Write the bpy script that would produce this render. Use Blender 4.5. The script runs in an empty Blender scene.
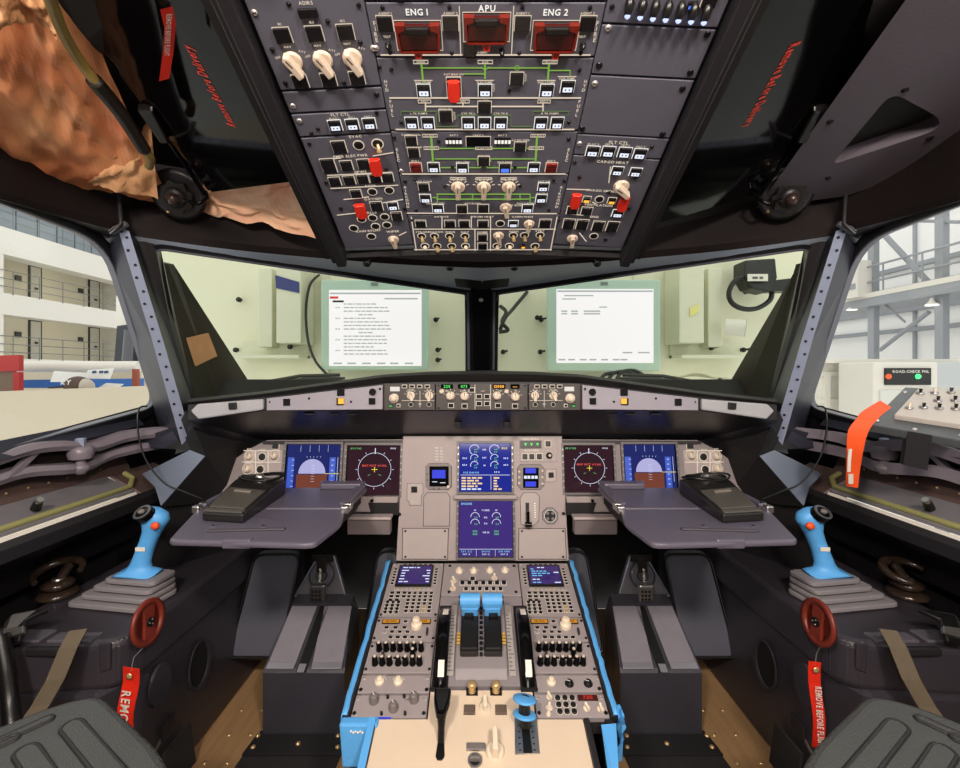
import bpy, bmesh, math, random
from mathutils import Vector, Matrix, noise
random.seed(7)
PI = math.pi
SC = bpy.context.scene
COL = SC.collection
# ---- the camera: level, centred between the seats -------------------------------------------
F, CX, CY, CAMX, ZC = 463.0, 480.0, 372.0, -0.006, 0.92
def P(px, py, Y):
    return Vector(((px-CX)/F*Y + CAMX, Y, ZC-(py-CY)/F*Y))
def M3(px, py, Y, s=-1):
    v = P(px, py, Y)
    return Vector((v.x if s < 0 else -v.x, v.y, v.z))
class Plane:
    def __init__(self, o, u, v, keepv=False):
        self.o = Vector(o); u, v = Vector(u).normalized(), Vector(v).normalized()
        if keepv: u = (u-v*u.dot(v)).normalized()
        self.u = u; self.v = (v-u*v.dot(u)).normalized()
        self.n = self.u.cross(self.v)
    def hit(self, px, py, off=0.0):
        c = Vector((CAMX, 0, ZC)); d = Vector(((px-CX)/F, 1, -(py-CY)/F))
        t = (self.o+self.n*off-c).dot(self.n)/d.dot(self.n)
        q = c+d*t-self.o
        return (q.dot(self.u), q.dot(self.v))
    def w(self, a, b, c=0.0):
        return self.o+self.u*a+self.v*b+self.n*c
    def mat(self, a=0, b=0, c=0):
        m = Matrix((self.u, self.v, self.n)).transposed().to_4x4(); m.translation = self.w(a, b, c); return m
# ---- materials ---------------------------------------------------------------------------------
def lin(c):
    def f(x):
        x /= 255.0
        return x/12.92 if x <= 0.04045 else ((x+0.055)/1.055)**2.4
    return (f(c[0]), f(c[1]), f(c[2]), 1)
MATS = {}
def mat(name, rgb, rough=0.5, metal=0.0, var=0.0, vscale=30.0, bump=0.0, bscale=200.0, emit=0.0, ecol=None, stretch=None, coat=0.0):
    if name in MATS: return MATS[name]
    m = bpy.data.materials.new(name); m.use_nodes = True
    nt = m.node_tree; b = nt.nodes['Principled BSDF']
    col = lin(rgb)
    b.inputs['Base Color'].default_value = col
    b.inputs['Roughness'].default_value = rough
    b.inputs['Metallic'].default_value = metal
    if coat: b.inputs['Coat Weight'].default_value = coat
    tc = nt.nodes.new('ShaderNodeTexCoord')
    src = tc.outputs['Object']
    if stretch:
        mp = nt.nodes.new('ShaderNodeMapping'); mp.inputs['Scale'].default_value = stretch
        nt.links.new(src, mp.inputs['Vector']); src = mp.outputs['Vector']
    if var:
        nz = nt.nodes.new('ShaderNodeTexNoise'); nz.inputs['Scale'].default_value = vscale; nz.inputs['Detail'].default_value = 4
        nt.links.new(src, nz.inputs['Vector'])
        mx = nt.nodes.new('ShaderNodeMixRGB')
        mx.inputs[1].default_value = tuple(c*(1-var) for c in col[:3])+(1,)
        mx.inputs[2].default_value = tuple(min(1, c*(1+var)) for c in col[:3])+(1,)
        nt.links.new(nz.outputs['Fac'], mx.inputs[0]); nt.links.new(mx.outputs[0], b.inputs['Base Color'])
    if bump:
        nz = nt.nodes.new('ShaderNodeTexNoise'); nz.inputs['Scale'].default_value = bscale; nz.inputs['Detail'].default_value = 3
        nt.links.new(src, nz.inputs['Vector'])
        bp = nt.nodes.new('ShaderNodeBump'); bp.inputs['Strength'].default_value = bump; bp.inputs['Distance'].default_value = 0.002
        nt.links.new(nz.outputs['Fac'], bp.inputs['Height']); nt.links.new(bp.outputs[0], b.inputs['Normal'])
    if emit:
        b.inputs['Emission Color'].default_value = lin(ecol or rgb); b.inputs['Emission Strength'].default_value = emit
    MATS[name] = m
    return m
def glass(name, tint, gloss=0.05):
    m = bpy.data.materials.new(name); m.use_nodes = True
    nt = m.node_tree; nt.nodes.clear()
    out = nt.nodes.new('ShaderNodeOutputMaterial'); mx = nt.nodes.new('ShaderNodeMixShader')
    t = nt.nodes.new('ShaderNodeBsdfTransparent'); g = nt.nodes.new('ShaderNodeBsdfGlossy')
    t.inputs[0].default_value = tint; g.inputs['Roughness'].default_value = 0.02
    g.inputs[0].default_value = (1, 1, 1, 1)
    mx.inputs[0].default_value = gloss
    nt.links.new(t.outputs[0], mx.inputs[1]); nt.links.new(g.outputs[0], mx.inputs[2]); nt.links.new(mx.outputs[0], out.inputs[0])
    MATS[name] = m
    return m
# interior paints and plastics
OVH = mat('overhead paint', (88, 89, 102), 0.5, var=0.08, bump=0.15, bscale=900)
FRAME = mat('black frame paint', (34, 33, 37), 0.42, var=0.1, bump=0.1)
PEDG = mat('pedestal grey paint', (172, 164, 166), 0.45, var=0.06, bump=0.1, bscale=900)
SPG = mat('side panel grey', (130, 122, 124), 0.5, var=0.07, bump=0.15, bscale=700)
PEDP = mat('pedal plate', (84, 86, 98), 0.3, var=0.1)
MPG = mat('instrument panel grey', (160, 149, 149), 0.5, var=0.07, bump=0.15, bscale=700)
BEIGE = mat('beige plate', (214, 196, 174), 0.5, var=0.06, vscale=14, bump=0.05)
BLACK = mat('black plastic', (16, 16, 17), 0.35, var=0.1)
BLACKM = mat('matt black', (18, 17, 19), 0.6, var=0.2, bump=0.2, bscale=500)
GLOSSB = mat('gloss black', (10, 10, 11), 0.12)
DARK = mat('dark lining', (31, 29, 32), 0.45, var=0.12, vscale=8, bump=0.3, bscale=600)
CONS = mat('moulded console plastic', (51, 48, 55), 0.34, var=0.1, vscale=9, bump=0.35, bscale=450)
GREYL = mat('grey ceiling lining', (88, 82, 92), 0.55, var=0.08, vscale=10, bump=0.15)
GLARE = mat('glareshield grey', (150, 147, 158), 0.42, var=0.05, bump=0.08)
BROWNR = mat('dark rail trim', (26, 20, 20), 0.65, var=0.15, vscale=25, bump=0.1)
BROWNR.node_tree.nodes['Principled BSDF'].inputs['Specular IOR Level'].default_value = 0.12
BLUEG = mat('blue grey window rail', (136, 146, 170), 0.4, 0.1, var=0.08)
POST = mat('post paint', (40, 42, 54), 0.45, var=0.1)
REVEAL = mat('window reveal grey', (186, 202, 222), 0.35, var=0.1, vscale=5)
LEATHER = mat('brown liner', (86, 68, 64), 0.55, var=0.15, vscale=20, bump=0.3)
RAIL = mat('cast rail grey', (122, 114, 124), 0.34, var=0.08, bump=0.08)
TRAY = mat('bare sill tray', (118, 116, 122), 0.45, var=0.2, vscale=18, bump=0.1)
OLIVE = mat('olive primer', (150, 148, 96), 0.45, var=0.15)
WHITE = mat('white paint', (226, 222, 212), 0.5, var=0.04)
OFFW = mat('ivory plastic', (226, 212, 190), 0.4, var=0.05)
KNOBW = mat('pale knob', (205, 192, 176), 0.35, var=0.06)
KNOBG = mat('grey knob', (112, 106, 104), 0.4, var=0.06)
BRASS = mat('brass', (214, 184, 132), 0.3, 0.6, var=0.1)
METAL = mat('steel', (170, 168, 168), 0.3, 0.9, var=0.08)
SCREW = mat('dark screw', (24, 24, 27), 0.3, 0.5, var=0.1)
SCREWL = mat('bright fastener', (215, 210, 205), 0.3, 0.6, var=0.1)
TAPE = mat('blue tape', (88, 168, 234), 0.5, var=0.1, vscale=40, bump=0.3, bscale=120)
RED = mat('red guard', (222, 44, 24), 0.35, var=0.08)
REDD = mat('dark red window', (66, 12, 8), 0.35, var=0.1)
REDG = mat('red tag', (214, 40, 22), 0.45, var=0.1, bump=0.2)
DISC = mat('red oxide disc', (114, 42, 30), 0.4, var=0.12)
ORANGE = mat('orange strap', (232, 84, 32), 0.5, var=0.1, bump=0.3, bscale=300)
WEBBING = mat('olive webbing', (96, 86, 70), 0.6, var=0.15, bump=0.4, bscale=700)
RUBBER = mat('grey rubber boot', (134, 130, 134), 0.5, var=0.06)
SEATC = mat('seat leatherette', (68, 71, 71), 0.36, var=0.1, vscale=12, bump=0.5, bscale=500)
SEATR = mat('seat groove', (36, 37, 38), 0.45, var=0.1, bump=0.4, bscale=500)
TABLE = mat('table grey', (90, 86, 101), 0.36, var=0.05, bump=0.08)
DEVICE = mat('bronze grey case', (76, 73, 69), 0.35, var=0.08, bump=0.1)
PEDAL = mat('pedal housing', (56, 56, 64), 0.32, var=0.1, bump=0.1)
PADG = mat('grip strip', (126, 122, 132), 0.5, var=0.1, bump=0.5, bscale=900)
CARPET = mat('black carpet', (34, 32, 34), 0.95, var=0.5, vscale=300, bump=1.0, bscale=500)
def em(name, rgb, s, rough=0.4):
    return mat(name, tuple(int(c*0.3) for c in rgb), rough, emit=s, ecol=rgb)
LEG = em('backlit lettering', (244, 226, 202), 0.74)
LEGW = em('backlit white lettering', (250, 246, 238), 0.95)
LIT = em('lit white legend', (232, 238, 255), 1.05)
LITB = em('lit blue legend', (80, 130, 255), 1.0)
LITA = em('lit amber legend', (255, 176, 60), 1.3)
LITG = em('lit green legend', (60, 235, 90), 1.0)
GRN = em('green flow line', (150, 205, 90), 0.6)
GRND = em('dim green flow line', (130, 165, 100), 0.4)
LED = em('white led', (190, 205, 255), 1.3)
REDT = em('red print', (230, 60, 35), 0.0, 0.5)
REDT = mat('red film print', (238, 62, 40), 0.5)
# ---- glyph cache ---------------------------------------------------------------------------------
GLY = {}
def make_glyphs():
    chars = 'ABCDEFGHIJKLMNOPQRSTUVWXYZabcdefghijklmnopqrstuvwxyz0123456789.-+/&:<>'
    obs = []
    for ch in chars:
        cu = bpy.data.curves.new('g', 'FONT'); cu.body = ch; cu.size = 1.0; cu.resolution_u = 2; cu.offset = 0.022
        o = bpy.data.objects.new('g', cu); COL.objects.link(o); obs.append((ch, o, cu))
    bpy.context.view_layer.update()
    dg = bpy.context.evaluated_depsgraph_get()
    for ch, o, cu in obs:
        me = bpy.data.meshes.new_from_object(o.evaluated_get(dg))
        vs = [(v.co.x, v.co.y) for v in me.vertices]; fs = [tuple(p.vertices) for p in me.polygons]
        x0 = min([v[0] for v in vs] or [0]); x1 = max([v[0] for v in vs] or [0.3])
        GLY[ch] = ([(x-x0, y) for x, y in vs], fs, x1-x0)
        bpy.data.meshes.remove(me)
    for ch, o, cu in obs:
        bpy.data.objects.remove(o); bpy.data.curves.remove(cu)
make_glyphs()
# ---- mesh builder ---------------------------------------------------------------------------------
class MB:
    def __init__(self):
        self.v, self.f, self.mi, self.sm, self.mats = [], [], [], [], []
    def _m(self, m):
        if m not in self.mats: self.mats.append(m)
        return self.mats.index(m)
    def add(self, vs, fs, m, smooth=False):
        b = len(self.v); k = self._m(m)
        self.v += [Vector(p) for p in vs]
        for f in fs:
            self.f.append(tuple(b+i for i in f)); self.mi.append(k); self.sm.append(smooth)
        return self
    def addbm(self, bm, m, smooth=False):
        bm.verts.index_update()
        self.add([v.co.copy() for v in bm.verts], [tuple(v.index for v in f.verts) for f in bm.faces], m, smooth); bm.free(); return self
    def box(self, x0, x1, y0, y1, z0, z1, m, bev=0.0, seg=2):
        bm = bmesh.new(); bmesh.ops.create_cube(bm, size=1)
        for v in bm.verts:
            v.co = Vector(((x0+x1)/2+v.co.x*(x1-x0), (y0+y1)/2+v.co.y*(y1-y0), (z0+z1)/2+v.co.z*(z1-z0)))
        if bev: bmesh.ops.bevel(bm, geom=bm.edges[:], offset=bev, segments=seg, profile=0.5, affect='EDGES')
        return self.addbm(bm, m, bool(bev) and False)
    def slab(self, pts, ext, m, bev=0.0, seg=2):
        """polygon extruded by the vector ext"""
        pts = [Vector(p) for p in pts]; ext = Vector(ext)
        bm = bmesh.new(); n = len(pts)
        a = [bm.verts.new(p) for p in pts]; b = [bm.verts.new(p+ext) for p in pts]
        bm.faces.new(a); bm.faces.new(b[::-1])
        for i in range(n): bm.faces.new((a[i], b[i], b[(i+1) % n], a[(i+1) % n]))
        bmesh.ops.recalc_face_normals(bm, faces=bm.faces[:])
        if bev: bmesh.ops.bevel(bm, geom=bm.edges[:], offset=bev, segments=seg, profile=0.5, affect='EDGES')
        return self.addbm(bm, m)
    def prism(self, pts, z0, z1, m, bev=0.0):
        return self.slab([(p[0], p[1], z0) for p in pts], (0, 0, z1-z0), m, bev)
    def ringp(self, inner, outer, z0, z1, m):
        """flat frame between two loops of equal count, in local xy"""
        n = len(inner); vs = [(p[0], p[1], z1) for p in inner]+[(p[0], p[1], z1) for p in outer]+[(p[0], p[1], z0) for p in inner]+[(p[0], p[1], z0) for p in outer]
        fs = []
        for i in range(n):
            j = (i+1) % n
            fs += [(i, j, n+j, n+i), (2*n+i, 3*n+i, 3*n+j, 2*n+j), (i, 2*n+i, 2*n+j, j), (n+i, n+j, 3*n+j, 3*n+i)]
        return self.add(vs, fs, m)
    def ring3(self, inner, outer, ext, m):
        n = len(inner); e = Vector(ext)
        I = [Vector(p) for p in inner]; O = [Vector(p) for p in outer]
        vs = I+O+[p+e for p in I]+[p+e for p in O]; fs = []
        for i in range(n):
            j = (i+1) % n
            fs += [(i, j, n+j, n+i), (2*n+i, 3*n+i, 3*n+j, 2*n+j), (i, 2*n+i, 2*n+j, j), (n+i, n+j, 3*n+j, 3*n+i)]
        return self.add(vs, fs, m)
    def rect(self, a, b, w, h, t, z, m, zt=0.0006):
        """outline of a rectangle, line width t"""
        x0, x1, y0, y1 = a-w/2, a+w/2, b-h/2, b+h/2
        return self.ringp([(x0+t, y0+t), (x1-t, y0+t), (x1-t, y1-t), (x0+t, y1-t)], [(x0, y0), (x1, y0), (x1, y1), (x0, y1)], z, z+zt, m)
    def circ(self, a, b, r, t, z, m, n=20, zt=0.0006, a0=0, a1=2*PI):
        if a1-a0 > 6.28:
            I = [(a+(r-t)*math.cos(2*PI*i/n), b+(r-t)*math.sin(2*PI*i/n)) for i in range(n)]
            O = [(a+r*math.cos(2*PI*i/n), b+r*math.sin(2*PI*i/n)) for i in range(n)]
            return self.ringp(I, O, z, z+zt, m)
        pts = [(a+(r-t/2)*math.cos(a0+(a1-a0)*i/n), b+(r-t/2)*math.sin(a0+(a1-a0)*i/n)) for i in range(n+1)]
        return self.line(pts, t, z, m)
    def line(self, pts, t, z, m, zt=0.0006):
        for (x0, y0), (x1, y1) in zip(pts[:-1], pts[1:]):
            dx, dy = x1-x0, y1-y0; L = math.hypot(dx, dy) or 1e-6
            ex, ey = dx/L*t/2, dy/L*t/2; nx, ny = -dy/L*t/2, dx/L*t/2
            self.prism([(x0-ex-nx, y0-ey-ny), (x1+ex-nx, y1+ey-ny), (x1+ex+nx, y1+ey+ny), (x0-ex+nx, y0-ey+ny)], z, z+zt, m)
        return self
    def disc(self, a, b, r, z0, z1, m, n=16, r1=None, bev=0.0):
        return self.cyl((a, b, z0), (a, b, z1), r, r if r1 is None else r1, n, m)
    def cyl(self, p0, p1, r0, r1, n, m, smooth=True):
        p0, p1 = Vector(p0), Vector(p1); d = (p1-p0).normalized()
        u = d.orthogonal().normalized(); w = d.cross(u)
        vs = []
        for p, r in ((p0, r0), (p1, r1)):
            vs += [p+(u*math.cos(2*PI*i/n)+w*math.sin(2*PI*i/n))*r for i in range(n)]
        self.add(vs, [(i, (i+1) % n, n+(i+1) % n, n+i) for i in range(n)], m, smooth)
        return self.add(vs, [tuple(range(n))[::-1], tuple(range(n, 2*n))], m, False)
    def lathe(self, o, axis, prof, n, m, smooth=True, ref=None):
        """prof = [(radius, height)...] about axis from point o"""
        o = Vector(o); d = Vector(axis).normalized(); u = (Vector(ref) if ref else d.orthogonal()).normalized(); w = d.cross(u)
        vs = []; k = len(prof)
        for r, h in prof:
            vs += [o+d*h+(u*math.cos(2*PI*i/n)+w*math.sin(2*PI*i/n))*r for i in range(n)]
        fs = [(j*n+i, j*n+(i+1) % n, (j+1)*n+(i+1) % n, (j+1)*n+i) for j in range(k-1) for i in range(n)]
        self.add(vs, fs, m, smooth)
        return self.add(vs, [tuple(range(n))[::-1], tuple(range((k-1)*n, k*n))], m, False)
    def tube(self, path, r, m, n=8, closed=False, smooth=True):
        path = [Vector(p) for p in path]; k = len(path); vs = []
        rr = r if isinstance(r, (list, tuple)) else [r]*k
        prev = None
        for i, p in enumerate(path):
            if closed: t = path[(i+1) % k]-path[i-1]
            else: t = path[min(i+1, k-1)]-path[max(i-1, 0)]
            t.normalize()
            u = t.orthogonal() if prev is None else (prev-t*prev.dot(t))
            u.normalize(); prev = u; w = t.cross(u)
            vs += [p+(u*math.cos(2*PI*j/n)+w*math.sin(2*PI*j/n))*rr[i] for j in range(n)]
        fs = []
        for i in range(k if closed else k-1):
            for j in range(n):
                a, b = i*n, ((i+1) % k)*n
                fs.append((a+j, a+(j+1) % n, b+(j+1) % n, b+j))
        self.add(vs, fs, m, smooth)
        if not closed: self.add(vs, [tuple(range(n))[::-1], tuple(range((k-1)*n, k*n))], m)
        return self
    def sweep(self, path, prof, m, side, up, smooth=False):
        """closed profile [(a,b)] swept along path; a along side, b along up"""
        side, up = Vector(side), Vector(up); n = len(prof); vs = []
        for p in path: vs += [Vector(p)+side*a+up*b for a, b in prof]
        k = len(path)
        self.add(vs, [(i*n+j, i*n+(j+1) % n, (i+1)*n+(j+1) % n, (i+1)*n+j) for i in range(k-1) for j in range(n)], m, smooth)
        return self.add(vs, [tuple(range(n))[::-1], tuple(range((k-1)*n, k*n))], m)
    def ribbon(self, path, wv, th, m):
        """strap: centre path, width vector (or list), thickness vector"""
        k = len(path); W = wv if isinstance(wv, list) else [wv]*k; th = Vector(th); vs = []
        for p, w in zip(path, W):
            p, w = Vector(p), Vector(w)
            vs += [p-w/2, p+w/2, p+w/2+th, p-w/2+th]
        fs = [(i*4+j, i*4+(j+1) % 4, i*4+4+(j+1) % 4, i*4+4+j) for i in range(k-1) for j in range(4)]
        fs += [(3, 2, 1, 0), tuple((k-1)*4+j for j in range(4))]
        return self.add(vs, fs, m)
    def sphere(self, c, r, m, sc=(1, 1, 1), n=14, k=8):
        c = Vector(c); vs = []; 
        for i in range(1, k):
            t = PI*i/k
            vs += [c+Vector((r*sc[0]*math.sin(t)*math.cos(2*PI*j/n), r*sc[1]*math.sin(t)*math.sin(2*PI*j/n), r*sc[2]*math.cos(t))) for j in range(n)]
        vs += [c+Vector((0, 0, r*sc[2])), c-Vector((0, 0, r*sc[2]))]
        fs = [(i*n+j, (i+1)*n+j, (i+1)*n+(j+1) % n, i*n+(j+1) % n) for i in range(k-2) for j in range(n)]
        fs += [((k-1)*n, j, (j+1) % n) for j in range(n)]+[((k-1)*n+1, (k-2)*n+(j+1) % n, (k-2)*n+j) for j in range(n)]
        return self.add(vs, fs, m, True)
    def strip(self, A, B, m, th=None, smooth=False):
        """surface between polylines A and B; with th a solid of that thickness vector"""
        n = len(A); A = [Vector(p) for p in A]; B = [Vector(p) for p in B]
        if th is None:
            return self.add(A+B, [(i, i+1, n+i+1, n+i) for i in range(n-1)], m, smooth)
        th = Vector(th); vs = A+B+[p+th for p in A]+[p+th for p in B]; fs = []
        for i in range(n-1):
            fs += [(i, i+1, n+i+1, n+i), (2*n+i, 3*n+i, 3*n+i+1, 2*n+i+1), (i, 2*n+i, 2*n+i+1, i+1), (n+i, n+i+1, 3*n+i+1, 3*n+i)]
        fs += [(0, n, 3*n, 2*n), (n-1, 3*n-1, 4*n-1, 2*n-1)]
        return self.add(vs, fs, m, smooth)
    def text(self, s, a, b, h, z, m, ang=0.0, wide=1.0, align='c', frame=None):
        """flat lettering, capital height h, centred on (a,b); frame=(o,u,v) writes in 3D instead"""
        sc = h/0.69; x = 0; glyphs = []
        for ch in s:
            if ch == ' ': x += 0.32; continue
            g = GLY.get(ch)
            if not g: continue
            glyphs.append((x, g)); x += g[2]+0.13
        W = max(x-0.13, 0.01); x0 = -W/2 if align == 'c' else 0
        ca, sa = math.cos(ang), math.sin(ang)
        for gx, (vs, fs, w) in glyphs:
            out = []
            for vx, vy in vs:
                lx, ly = (vx+gx+x0)*sc*wide, (vy-0.345)*sc
                X, Y = a+lx*ca-ly*sa, b+lx*sa+ly*ca
                out.append((X, Y, z) if frame is None else frame[0]+frame[1]*X+frame[2]*Y)
            self.add(out, fs, m)
        return self
    def words(self, lens, h, m, o, u, v, align='l'):
        """a line of tiny illegible print: one short bar per word, from point o along u"""
        o, u, v = Vector(o), Vector(u), Vector(v); x = 0.0
        tot = sum(lens)*h*0.75+(len(lens)-1)*h*0.8
        if align == 'r': x = -tot
        for n in lens:
            w = n*h*0.75; nz = u.cross(v)*h*0.08
            self.slab([o+u*x-v*h/2, o+u*(x+w)-v*h/2, o+u*(x+w)+v*h/2, o+u*x+v*h/2], nz, m); x += w+h*0.8
        return self
    def islands(self, name, parent=None, gap=0.0003):
        """each separate piece becomes an object of its own"""
        par = list(range(len(self.v)))
        def fd(i):
            while par[i] != i: par[i] = par[par[i]]; i = par[i]
            return i
        for f in self.f:
            for j in f[1:]: par[fd(j)] = fd(f[0])
        comp = {}
        for k, f in enumerate(self.f): comp.setdefault(fd(f[0]), []).append(k)
        items = []
        for fs in comp.values():
            pts = [self.v[i] for k in fs for i in self.f[k]]
            items.append([[min(p[a] for p in pts)-gap for a in range(3)], [max(p[a] for p in pts)+gap for a in range(3)], fs])
        done = False
        while not done:
            done = True
            for i in range(len(items)):
                for j in range(i+1, len(items)):
                    A, B = items[i], items[j]
                    if all(A[0][a] <= B[1][a] and B[0][a] <= A[1][a] for a in range(3)):
                        items[i] = [[min(A[0][a], B[0][a]) for a in range(3)], [max(A[1][a], B[1][a]) for a in range(3)], A[2]+B[2]]
                        items.pop(j); done = False; break
                if not done: break
        out = []
        for lo, hi, fs in items:
            m = MB(); m.mats = list(self.mats); mp = {}
            for k in fs:
                for i in self.f[k]:
                    if i not in mp: mp[i] = len(m.v); m.v.append(self.v[i])
                m.f.append(tuple(mp[i] for i in self.f[k])); m.mi.append(self.mi[k]); m.sm.append(self.sm[k])
            o = m.build(name)
            if parent is not None:
                if parent.matrix_parent_inverse is None: pass
                o.parent = parent
            out.append(o)
        return out
    def islands_under(self, name, parent):
        return [under(o, parent) for o in self.islands(name)]
    def build(self, name, parent=None, recalc=True):
        me = bpy.data.meshes.new(name)
        bm = bmesh.new(); vv = [bm.verts.new(p) for p in self.v]
        for f, k, s in zip(self.f, self.mi, self.sm):
            try: fc = bm.faces.new([vv[i] for i in f])
            except ValueError: continue
            fc.material_index = k; fc.smooth = s
        if recalc: bmesh.ops.recalc_face_normals(bm, faces=bm.faces[:])
        loose = [v for v in bm.verts if not v.link_faces]
        if loose: bmesh.ops.delete(bm, geom=loose, context='VERTS')
        bm.to_mesh(me); bm.free()
        for m in self.mats: me.materials.append(m)
        o = bpy.data.objects.new(name, me); COL.objects.link(o)
        if parent: o.parent = parent
        return o
def tag(o, label=None, cat=None, group=None, kind=None):
    if label: o['label'] = label
    if cat: o['category'] = cat
    if group: o['group'] = group
    if kind: o['kind'] = kind
    return o
def thing(name, label, cat, m=None, group=None):
    o = bpy.data.objects.new(name, None); COL.objects.link(o); o.empty_display_size = 0.05
    if m is not None: o.matrix_world = m if isinstance(m, Matrix) else Matrix.Translation(Vector(m))
    return tag(o, label, cat, group)
def inst(name, src, parent, loc=(0, 0, 0)):
    o = bpy.data.objects.new(name, src.data if hasattr(src, 'data') else src); COL.objects.link(o)
    o.parent = parent; o.location = loc; return o
def under(o, p_):
    o.parent = p_; o.matrix_parent_inverse = p_.matrix_world.inverted(); return o
def struct(name, mb, label=None):
    o = mb.build(name); o['kind'] = 'structure'
    if label: o['label'] = label
    o['category'] = name.split('_')[0]
    return o
def rpoly(pts, r, k=5):
    """round the corners of a closed polygon (2D or 3D); r may be a list"""
    pts = [Vector(p) for p in pts]; n = len(pts); out = []
    for i in range(n):
        a, b, c = pts[i-1], pts[i], pts[(i+1) % n]
        rr = r[i] if isinstance(r, (list, tuple)) else r
        d0 = min(rr, (a-b).length*0.45); d1 = min(rr, (c-b).length*0.45)
        if rr <= 0: out.append(b); continue
        p0 = b+(a-b).normalized()*d0; p1 = b+(c-b).normalized()*d1
        for j in range(k+1):
            t = j/k; out.append(p0*(1-t)**2+b*2*t*(1-t)+p1*t*t)
    return out
def offs(pts, d):
    """offset a closed 2D polygon outwards by d"""
    n = len(pts); ar = sum(pts[i][0]*pts[(i+1) % n][1]-pts[(i+1) % n][0]*pts[i][1] for i in range(n))
    sg = 1 if ar > 0 else -1; out = []
    for i in range(n):
        a, b, c = Vector(pts[i-1][:2]), Vector(pts[i][:2]), Vector(pts[(i+1) % n][:2])
        e0 = (b-a); e1 = (c-b)
        if e0.length < 1e-9: e0 = e1
        if e1.length < 1e-9: e1 = e0
        e0 = e0.normalized(); e1 = e1.normalized()
        n0 = Vector((e0.y, -e0.x))*sg; n1 = Vector((e1.y, -e1.x))*sg
        nn = (n0+n1); nn = nn.normalized() if nn.length > 1e-6 else n0
        out.append(b+nn*d/max(0.5, nn.dot(n0)))
    return out
def smoothpath(pts, k=6):
    pts = [Vector(p) for p in pts]; out = []
    for i in range(len(pts)-1):
        p0 = pts[max(i-1, 0)]; p1 = pts[i]; p2 = pts[i+1]; p3 = pts[min(i+2, len(pts)-1)]
        for j in range(k):
            t = j/k
            out.append(0.5*((2*p1)+(p2-p0)*t+(2*p0-5*p1+4*p2-p3)*t*t+(3*p1-p0-3*p2+p3)*t**3))
    out.append(pts[-1]); return out
# ======================= the shell of the flight deck =============================================
def mx(p, s): return Vector((p[0] if s < 0 else -p[0], p[1], p[2]))
def mc(p, s):      # the same, closed on the centre line
    return Vector((0.0, p[1], p[2])) if abs(p[0]) < 0.0075 else mx(p, s)
def R(x, y, r): return Vector((x, y, ZC+r))
WORD = {-1: 'left', 1: 'right'}
# floor -----------------------------------------------------------------------------------------
fl = MB(); fl.box(-1.15, 1.15, -1.6, 1.8, -0.03, 0, mat('brown floor board', (160, 128, 92), 0.42, var=0.3, vscale=6, stretch=(14, 1, 1), bump=0.1, bscale=60))
floor = struct('floor', fl)
for s in (-1, 1):
    b = MB()
    for i in range(5):
        for X in (-0.655, -0.60):
            b.lathe(mx((X+0.012*(i % 2), 0.92+0.085*i, 0), s), (0, 0, 1), [(0.006, 0), (0.006, 0.001), (0.003, 0.0025)], 8, BRASS)
    b.islands('floor_screw', floor)
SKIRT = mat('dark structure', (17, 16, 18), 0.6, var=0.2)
# outer closures: firewall, lower side walls, aft bulkhead ------------------------------------------
b = MB(); b.box(-1.3, 1.3, 1.86, 1.9, -0.03, ZC-0.03, SKIRT); struct('wall_front', b)
b = MB(); b.box(-1.3, -0.45, -1.64, -1.6, 0, 1.62, DARK); b.box(0.45, 1.3, -1.64, -1.6, 0, 1.62, DARK); b.box(-0.45, 0.45, -1.64, -1.6, 1.35, 1.62, DARK)
wb = struct('wall_back', b)
d = MB(); d.box(-0.449, 0.449, -1.635, -1.605, 0.001, 1.349, GREYL, 0.006)
door = struct('door_1', d)
k = MB(); k.cyl((0.36, -1.604, 0.7), (0.36, -1.56, 0.7), 0.012, 0.012, 10, METAL); k.cyl((0.36, -1.565, 0.7), (0.25, -1.565, 0.7), 0.01, 0.01, 10, METAL); k.build('door_handle', door)
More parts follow.
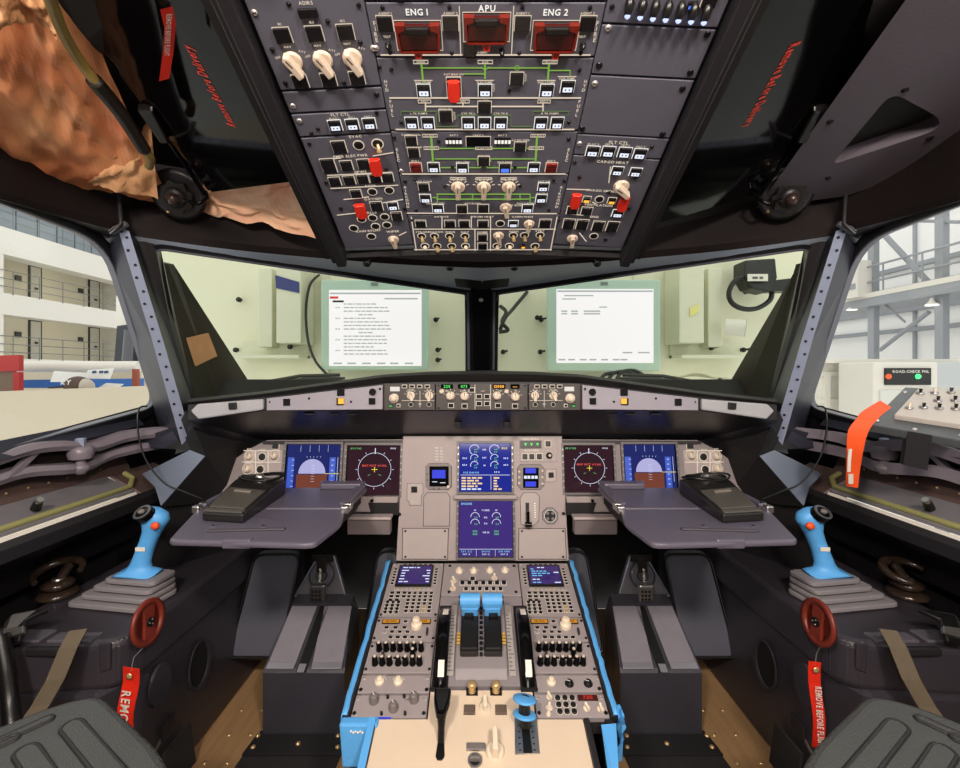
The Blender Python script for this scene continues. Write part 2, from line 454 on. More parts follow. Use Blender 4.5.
# side walls: swept sections ---------------------------------------------------------------------------
YS = [-1.6, -0.6, 0.2, 0.6, 0.9, 1.1, 1.3, 1.42]
def rise(y): return 0.0+0.06*max(0, (y-0.9))      # the window line rises a little towards the nose
for s in (-1, 1):
    w = MB()
    def sec(prof, m, ys=YS, th=None, rs=0.0):
        for (xa, ra), (xb, rb) in zip(prof[:-1], prof[1:]):
            w.strip([mx(R(xa, y, ra+rs*rise(y)), s) for y in ys], [mx(R(xb, y, rb+rs*rise(y)), s) for y in ys], m)
    sec([(-1.12, -0.92), (-1.12, -0.5), (-1.06, -0.5), (-1.03, -0.43), (-0.945, -0.38), (-0.925, -0.37), (-0.928, -0.345), (-0.945, -0.335)], DARK)
    # beyond the window: closing skin behind the sill
    yy = [-1.6, 0.2, 0.965, 1.2, 1.42, 1.62]
    w.strip([mx(R(-1.075, y, -0.30), s) for y in yy], [mx(R(-1.03, y, -0.158+max(0, y-0.965)*0.123), s) for y in yy], DARK)
    sec([(-1.12, -0.92), (-1.12, -0.3)], SKIRT, [1.42, 1.9])
    # above the window up to the ceiling
    sec([(-0.955, 0.335), (-0.93, 0.40), (-0.92, 0.55), (-0.80, 0.72)], BROWNR, [-1.6, -0.6, 0.2, 0.6])
    sec([(-1.02, -0.14), (-0.93, 0.335)], DARK, [-1.6, -0.6, 0.28])
    wall = struct('wall_left' if s < 0 else 'wall_right', w)
    # sill: white lip, bare tray, olive seal strip, brown liner, cast rail
    ys = [-0.6, 0.2, 0.6, 0.9, 1.1, 1.27]
    t = MB()
    t.strip([mx(R(-0.945, y, -0.336), s) for y in ys], [mx(R(-0.950, y, -0.328), s) for y in ys], WHITE, mx((-0.006, 0, -0.004), s))
    t.build('sill_lip', wall)
    t = MB(); t.strip([mx(R(-0.958, y, -0.323), s) for y in ys], [mx(R(-1.035, y, -0.285), s) for y in ys], TRAY, (0, 0, -0.006)); t.build('sill_tray', wall)
    t = MB(); t.tube([mx(R(-0.968, y, -0.316), s) for y in ys]+[mx(R(-0.985, 1.305, -0.300), s), mx(R(-1.015, 1.315, -0.288), s)], 0.0075, OLIVE, 8); t.build('seal_strip', wall)
    t = MB(); ys2 = [-0.6, 0.2, 0.6, 0.9, 1.1, 1.36]
    t.strip([mx(R(-1.03, y, -0.29), s) for y in ys2], [mx(R(-1.065, y, -0.215), s) for y in ys2], LEATHER, mx((-0.01, 0, 0), s))
    t.strip([mx(R(-0.945, y, -0.335), s) for y in (1.285, 1.46)], [mx(R(-1.035, y, -0.285), s) for y in (1.285, 1.46)], LEATHER, (0, 0, -0.008))
    for i in range(9):
        y = 0.86+i*0.05
        t.sphere(mx(R(-1.040, y, -0.265), s), 0.003, BRASS, n=8, k=4); t.sphere(mx(R(-1.052, y, -0.24), s), 0.003, BRASS, n=8, k=4)
    t.build('brown_liner', wall)
    # cast rail: two ribs that meet at a post, with a boss and a bolt
    t = MB()
    up = smoothpath([R(-1.03, -0.5, -0.205), R(-1.03, 0.6, -0.205), R(-1.02, 0.90, -0.190), R(-1.01, 1.02, -0.172), R(-1.0, 1.10, -0.176), R(-0.99, 1.17, -0.190), R(-0.975, 1.26, -0.178), R(-0.925, 1.34, -0.175), R(-0.90, 1.37, -0.178)])
    lo = smoothpath([R(-1.03, -0.5, -0.235), R(-1.03, 0.6, -0.235), R(-1.03, 0.92, -0.230), R(-1.02, 1.02, -0.222), R(-1.0, 1.10, -0.232), R(-1.0, 1.16, -0.236), R(-0.995, 1.24, -0.220), R(-0.95, 1.34, -0.212), R(-0.90, 1.37, -0.21)])
    prof = [(-0.022, -0.011), (0.014, -0.011), (0.021, 0), (0.014, 0.012), (-0.022, 0.016)]
    t.sweep([mx(p, s) for p in up], prof, RAIL, (1, 0, 0), (0, 0, 1))
    t.sweep([mx(p, s) for p in lo], prof, RAIL, (1, 0, 0), (0, 0, 1))
    t.strip([mx(p+Vector((-0.014, 0, 0)), s) for p in up], [mx(p+Vector((-0.014, 0, 0)), s) for p in lo], BROWNR, mx((-0.004, 0, 0), s))
    for y0, y1 in ((0.98, 1.06), (1.19, 1.27)):
        t.slab([mx(R(-1.005, y0, -0.225), s), mx(R(-1.005, y0+0.018, -0.225), s), mx(R(-1.0, y1, -0.172), s), mx(R(-1.0, y1-0.018, -0.172), s)], mx((-0.014, 0, 0), s), RAIL)
    bp = R(-0.985, 1.135, -0.20)
    t.lathe(mx(bp, s), (0, 0, 1), [(0.024, -0.012), (0.027, 0), (0.027, 0.012), (0.020, 0.018)], 14, RAIL)
    t.lathe(mx(bp+Vector((0, 0, -0.05)), s), (0, 0, 1), [(0.008, 0), (0.02, 0.012), (0.02, 0.02), (0.010, 0.026), (0.010, 0.045)], 12, RAIL)
    rl = t.build('slide_rail', wall)
    t = MB(); t.lathe(mx(bp, s), (0, 0, 1), [(0.011, 0.018), (0.011, 0.036), (0.008, 0.038)], 6, BLUEG, False); t.build('rail_bolt', rl)
    t = MB(); q = R(-0.985, 1.02, -0.300); t.cyl(mx(q, s), mx(q+Vector((0.012, -0.006, 0.016)), s), 0.010, 0.008, 10, BLACK); t.cyl(mx(q+Vector((0.012, -0.006, 0.016)), s), mx(q+Vector((0.018, -0.008, 0.022)), s), 0.007, 0.007, 8, METAL); t.build('sill_plug', wall)
    # lower window surround
    t = MB()
    t.strip([mx(R(-0.992, y, -0.185+1.1*rise(y)), s) for y in ys2], [mx(R(-1.022, y, -0.15+1.0*rise(y)), s) for y in ys2], POST, mx((-0.02, 0, -0.01), s))
    t.build('window_ledge', wall)
    # faceted foot of the window post
    t = MB()
    F_ = lambda pts, e, m: t.slab([mx(P(*p), s) for p in pts], mx(e, s), m)
    fa, fb_, fc = P(191, 450, 1.26), P(142, 474, 1.31), P(161, 506, 1.17); fn = (fb_-fa).cross(fc-fa)
    def onf(px, py):
        c_ = Vector((CAMX, 0, ZC)); d_ = Vector(((px-CX)/F, 1, -(py-CY)/F)); return c_+d_*((fa-c_).dot(fn)/d_.dot(fn))
    t.slab([mx(onf(*q), s) for q in ((142, 474), (190, 450), (205, 456), (161, 506), (155, 487))], mx((-0.02, 0.05, -0.02), s), mat('post foot grey', (112, 122, 140), 0.4, var=0.12, vscale=8))
    F_([(128, 440, 1.31), (186, 425, 1.31), (192, 436, 1.30), (188, 450, 1.30), (140, 447, 1.32)], (-0.03, 0.05, 0), POST)
    t.build('post_foot', wall)
# dark cheeks between glareshield end, panel and console ----------------------------------------------
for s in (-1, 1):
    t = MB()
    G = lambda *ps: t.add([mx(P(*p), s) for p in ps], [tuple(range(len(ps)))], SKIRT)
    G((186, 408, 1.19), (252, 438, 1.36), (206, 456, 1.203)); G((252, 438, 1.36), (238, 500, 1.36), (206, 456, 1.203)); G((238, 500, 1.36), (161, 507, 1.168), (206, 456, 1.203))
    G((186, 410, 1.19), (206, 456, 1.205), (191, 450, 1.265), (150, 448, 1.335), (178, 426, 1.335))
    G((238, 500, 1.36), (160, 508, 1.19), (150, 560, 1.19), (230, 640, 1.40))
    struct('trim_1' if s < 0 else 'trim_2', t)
# coaming under the windshields, hidden edge to the glass ------------------------------------------------
# windshield planes ------------------------------------------------------------------------------------------
A, B, C = P(156, 250, 1.20), P(465, 292, 1.50), P(465, 370, 1.78)
WP = Plane(B, B-A, B-C)
SP = Plane((-1.02, 1.0, ZC-0.13), (0, 1, 0), (0.09, 0, 0.46))
GLS = glass('clear side glass', (0.97, 0.98, 0.97, 1), 0.03)
GLW = glass('green tinted windshield', (0.955, 0.985, 0.935, 1), 0.03)
EDGE = mat('frame edge', (96, 98, 108), 0.35, 0.2, var=0.05)
SEAL = mat('black seal', (22, 22, 26), 0.4, var=0.1)
def window(n, plane, pix, r, s, frame_w, dep, gl, label):
    p2 = [Vector(plane.hit(*p)) for p in pix]
    p2 = [Vector((p.x, p.y)) for p in rpoly(p2, r, 6)]
    o2 = offs(p2, frame_w); e2 = offs(p2, 0.004)
    W = lambda q, c=0: mx(plane.w(q[0], q[1], c), s)
    nrm = mx(plane.n, s)
    f = MB(); f.ring3([W(q, 0.0) for q in e2], [W(q, 0.0) for q in o2], nrm*dep, SEAL)
    fo = struct('window_%d' % n, f, label)
    g = MB(); g.ring3([W(q, 0) for q in p2], [W(q, 0) for q in e2], nrm*(dep+0.004), EDGE); g.build('frame_edge', fo)
    g = MB(); g.slab([W(q, -0.004) for q in o2], -nrm*0.006, gl); g.build('pane', fo)
    return fo
sidepix = [(-230, 110), (-20, 197), (100, 243), (153, 405), (0, 446), (-260, 520)]
frontpix = [(155, 246), (465, 292), (465, 377), (192, 402)]
for s, n in ((-1, 1), (1, 4)):
    window(n, SP, sidepix, [0.02, 0.0, 0.085, 0.06, 0.0, 0.02], s, 0.03, 0.012, GLS, WORD[s]+' sliding side window looking out on the hangar')
for s, n in ((-1, 2), (1, 3)):
    window(n, WP, frontpix, [0.03, 0.012, 0.01, 0.012], s, 0.016, 0.012, GLW, WORD[s]+' green tinted windshield with monitor beyond it')
# posts between windshield and side window ---------------------------------------------------------------------
for s, n in ((-1, 3), (1, 4)):
    t = MB(); S = lambda *p: mx(P(*p), s)
    R1 = [S(117, 226, 1.10), S(152, 340, 1.20), S(182, 446, 1.29)]
    R2 = [S(129, 231, 1.11), S(163, 340, 1.21), S(192, 440, 1.30)]
    E1 = [S(97, 240, 1.165), S(133, 335, 1.30), S(160, 430, 1.42)]
    ex = mx((-0.02, 0.05, 0), s)
    t.strip(E1, R1, POST, ex)
    st = [S(136, 235, 1.155), S(164, 320, 1.25), S(192, 414, 1.36)]
    st2 = [S(143, 240, 1.165), S(170, 322, 1.27), S(196, 412, 1.40)]
    gl = [S(155, 244, 1.18), S(173, 322, 1.37), S(193, 404, 1.58)]
    t.strip(R2, st, SEAL, ex); t.strip(st, st2, FRAME, ex); t.strip(st2, gl, SEAL, ex)
    post = struct('trim_%d' % n, t)
    t = MB(); t.strip(R1, R2, BLUEG, ex)
    for i in range(17):
        f_ = (i+0.6)/17
        a = (R1[0].lerp(R1[1], f_*2) if f_ < 0.5 else R1[1].lerp(R1[2], f_*2-1)); b_ = (R2[0].lerp(R2[1], f_*2) if f_ < 0.5 else R2[1].lerp(R2[2], f_*2-1))
        q = a.lerp(b_, 0.35 if i % 2 else 0.6); nn = mx((0.3, -0.95, 0), s).normalized()
        t.cyl(q-nn*0.002, q+nn*0.0015, 0.0035, 0.0035, 8, SCREW)
    t.build('perforated_rail', post)
# centre post -----------------------------------------------------------------------------------------------------
t = MB()
t.slab([P(464, 262, 1.42), P(500, 262, 1.42), P(497, 372, 1.70), P(466, 372, 1.70)], (0, 0.06, 0.01), SEAL)
post = struct('trim_5', t)
t = MB()
t.slab([P(470, 262, 1.40), P(492, 262, 1.40), P(490, 371, 1.67), P(473, 371, 1.67)], (0, 0.03, 0.005), GLOSSB, 0.004)
t.slab([P(466.5, 292, 1.48), P(469, 292, 1.48), P(470, 370, 1.69), P(467.5, 370, 1.69)], (0, 0.01, 0), EDGE)
t.slab([P(493, 292, 1.48), P(495.5, 292, 1.48), P(494.5, 370, 1.69), P(492.5, 370, 1.69)], (0, 0.01, 0), EDGE)
t.build('post_cover', post)
t = MB()
for y in (278, 300): t.sphere(P(481, y, 1.395+0.0023*(y-262)), 0.008, METAL, n=10, k=6)
t.islands('standby_fitting', post)
# upper rail above the windows, sweeping round the nose ------------------------------------------------------------
bot = [(-150, 160, 0.66), (-40, 188, 0.80), (0, 199, 0.86), (60, 216, 0.98), (117, 231, 1.09), (140, 237, 1.15), (235, 250, 1.21), (330, 259, 1.25), (410, 265, 1.28), (480, 268, 1.29)]
mid = [(-150, 152, 0.655), (-40, 181, 0.795), (0, 192, 0.855), (60, 209, 0.972), (117, 223, 1.085), (140, 229, 1.153), (235, 243, 1.20), (330, 252, 1.24), (410, 259, 1.27), (480, 262, 1.28)]
top = [(-150, 108, 0.66), (-40, 141, 0.80), (0, 153, 0.86), (60, 172, 0.99), (119, 192, 1.12), (160, 199, 1.16), (225, 210, 1.20), (330, 233, 1.25), (410, 246, 1.28), (480, 249, 1.29)]
for s, n in ((-1, 6), (1, 7)):
    t = MB(); T, M_, Bq = [smoothpath([mc(P(*p), s) for p in L_], 4) for L_ in (top, mid, bot)]
    T2 = [p+(mx((-0.02, 0.03, 0.12), s) if p.x else Vector((0, 0.03, 0.12))) for p in T]
    t.strip(T2, T, BROWNR, None, True); t.strip(T, M_, BROWNR, None, True); t.strip(M_, Bq, BROWNR, None, True)
    # underside running out to the glass
    og = [(-150, 166, 0.70), (-40, 190, 0.84), (0, 201, 0.90), (60, 220, 1.03), (108, 240, 1.15), (150, 247, 1.19), (240, 262, 1.275), (330, 274, 1.365), (410, 285, 1.45), (480, 294, 1.52)]
    OG = smoothpath([mc(P(*p), s) for p in og], 4)
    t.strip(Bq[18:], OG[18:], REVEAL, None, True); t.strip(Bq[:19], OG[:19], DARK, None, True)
    rail = struct('trim_%d' % n, t)
    # joint clip and little catches
    j = MB(); a, b2, c2 = P(119, 190, 1.105), P(121, 224, 1.078), P(110, 234, 1.07)
    j.tube([mx(a, s), mx(b2, s), mx(c2, s)], 0.005, FRAME, 6); j.slab([mx(P(108, 229, 1.075), s), mx(P(124, 221, 1.085), s), mx(P(126, 225, 1.085), s), mx(P(110, 234, 1.075), s)], mx((0, 0.01, 0), s), EDGE)
    j.build('joint_clip', rail)
    j = MB()
    for px, py, Y in ((367, 264, 1.262), (450, 268, 1.30)):
        j.sphere(mx(P(px, py, Y), s), 0.011, BLACK, (1, 1, 0.8), 10, 6); j.cyl(mx(P(px, py, Y), s), mx(P(px+4, py-3, Y), s), 0.006, 0.006, 8, BLACK)
    j.islands('catch', rail)
    j = MB(); j.slab([mx(P(452, 271, 1.33), s), mc(P(480, 271, 1.33), s), mc(P(480, 290, 1.46), s), mx(P(456, 287, 1.44), s)], (0, 0, 0.012), DARK, 0.003); j.build('end_cover', rail)
# overhead planes ------------------------------------------------------------------------------------------------------
OHO = Vector((0, 1.08, ZC+0.2846)); OHV = Vector((0, -0.467, 0.208))
OC = Plane(OHO, (1, 0, 0), OHV)
OL = Plane(OC.w(-0.16, 0), (1, 0, 0.085), OHV, True)
OR = Plane(OC.w(0.163, 0), (1, 0, -0.085), OHV, True)
# ceiling: slab behind the overhead panels, aft ceiling, side linings -----------------------------------------------------
c = MB()
c.slab([OC.w(-0.36, -0.02, -0.075), OC.w(0.36, -0.02, -0.075), OC.w(0.36, 0.80, -0.075), OC.w(-0.36, 0.80, -0.075)], OC.n*-0.03, SKIRT)
aft = OC.w(0, 0.80, -0.075)
c.slab([(-0.95, aft.y, aft.z), (0.95, aft.y, aft.z), (0.95, -1.6, aft.z), (-0.95, -1.6, aft.z)], (0, 0, 0.03), GREYL)
for s in (-1, 1):
    up = Vector((0, 0, 0.085))
    q = [P(340, 238, 1.13)+up, P(228, 0, 0.615)+up, Vector((-0.36, 0.33, ZC+0.70)), Vector((-0.93, 0.33, ZC+0.52)), P(0, 150, 0.86)+up, P(120, 192, 1.14)+up, P(215, 206, 1.22)+up]
    q = [mx(p, s) for p in q]
    c.add(q, [(0, 1, 6), (1, 5, 6), (1, 4, 5), (1, 2, 3), (1, 3, 4)], SKIRT)
    c.add([mx(p, s) for p in (Vector((-0.36, 0.33, ZC+0.70)), Vector((-0.93, 0.33, ZC+0.52)), Vector((-0.93, -1.6, ZC+0.52)), Vector((-0.36, -1.6, ZC+0.72)))], [(0, 1, 2, 3)], GREYL)
ceiling = struct('ceiling', c)
# bars along both sides of the overhead panel
for s, n in ((-1, 8), (1, 9)):
    t = MB(); pl = OL if s < 0 else OR
    e = -0.160 if s < 0 else 0.160
    for (a0, a1, z0, z1) in ((e+0.0, e+s*0.022, -0.02, 0.022), (e+s*0.022, e+s*0.034, -0.02, 0.010)):
        t.slab([pl.w(a0, -0.02, z0), pl.w(a1, -0.02, z0), pl.w(a1, 0.78, z0), pl.w(a0, 0.78, z0)], pl.n*(z1-z0), FRAME, 0.003)
    t.slab([pl.w(e+s*0.036, -0.02, -0.045), pl.w(e+s*0.05, -0.02, -0.045), pl.w(e+s*0.05, 0.78, -0.045), pl.w(e+s*0.036, 0.78, -0.045)], pl.n*0.04, BLACKM)
    struct('trim_%d' % n, t)
t = MB()   # front edge of the overhead housing
for s in (-1, 1):
    pl = OL if s < 0 else OR; e = s*0.195
    t.slab([OC.w(0, -0.006, 0.004), pl.w(e, -0.006, 0.004), pl.w(e, -0.06, -0.05), OC.w(0, -0.06, -0.05)], OC.n*-0.02, BLACKM)
struct('trim_10', t)
# ======================= panels with controls: a small kit =======================================
CAP = mat('button cap', (20, 19, 22), 0.25)
REDF = mat('fire guard red', (104, 24, 12), 0.35, var=0.15)
CAPR = mat('red guarded cap', (120, 26, 20), 0.3, var=0.2)
CLEAR = mat('pale translucent knob', (206, 190, 172), 0.3, var=0.08)
FAST = {}
def fast(root, a, b, rr, bright=False):
    kk_ = (round(rr, 4), bright)
    if kk_ not in FAST:
        k = MB(); k.lathe((0, 0, 0), (0, 0, 1), [(rr, 0), (rr, 0.001), (rr*0.75, 0.002)], 10, SCREWL if bright else SCREW); k.box(-rr*0.6, rr*0.6, -rr*0.12, rr*0.12, 0.002, 0.0024, BLACK)
        o = k.build('fastener'); FAST[kk_] = o.data; bpy.data.objects.remove(o)
    return inst('fastener', FAST[kk_], root, (a, b, 0))
class Panel:
    def __init__(self, name, label, cat, plane, rect, m, group=None, thick=0.012, raise_=0.0, corners=None, bev=0.0012, rectlocal=None):
        self.pl = plane
        if rectlocal: a0, a1, b0, b1 = rectlocal
        else:
            (l, t, r, b_) = rect; cx = (l+r)/2; cy = (t+b_)/2
            b0 = plane.hit(cx, b_)[1]; b1 = plane.hit(cx, t)[1]
            a0 = plane.hit(l, cy)[0]; a1 = plane.hit(r, cy)[0]
        self.c = ((a0+a1)/2, (b0+b1)/2); self.hw, self.hh = (a1-a0)/2, (b1-b0)/2; self.z = raise_
        self.root = thing(name, label, cat, plane.mat(self.c[0], self.c[1], raise_), group)
        p = MB()
        if corners:
            pts = [self.lp(*q) for q in corners]; p.prism([(x, y) for x, y in pts], -thick, 0, m, bev)
        else:
            p.box(-self.hw+0.0005, self.hw-0.0005, -self.hh+0.0005, self.hh-0.0005, -thick, 0, m, bev)
        self.T = self.L = self.P = p
    def lp(self, px, py):
        a, b = self.pl.hit(px, py, self.z); return (a-self.c[0], b-self.c[1])
    def sx(self, px, py, w): return abs(self.pl.hit(px+w/2, py, self.z)[0]-self.pl.hit(px-w/2, py, self.z)[0])
    def sy(self, px, py, h): return abs(self.pl.hit(px, py-h/2, self.z)[1]-self.pl.hit(px, py+h/2, self.z)[1])
    def text(self, s, px, py, h, ang=0, m=None, wide=1.0):
        a, b = self.lp(px, py); self.T.text(s, a, b, self.sy(px, py, h), 0.0008, m or LEG, math.radians(ang), wide); return self
    def line(self, pts, w=1.0, m=None):
        q = [self.lp(*p) for p in pts]; self.L.line(q, self.sx(pts[0][0], pts[0][1], w), 0.0003, m or LEG); return self
    def box(self, px, py, w, h, t=0.8, m=None):
        a, b = self.lp(px, py); self.L.rect(a, b, self.sx(px, py, w), self.sy(px, py, h), self.sx(px, py, t), 0.0003, m or LEG); return self
    def screw(self, px, py, r=2.4, bright=False):
        a, b = self.lp(px, py); fast(self.root, a, b, self.sx(px, py, r), bright); return self
    def button(self, px, py, w, h, kind='off', name='push_button', outline=True, m=None):
        a, b = self.lp(px, py); W, H = self.sx(px, py, w), self.sy(px, py, h)
        k = MB(); t = self.sx(px, py, 0.8)
        if outline: k.rect(a, b, W+t, H+t, t, 0.0002, LEGW if kind == 'lit' else LEG)
        k.box(a-W/2+t*0.3, a+W/2-t*0.3, b-H/2+t*0.3, b+H/2-t*0.3, 0, 0.0045, m or (CAPR if kind == 'red' else CAP), 0.0008)
        o = k.build(name, self.root)
        col = {'lit': LIT, 'blue': LITB, 'amber': LITA, 'green': LITG}.get(kind)
        if col:
            g = MB(); g.box(a-W*0.34, a+W*0.34, b-H*0.34, b+H*0.04, 0.0044, 0.0050, col)
            lg = g.build('legend_light', o)
            if kind == 'lit':
                g = MB()
                for dx in (-0.14, 0.14): g.box(a+W*dx-W*0.05, a+W*dx+W*0.05, b-H*0.2, b-H*0.08, 0.0050, 0.0053, CAP)
                g.build('legend_mark', o)
        if kind == 'red':
            g = MB()
            for i in range(1, 3):
                g.box(a-W*0.48, a+W*0.48, b-H/2+H*i/3-0.0003, b-H/2+H*i/3+0.0003, 0.0045, 0.005, BLACK); g.box(a-W/2+W*i/3-0.0003, a-W/2+W*i/3+0.0003, b-H*0.48, b+H*0.48, 0.0045, 0.005, BLACK)
            g.build('guard_grid', o)
        return o
    def guard(self, px, py, w, h, frame=True):
        a, b = self.lp(px, py); W, H = self.sx(px, py, w), self.sy(px, py, h)
        k = MB(); t = self.sx(px, py, 1)
        if frame: k.rect(a, b+H*0.05, W*1.25, H*1.05, t, 0.0002, LEG); k.box(a-W*0.58, a+W*0.58, b-H*0.42, b+H*0.5, 0, 0.003, CAP)
        o = k.build('guarded_switch', self.root)
        g = MB(); g.slab([(a-W/2, b+H*0.2, 0.003), (a-W*0.38, b+H*0.48, 0.003), (a+W*0.38, b+H*0.48, 0.003), (a+W/2, b+H*0.2, 0.003), (a+W/2, b-H*0.32, 0.003), (a+W*0.3, b-H*0.52, 0.003), (a-W*0.3, b-H*0.52, 0.003), (a-W/2, b-H*0.32, 0.003)], (0, 0, 0.009), RED, 0.001)
        g.cyl((a-W*0.5, b+H*0.42, 0.006), (a+W*0.5, b+H*0.42, 0.006), 0.002, 0.002, 8, RED)
        gg = g.build('red_cap', o); gg['label'] = 'red lift-up safety cap'
        return o
    def hole(self, px, py, r, toggle=0, tm=None):
        """round switch: ringed black hole, optional toggle lever leaning by toggle degrees"""
        a, b = self.lp(px, py); r_ = self.sx(px, py, r)
        k = MB(); k.circ(a, b, r_, r_*0.16, 0.0002, LEG, 18, 0.0008); k.lathe((a, b, 0), (0, 0, 1), [(r_*0.84, 0), (r_*0.84, 0.0015), (r_*0.62, 0.0022)], 16, BLACK)
        o = k.build('rotary_switch' if not toggle else 'toggle_switch', self.root)
        if toggle:
            g = MB(); d = Vector((0.15, -0.75, 0.65)) if toggle < 0 else Vector((0.1, 0.5, 0.8))
            g.tube([Vector((a, b, 0.001)), Vector((a, b, 0.001))+d*r_*0.6, Vector((a, b, 0.001))+d*r_*1.2, Vector((a, b, 0.001))+d*r_*1.4], [r_*0.28, r_*0.32, r_*0.5, r_*0.3], tm or BRASS, 8)
            g.build('toggle_lever', o)
        return o
    def knob(self, px, py, r, style='pointer', m=None, ang=0.0, name='rotary_knob', tall=1.0, ticks=0):
        a, b = self.lp(px, py); r_ = self.sx(px, py, r); m = m or CLEAR
        k = MB(); h = r_*tall; o3 = (a, b, 0)
        if style == 'pointer':
            k.lathe(o3, (0, 0, 1), [(r_, 0), (r_, 0.15*h), (r_*0.85, 0.32*h), (r_*0.8, 0.32*h)], 20, m)
            ca, sa = math.cos(ang), math.sin(ang)
            pts = [(-0.34, -1.35), (0.34, -1.35), (0.4, 0.9), (0, 1.2), (-0.4, 0.9)]
            k.slab([(a+(x*ca-y*sa)*r_, b+(x*sa+y*ca)*r_, 0.2*h) for x, y in pts], (0, 0, 1.0*h), m, r_*0.12)
        elif style == 'round':
            k.lathe(o3, (0, 0, 1), [(r_, 0), (r_, 0.3*h), (r_*0.78, 0.4*h), (r_*0.78, 1.0*h), (r_*0.68, 1.12*h), (r_*0.2, 1.12*h)], 20, m)
        elif style == 'dual':
            k.lathe(o3, (0, 0, 1), [(r_, 0), (r_, 0.45*h), (r_*0.92, 0.55*h), (r_*0.62, 0.55*h), (r_*0.62, 1.15*h), (r_*0.52, 1.25*h), (r_*0.1, 1.25*h)], 20, m)
        elif style == 'black':
            k.lathe(o3, (0, 0, 1), [(r_, 0), (r_, 0.5*h), (r_*0.7, 0.6*h), (r_*0.62, 1.5*h), (r_*0.5, 1.6*h), (r_*0.1, 1.6*h)], 14, m)
        o = k.build(name, self.root)
        if style in ('pointer', 'round'):
            g = MB(); ca, sa = math.cos(ang), math.sin(ang); z = 1.2*h if style == 'pointer' else 1.12*h
            g.line([(a-0.1*r_*-sa, b+0.1*r_*ca), (a-0.75*r_*sa, b+0.75*r_*ca)], r_*0.1, z, LEGW if m is not CLEAR and m is not KNOBW else BLACK, 0.0004); g.build('knob_pointer', o)
        if style == 'black':
            g = MB(); g.lathe((a, b, 1.6*h), (0, 0, 1), [(r_*0.45, 0), (r_*0.45, 0.12*h), (r_*0.3, 0.16*h)], 10, KNOBW); g.build('knob_cap', o)
        for i in range(ticks):
            t = PI*(0.1+0.8*i/max(1, ticks-1)); self.L.line([(a+1.25*r_*math.cos(t), b+1.25*r_*math.sin(t)), (a+1.55*r_*math.cos(t), b+1.55*r_*math.sin(t))], r_*0.1, 0.0003, LEG)
        return o
    def readout(self, px, py, w, h, s='', m=None, name='readout', bg=None):
        a, b = self.lp(px, py); W, H = self.sx(px, py, w), self.sy(px, py, h)
        k = MB(); k.box(a-W/2, a+W/2, b-H/2, b+H/2, 0, 0.0025, bg or GLOSSB, 0.0006); o = k.build(name, self.root)
        if s:
            g = MB(); g.text(s, a, b, H*0.6, 0.0028, m or LITA, 0, 1.0); g.build('digits', o)
        return o
    def done(self):
        self.plate = self.P.build('panel_plate', self.root); return self.root
# ======================= overhead: centre column =================================================
def Z3(x, y): return (370+x/4, y/4)
def Z4(x, y): return (370+x/4, 120+y/4)
CL, CR = -0.1590, 0.1620
def crow(y0, y1, L=CL, Rr=CR, pl=None, pxm=485):
    pl = pl or OC
    return (L, Rr, pl.hit(pxm, y1)[1]+0.0006, pl.hit(pxm, y0)[1]-0.0006)
# panel cut by the top of the picture
p = Panel('overhead_panel', 'dark overhead panel strip cut off by the top edge above the fire panel', 'control panel', OC, None, OVH, 'overhead panels', rectlocal=(CL, CR, OC.hit(485, 1.5)[1]+0.0006, OC.hit(485, 1.5)[1]+0.14))
for x in (400, 440, 520, 560): p.button(x, -10, 14, 10, 'off')
p.done()
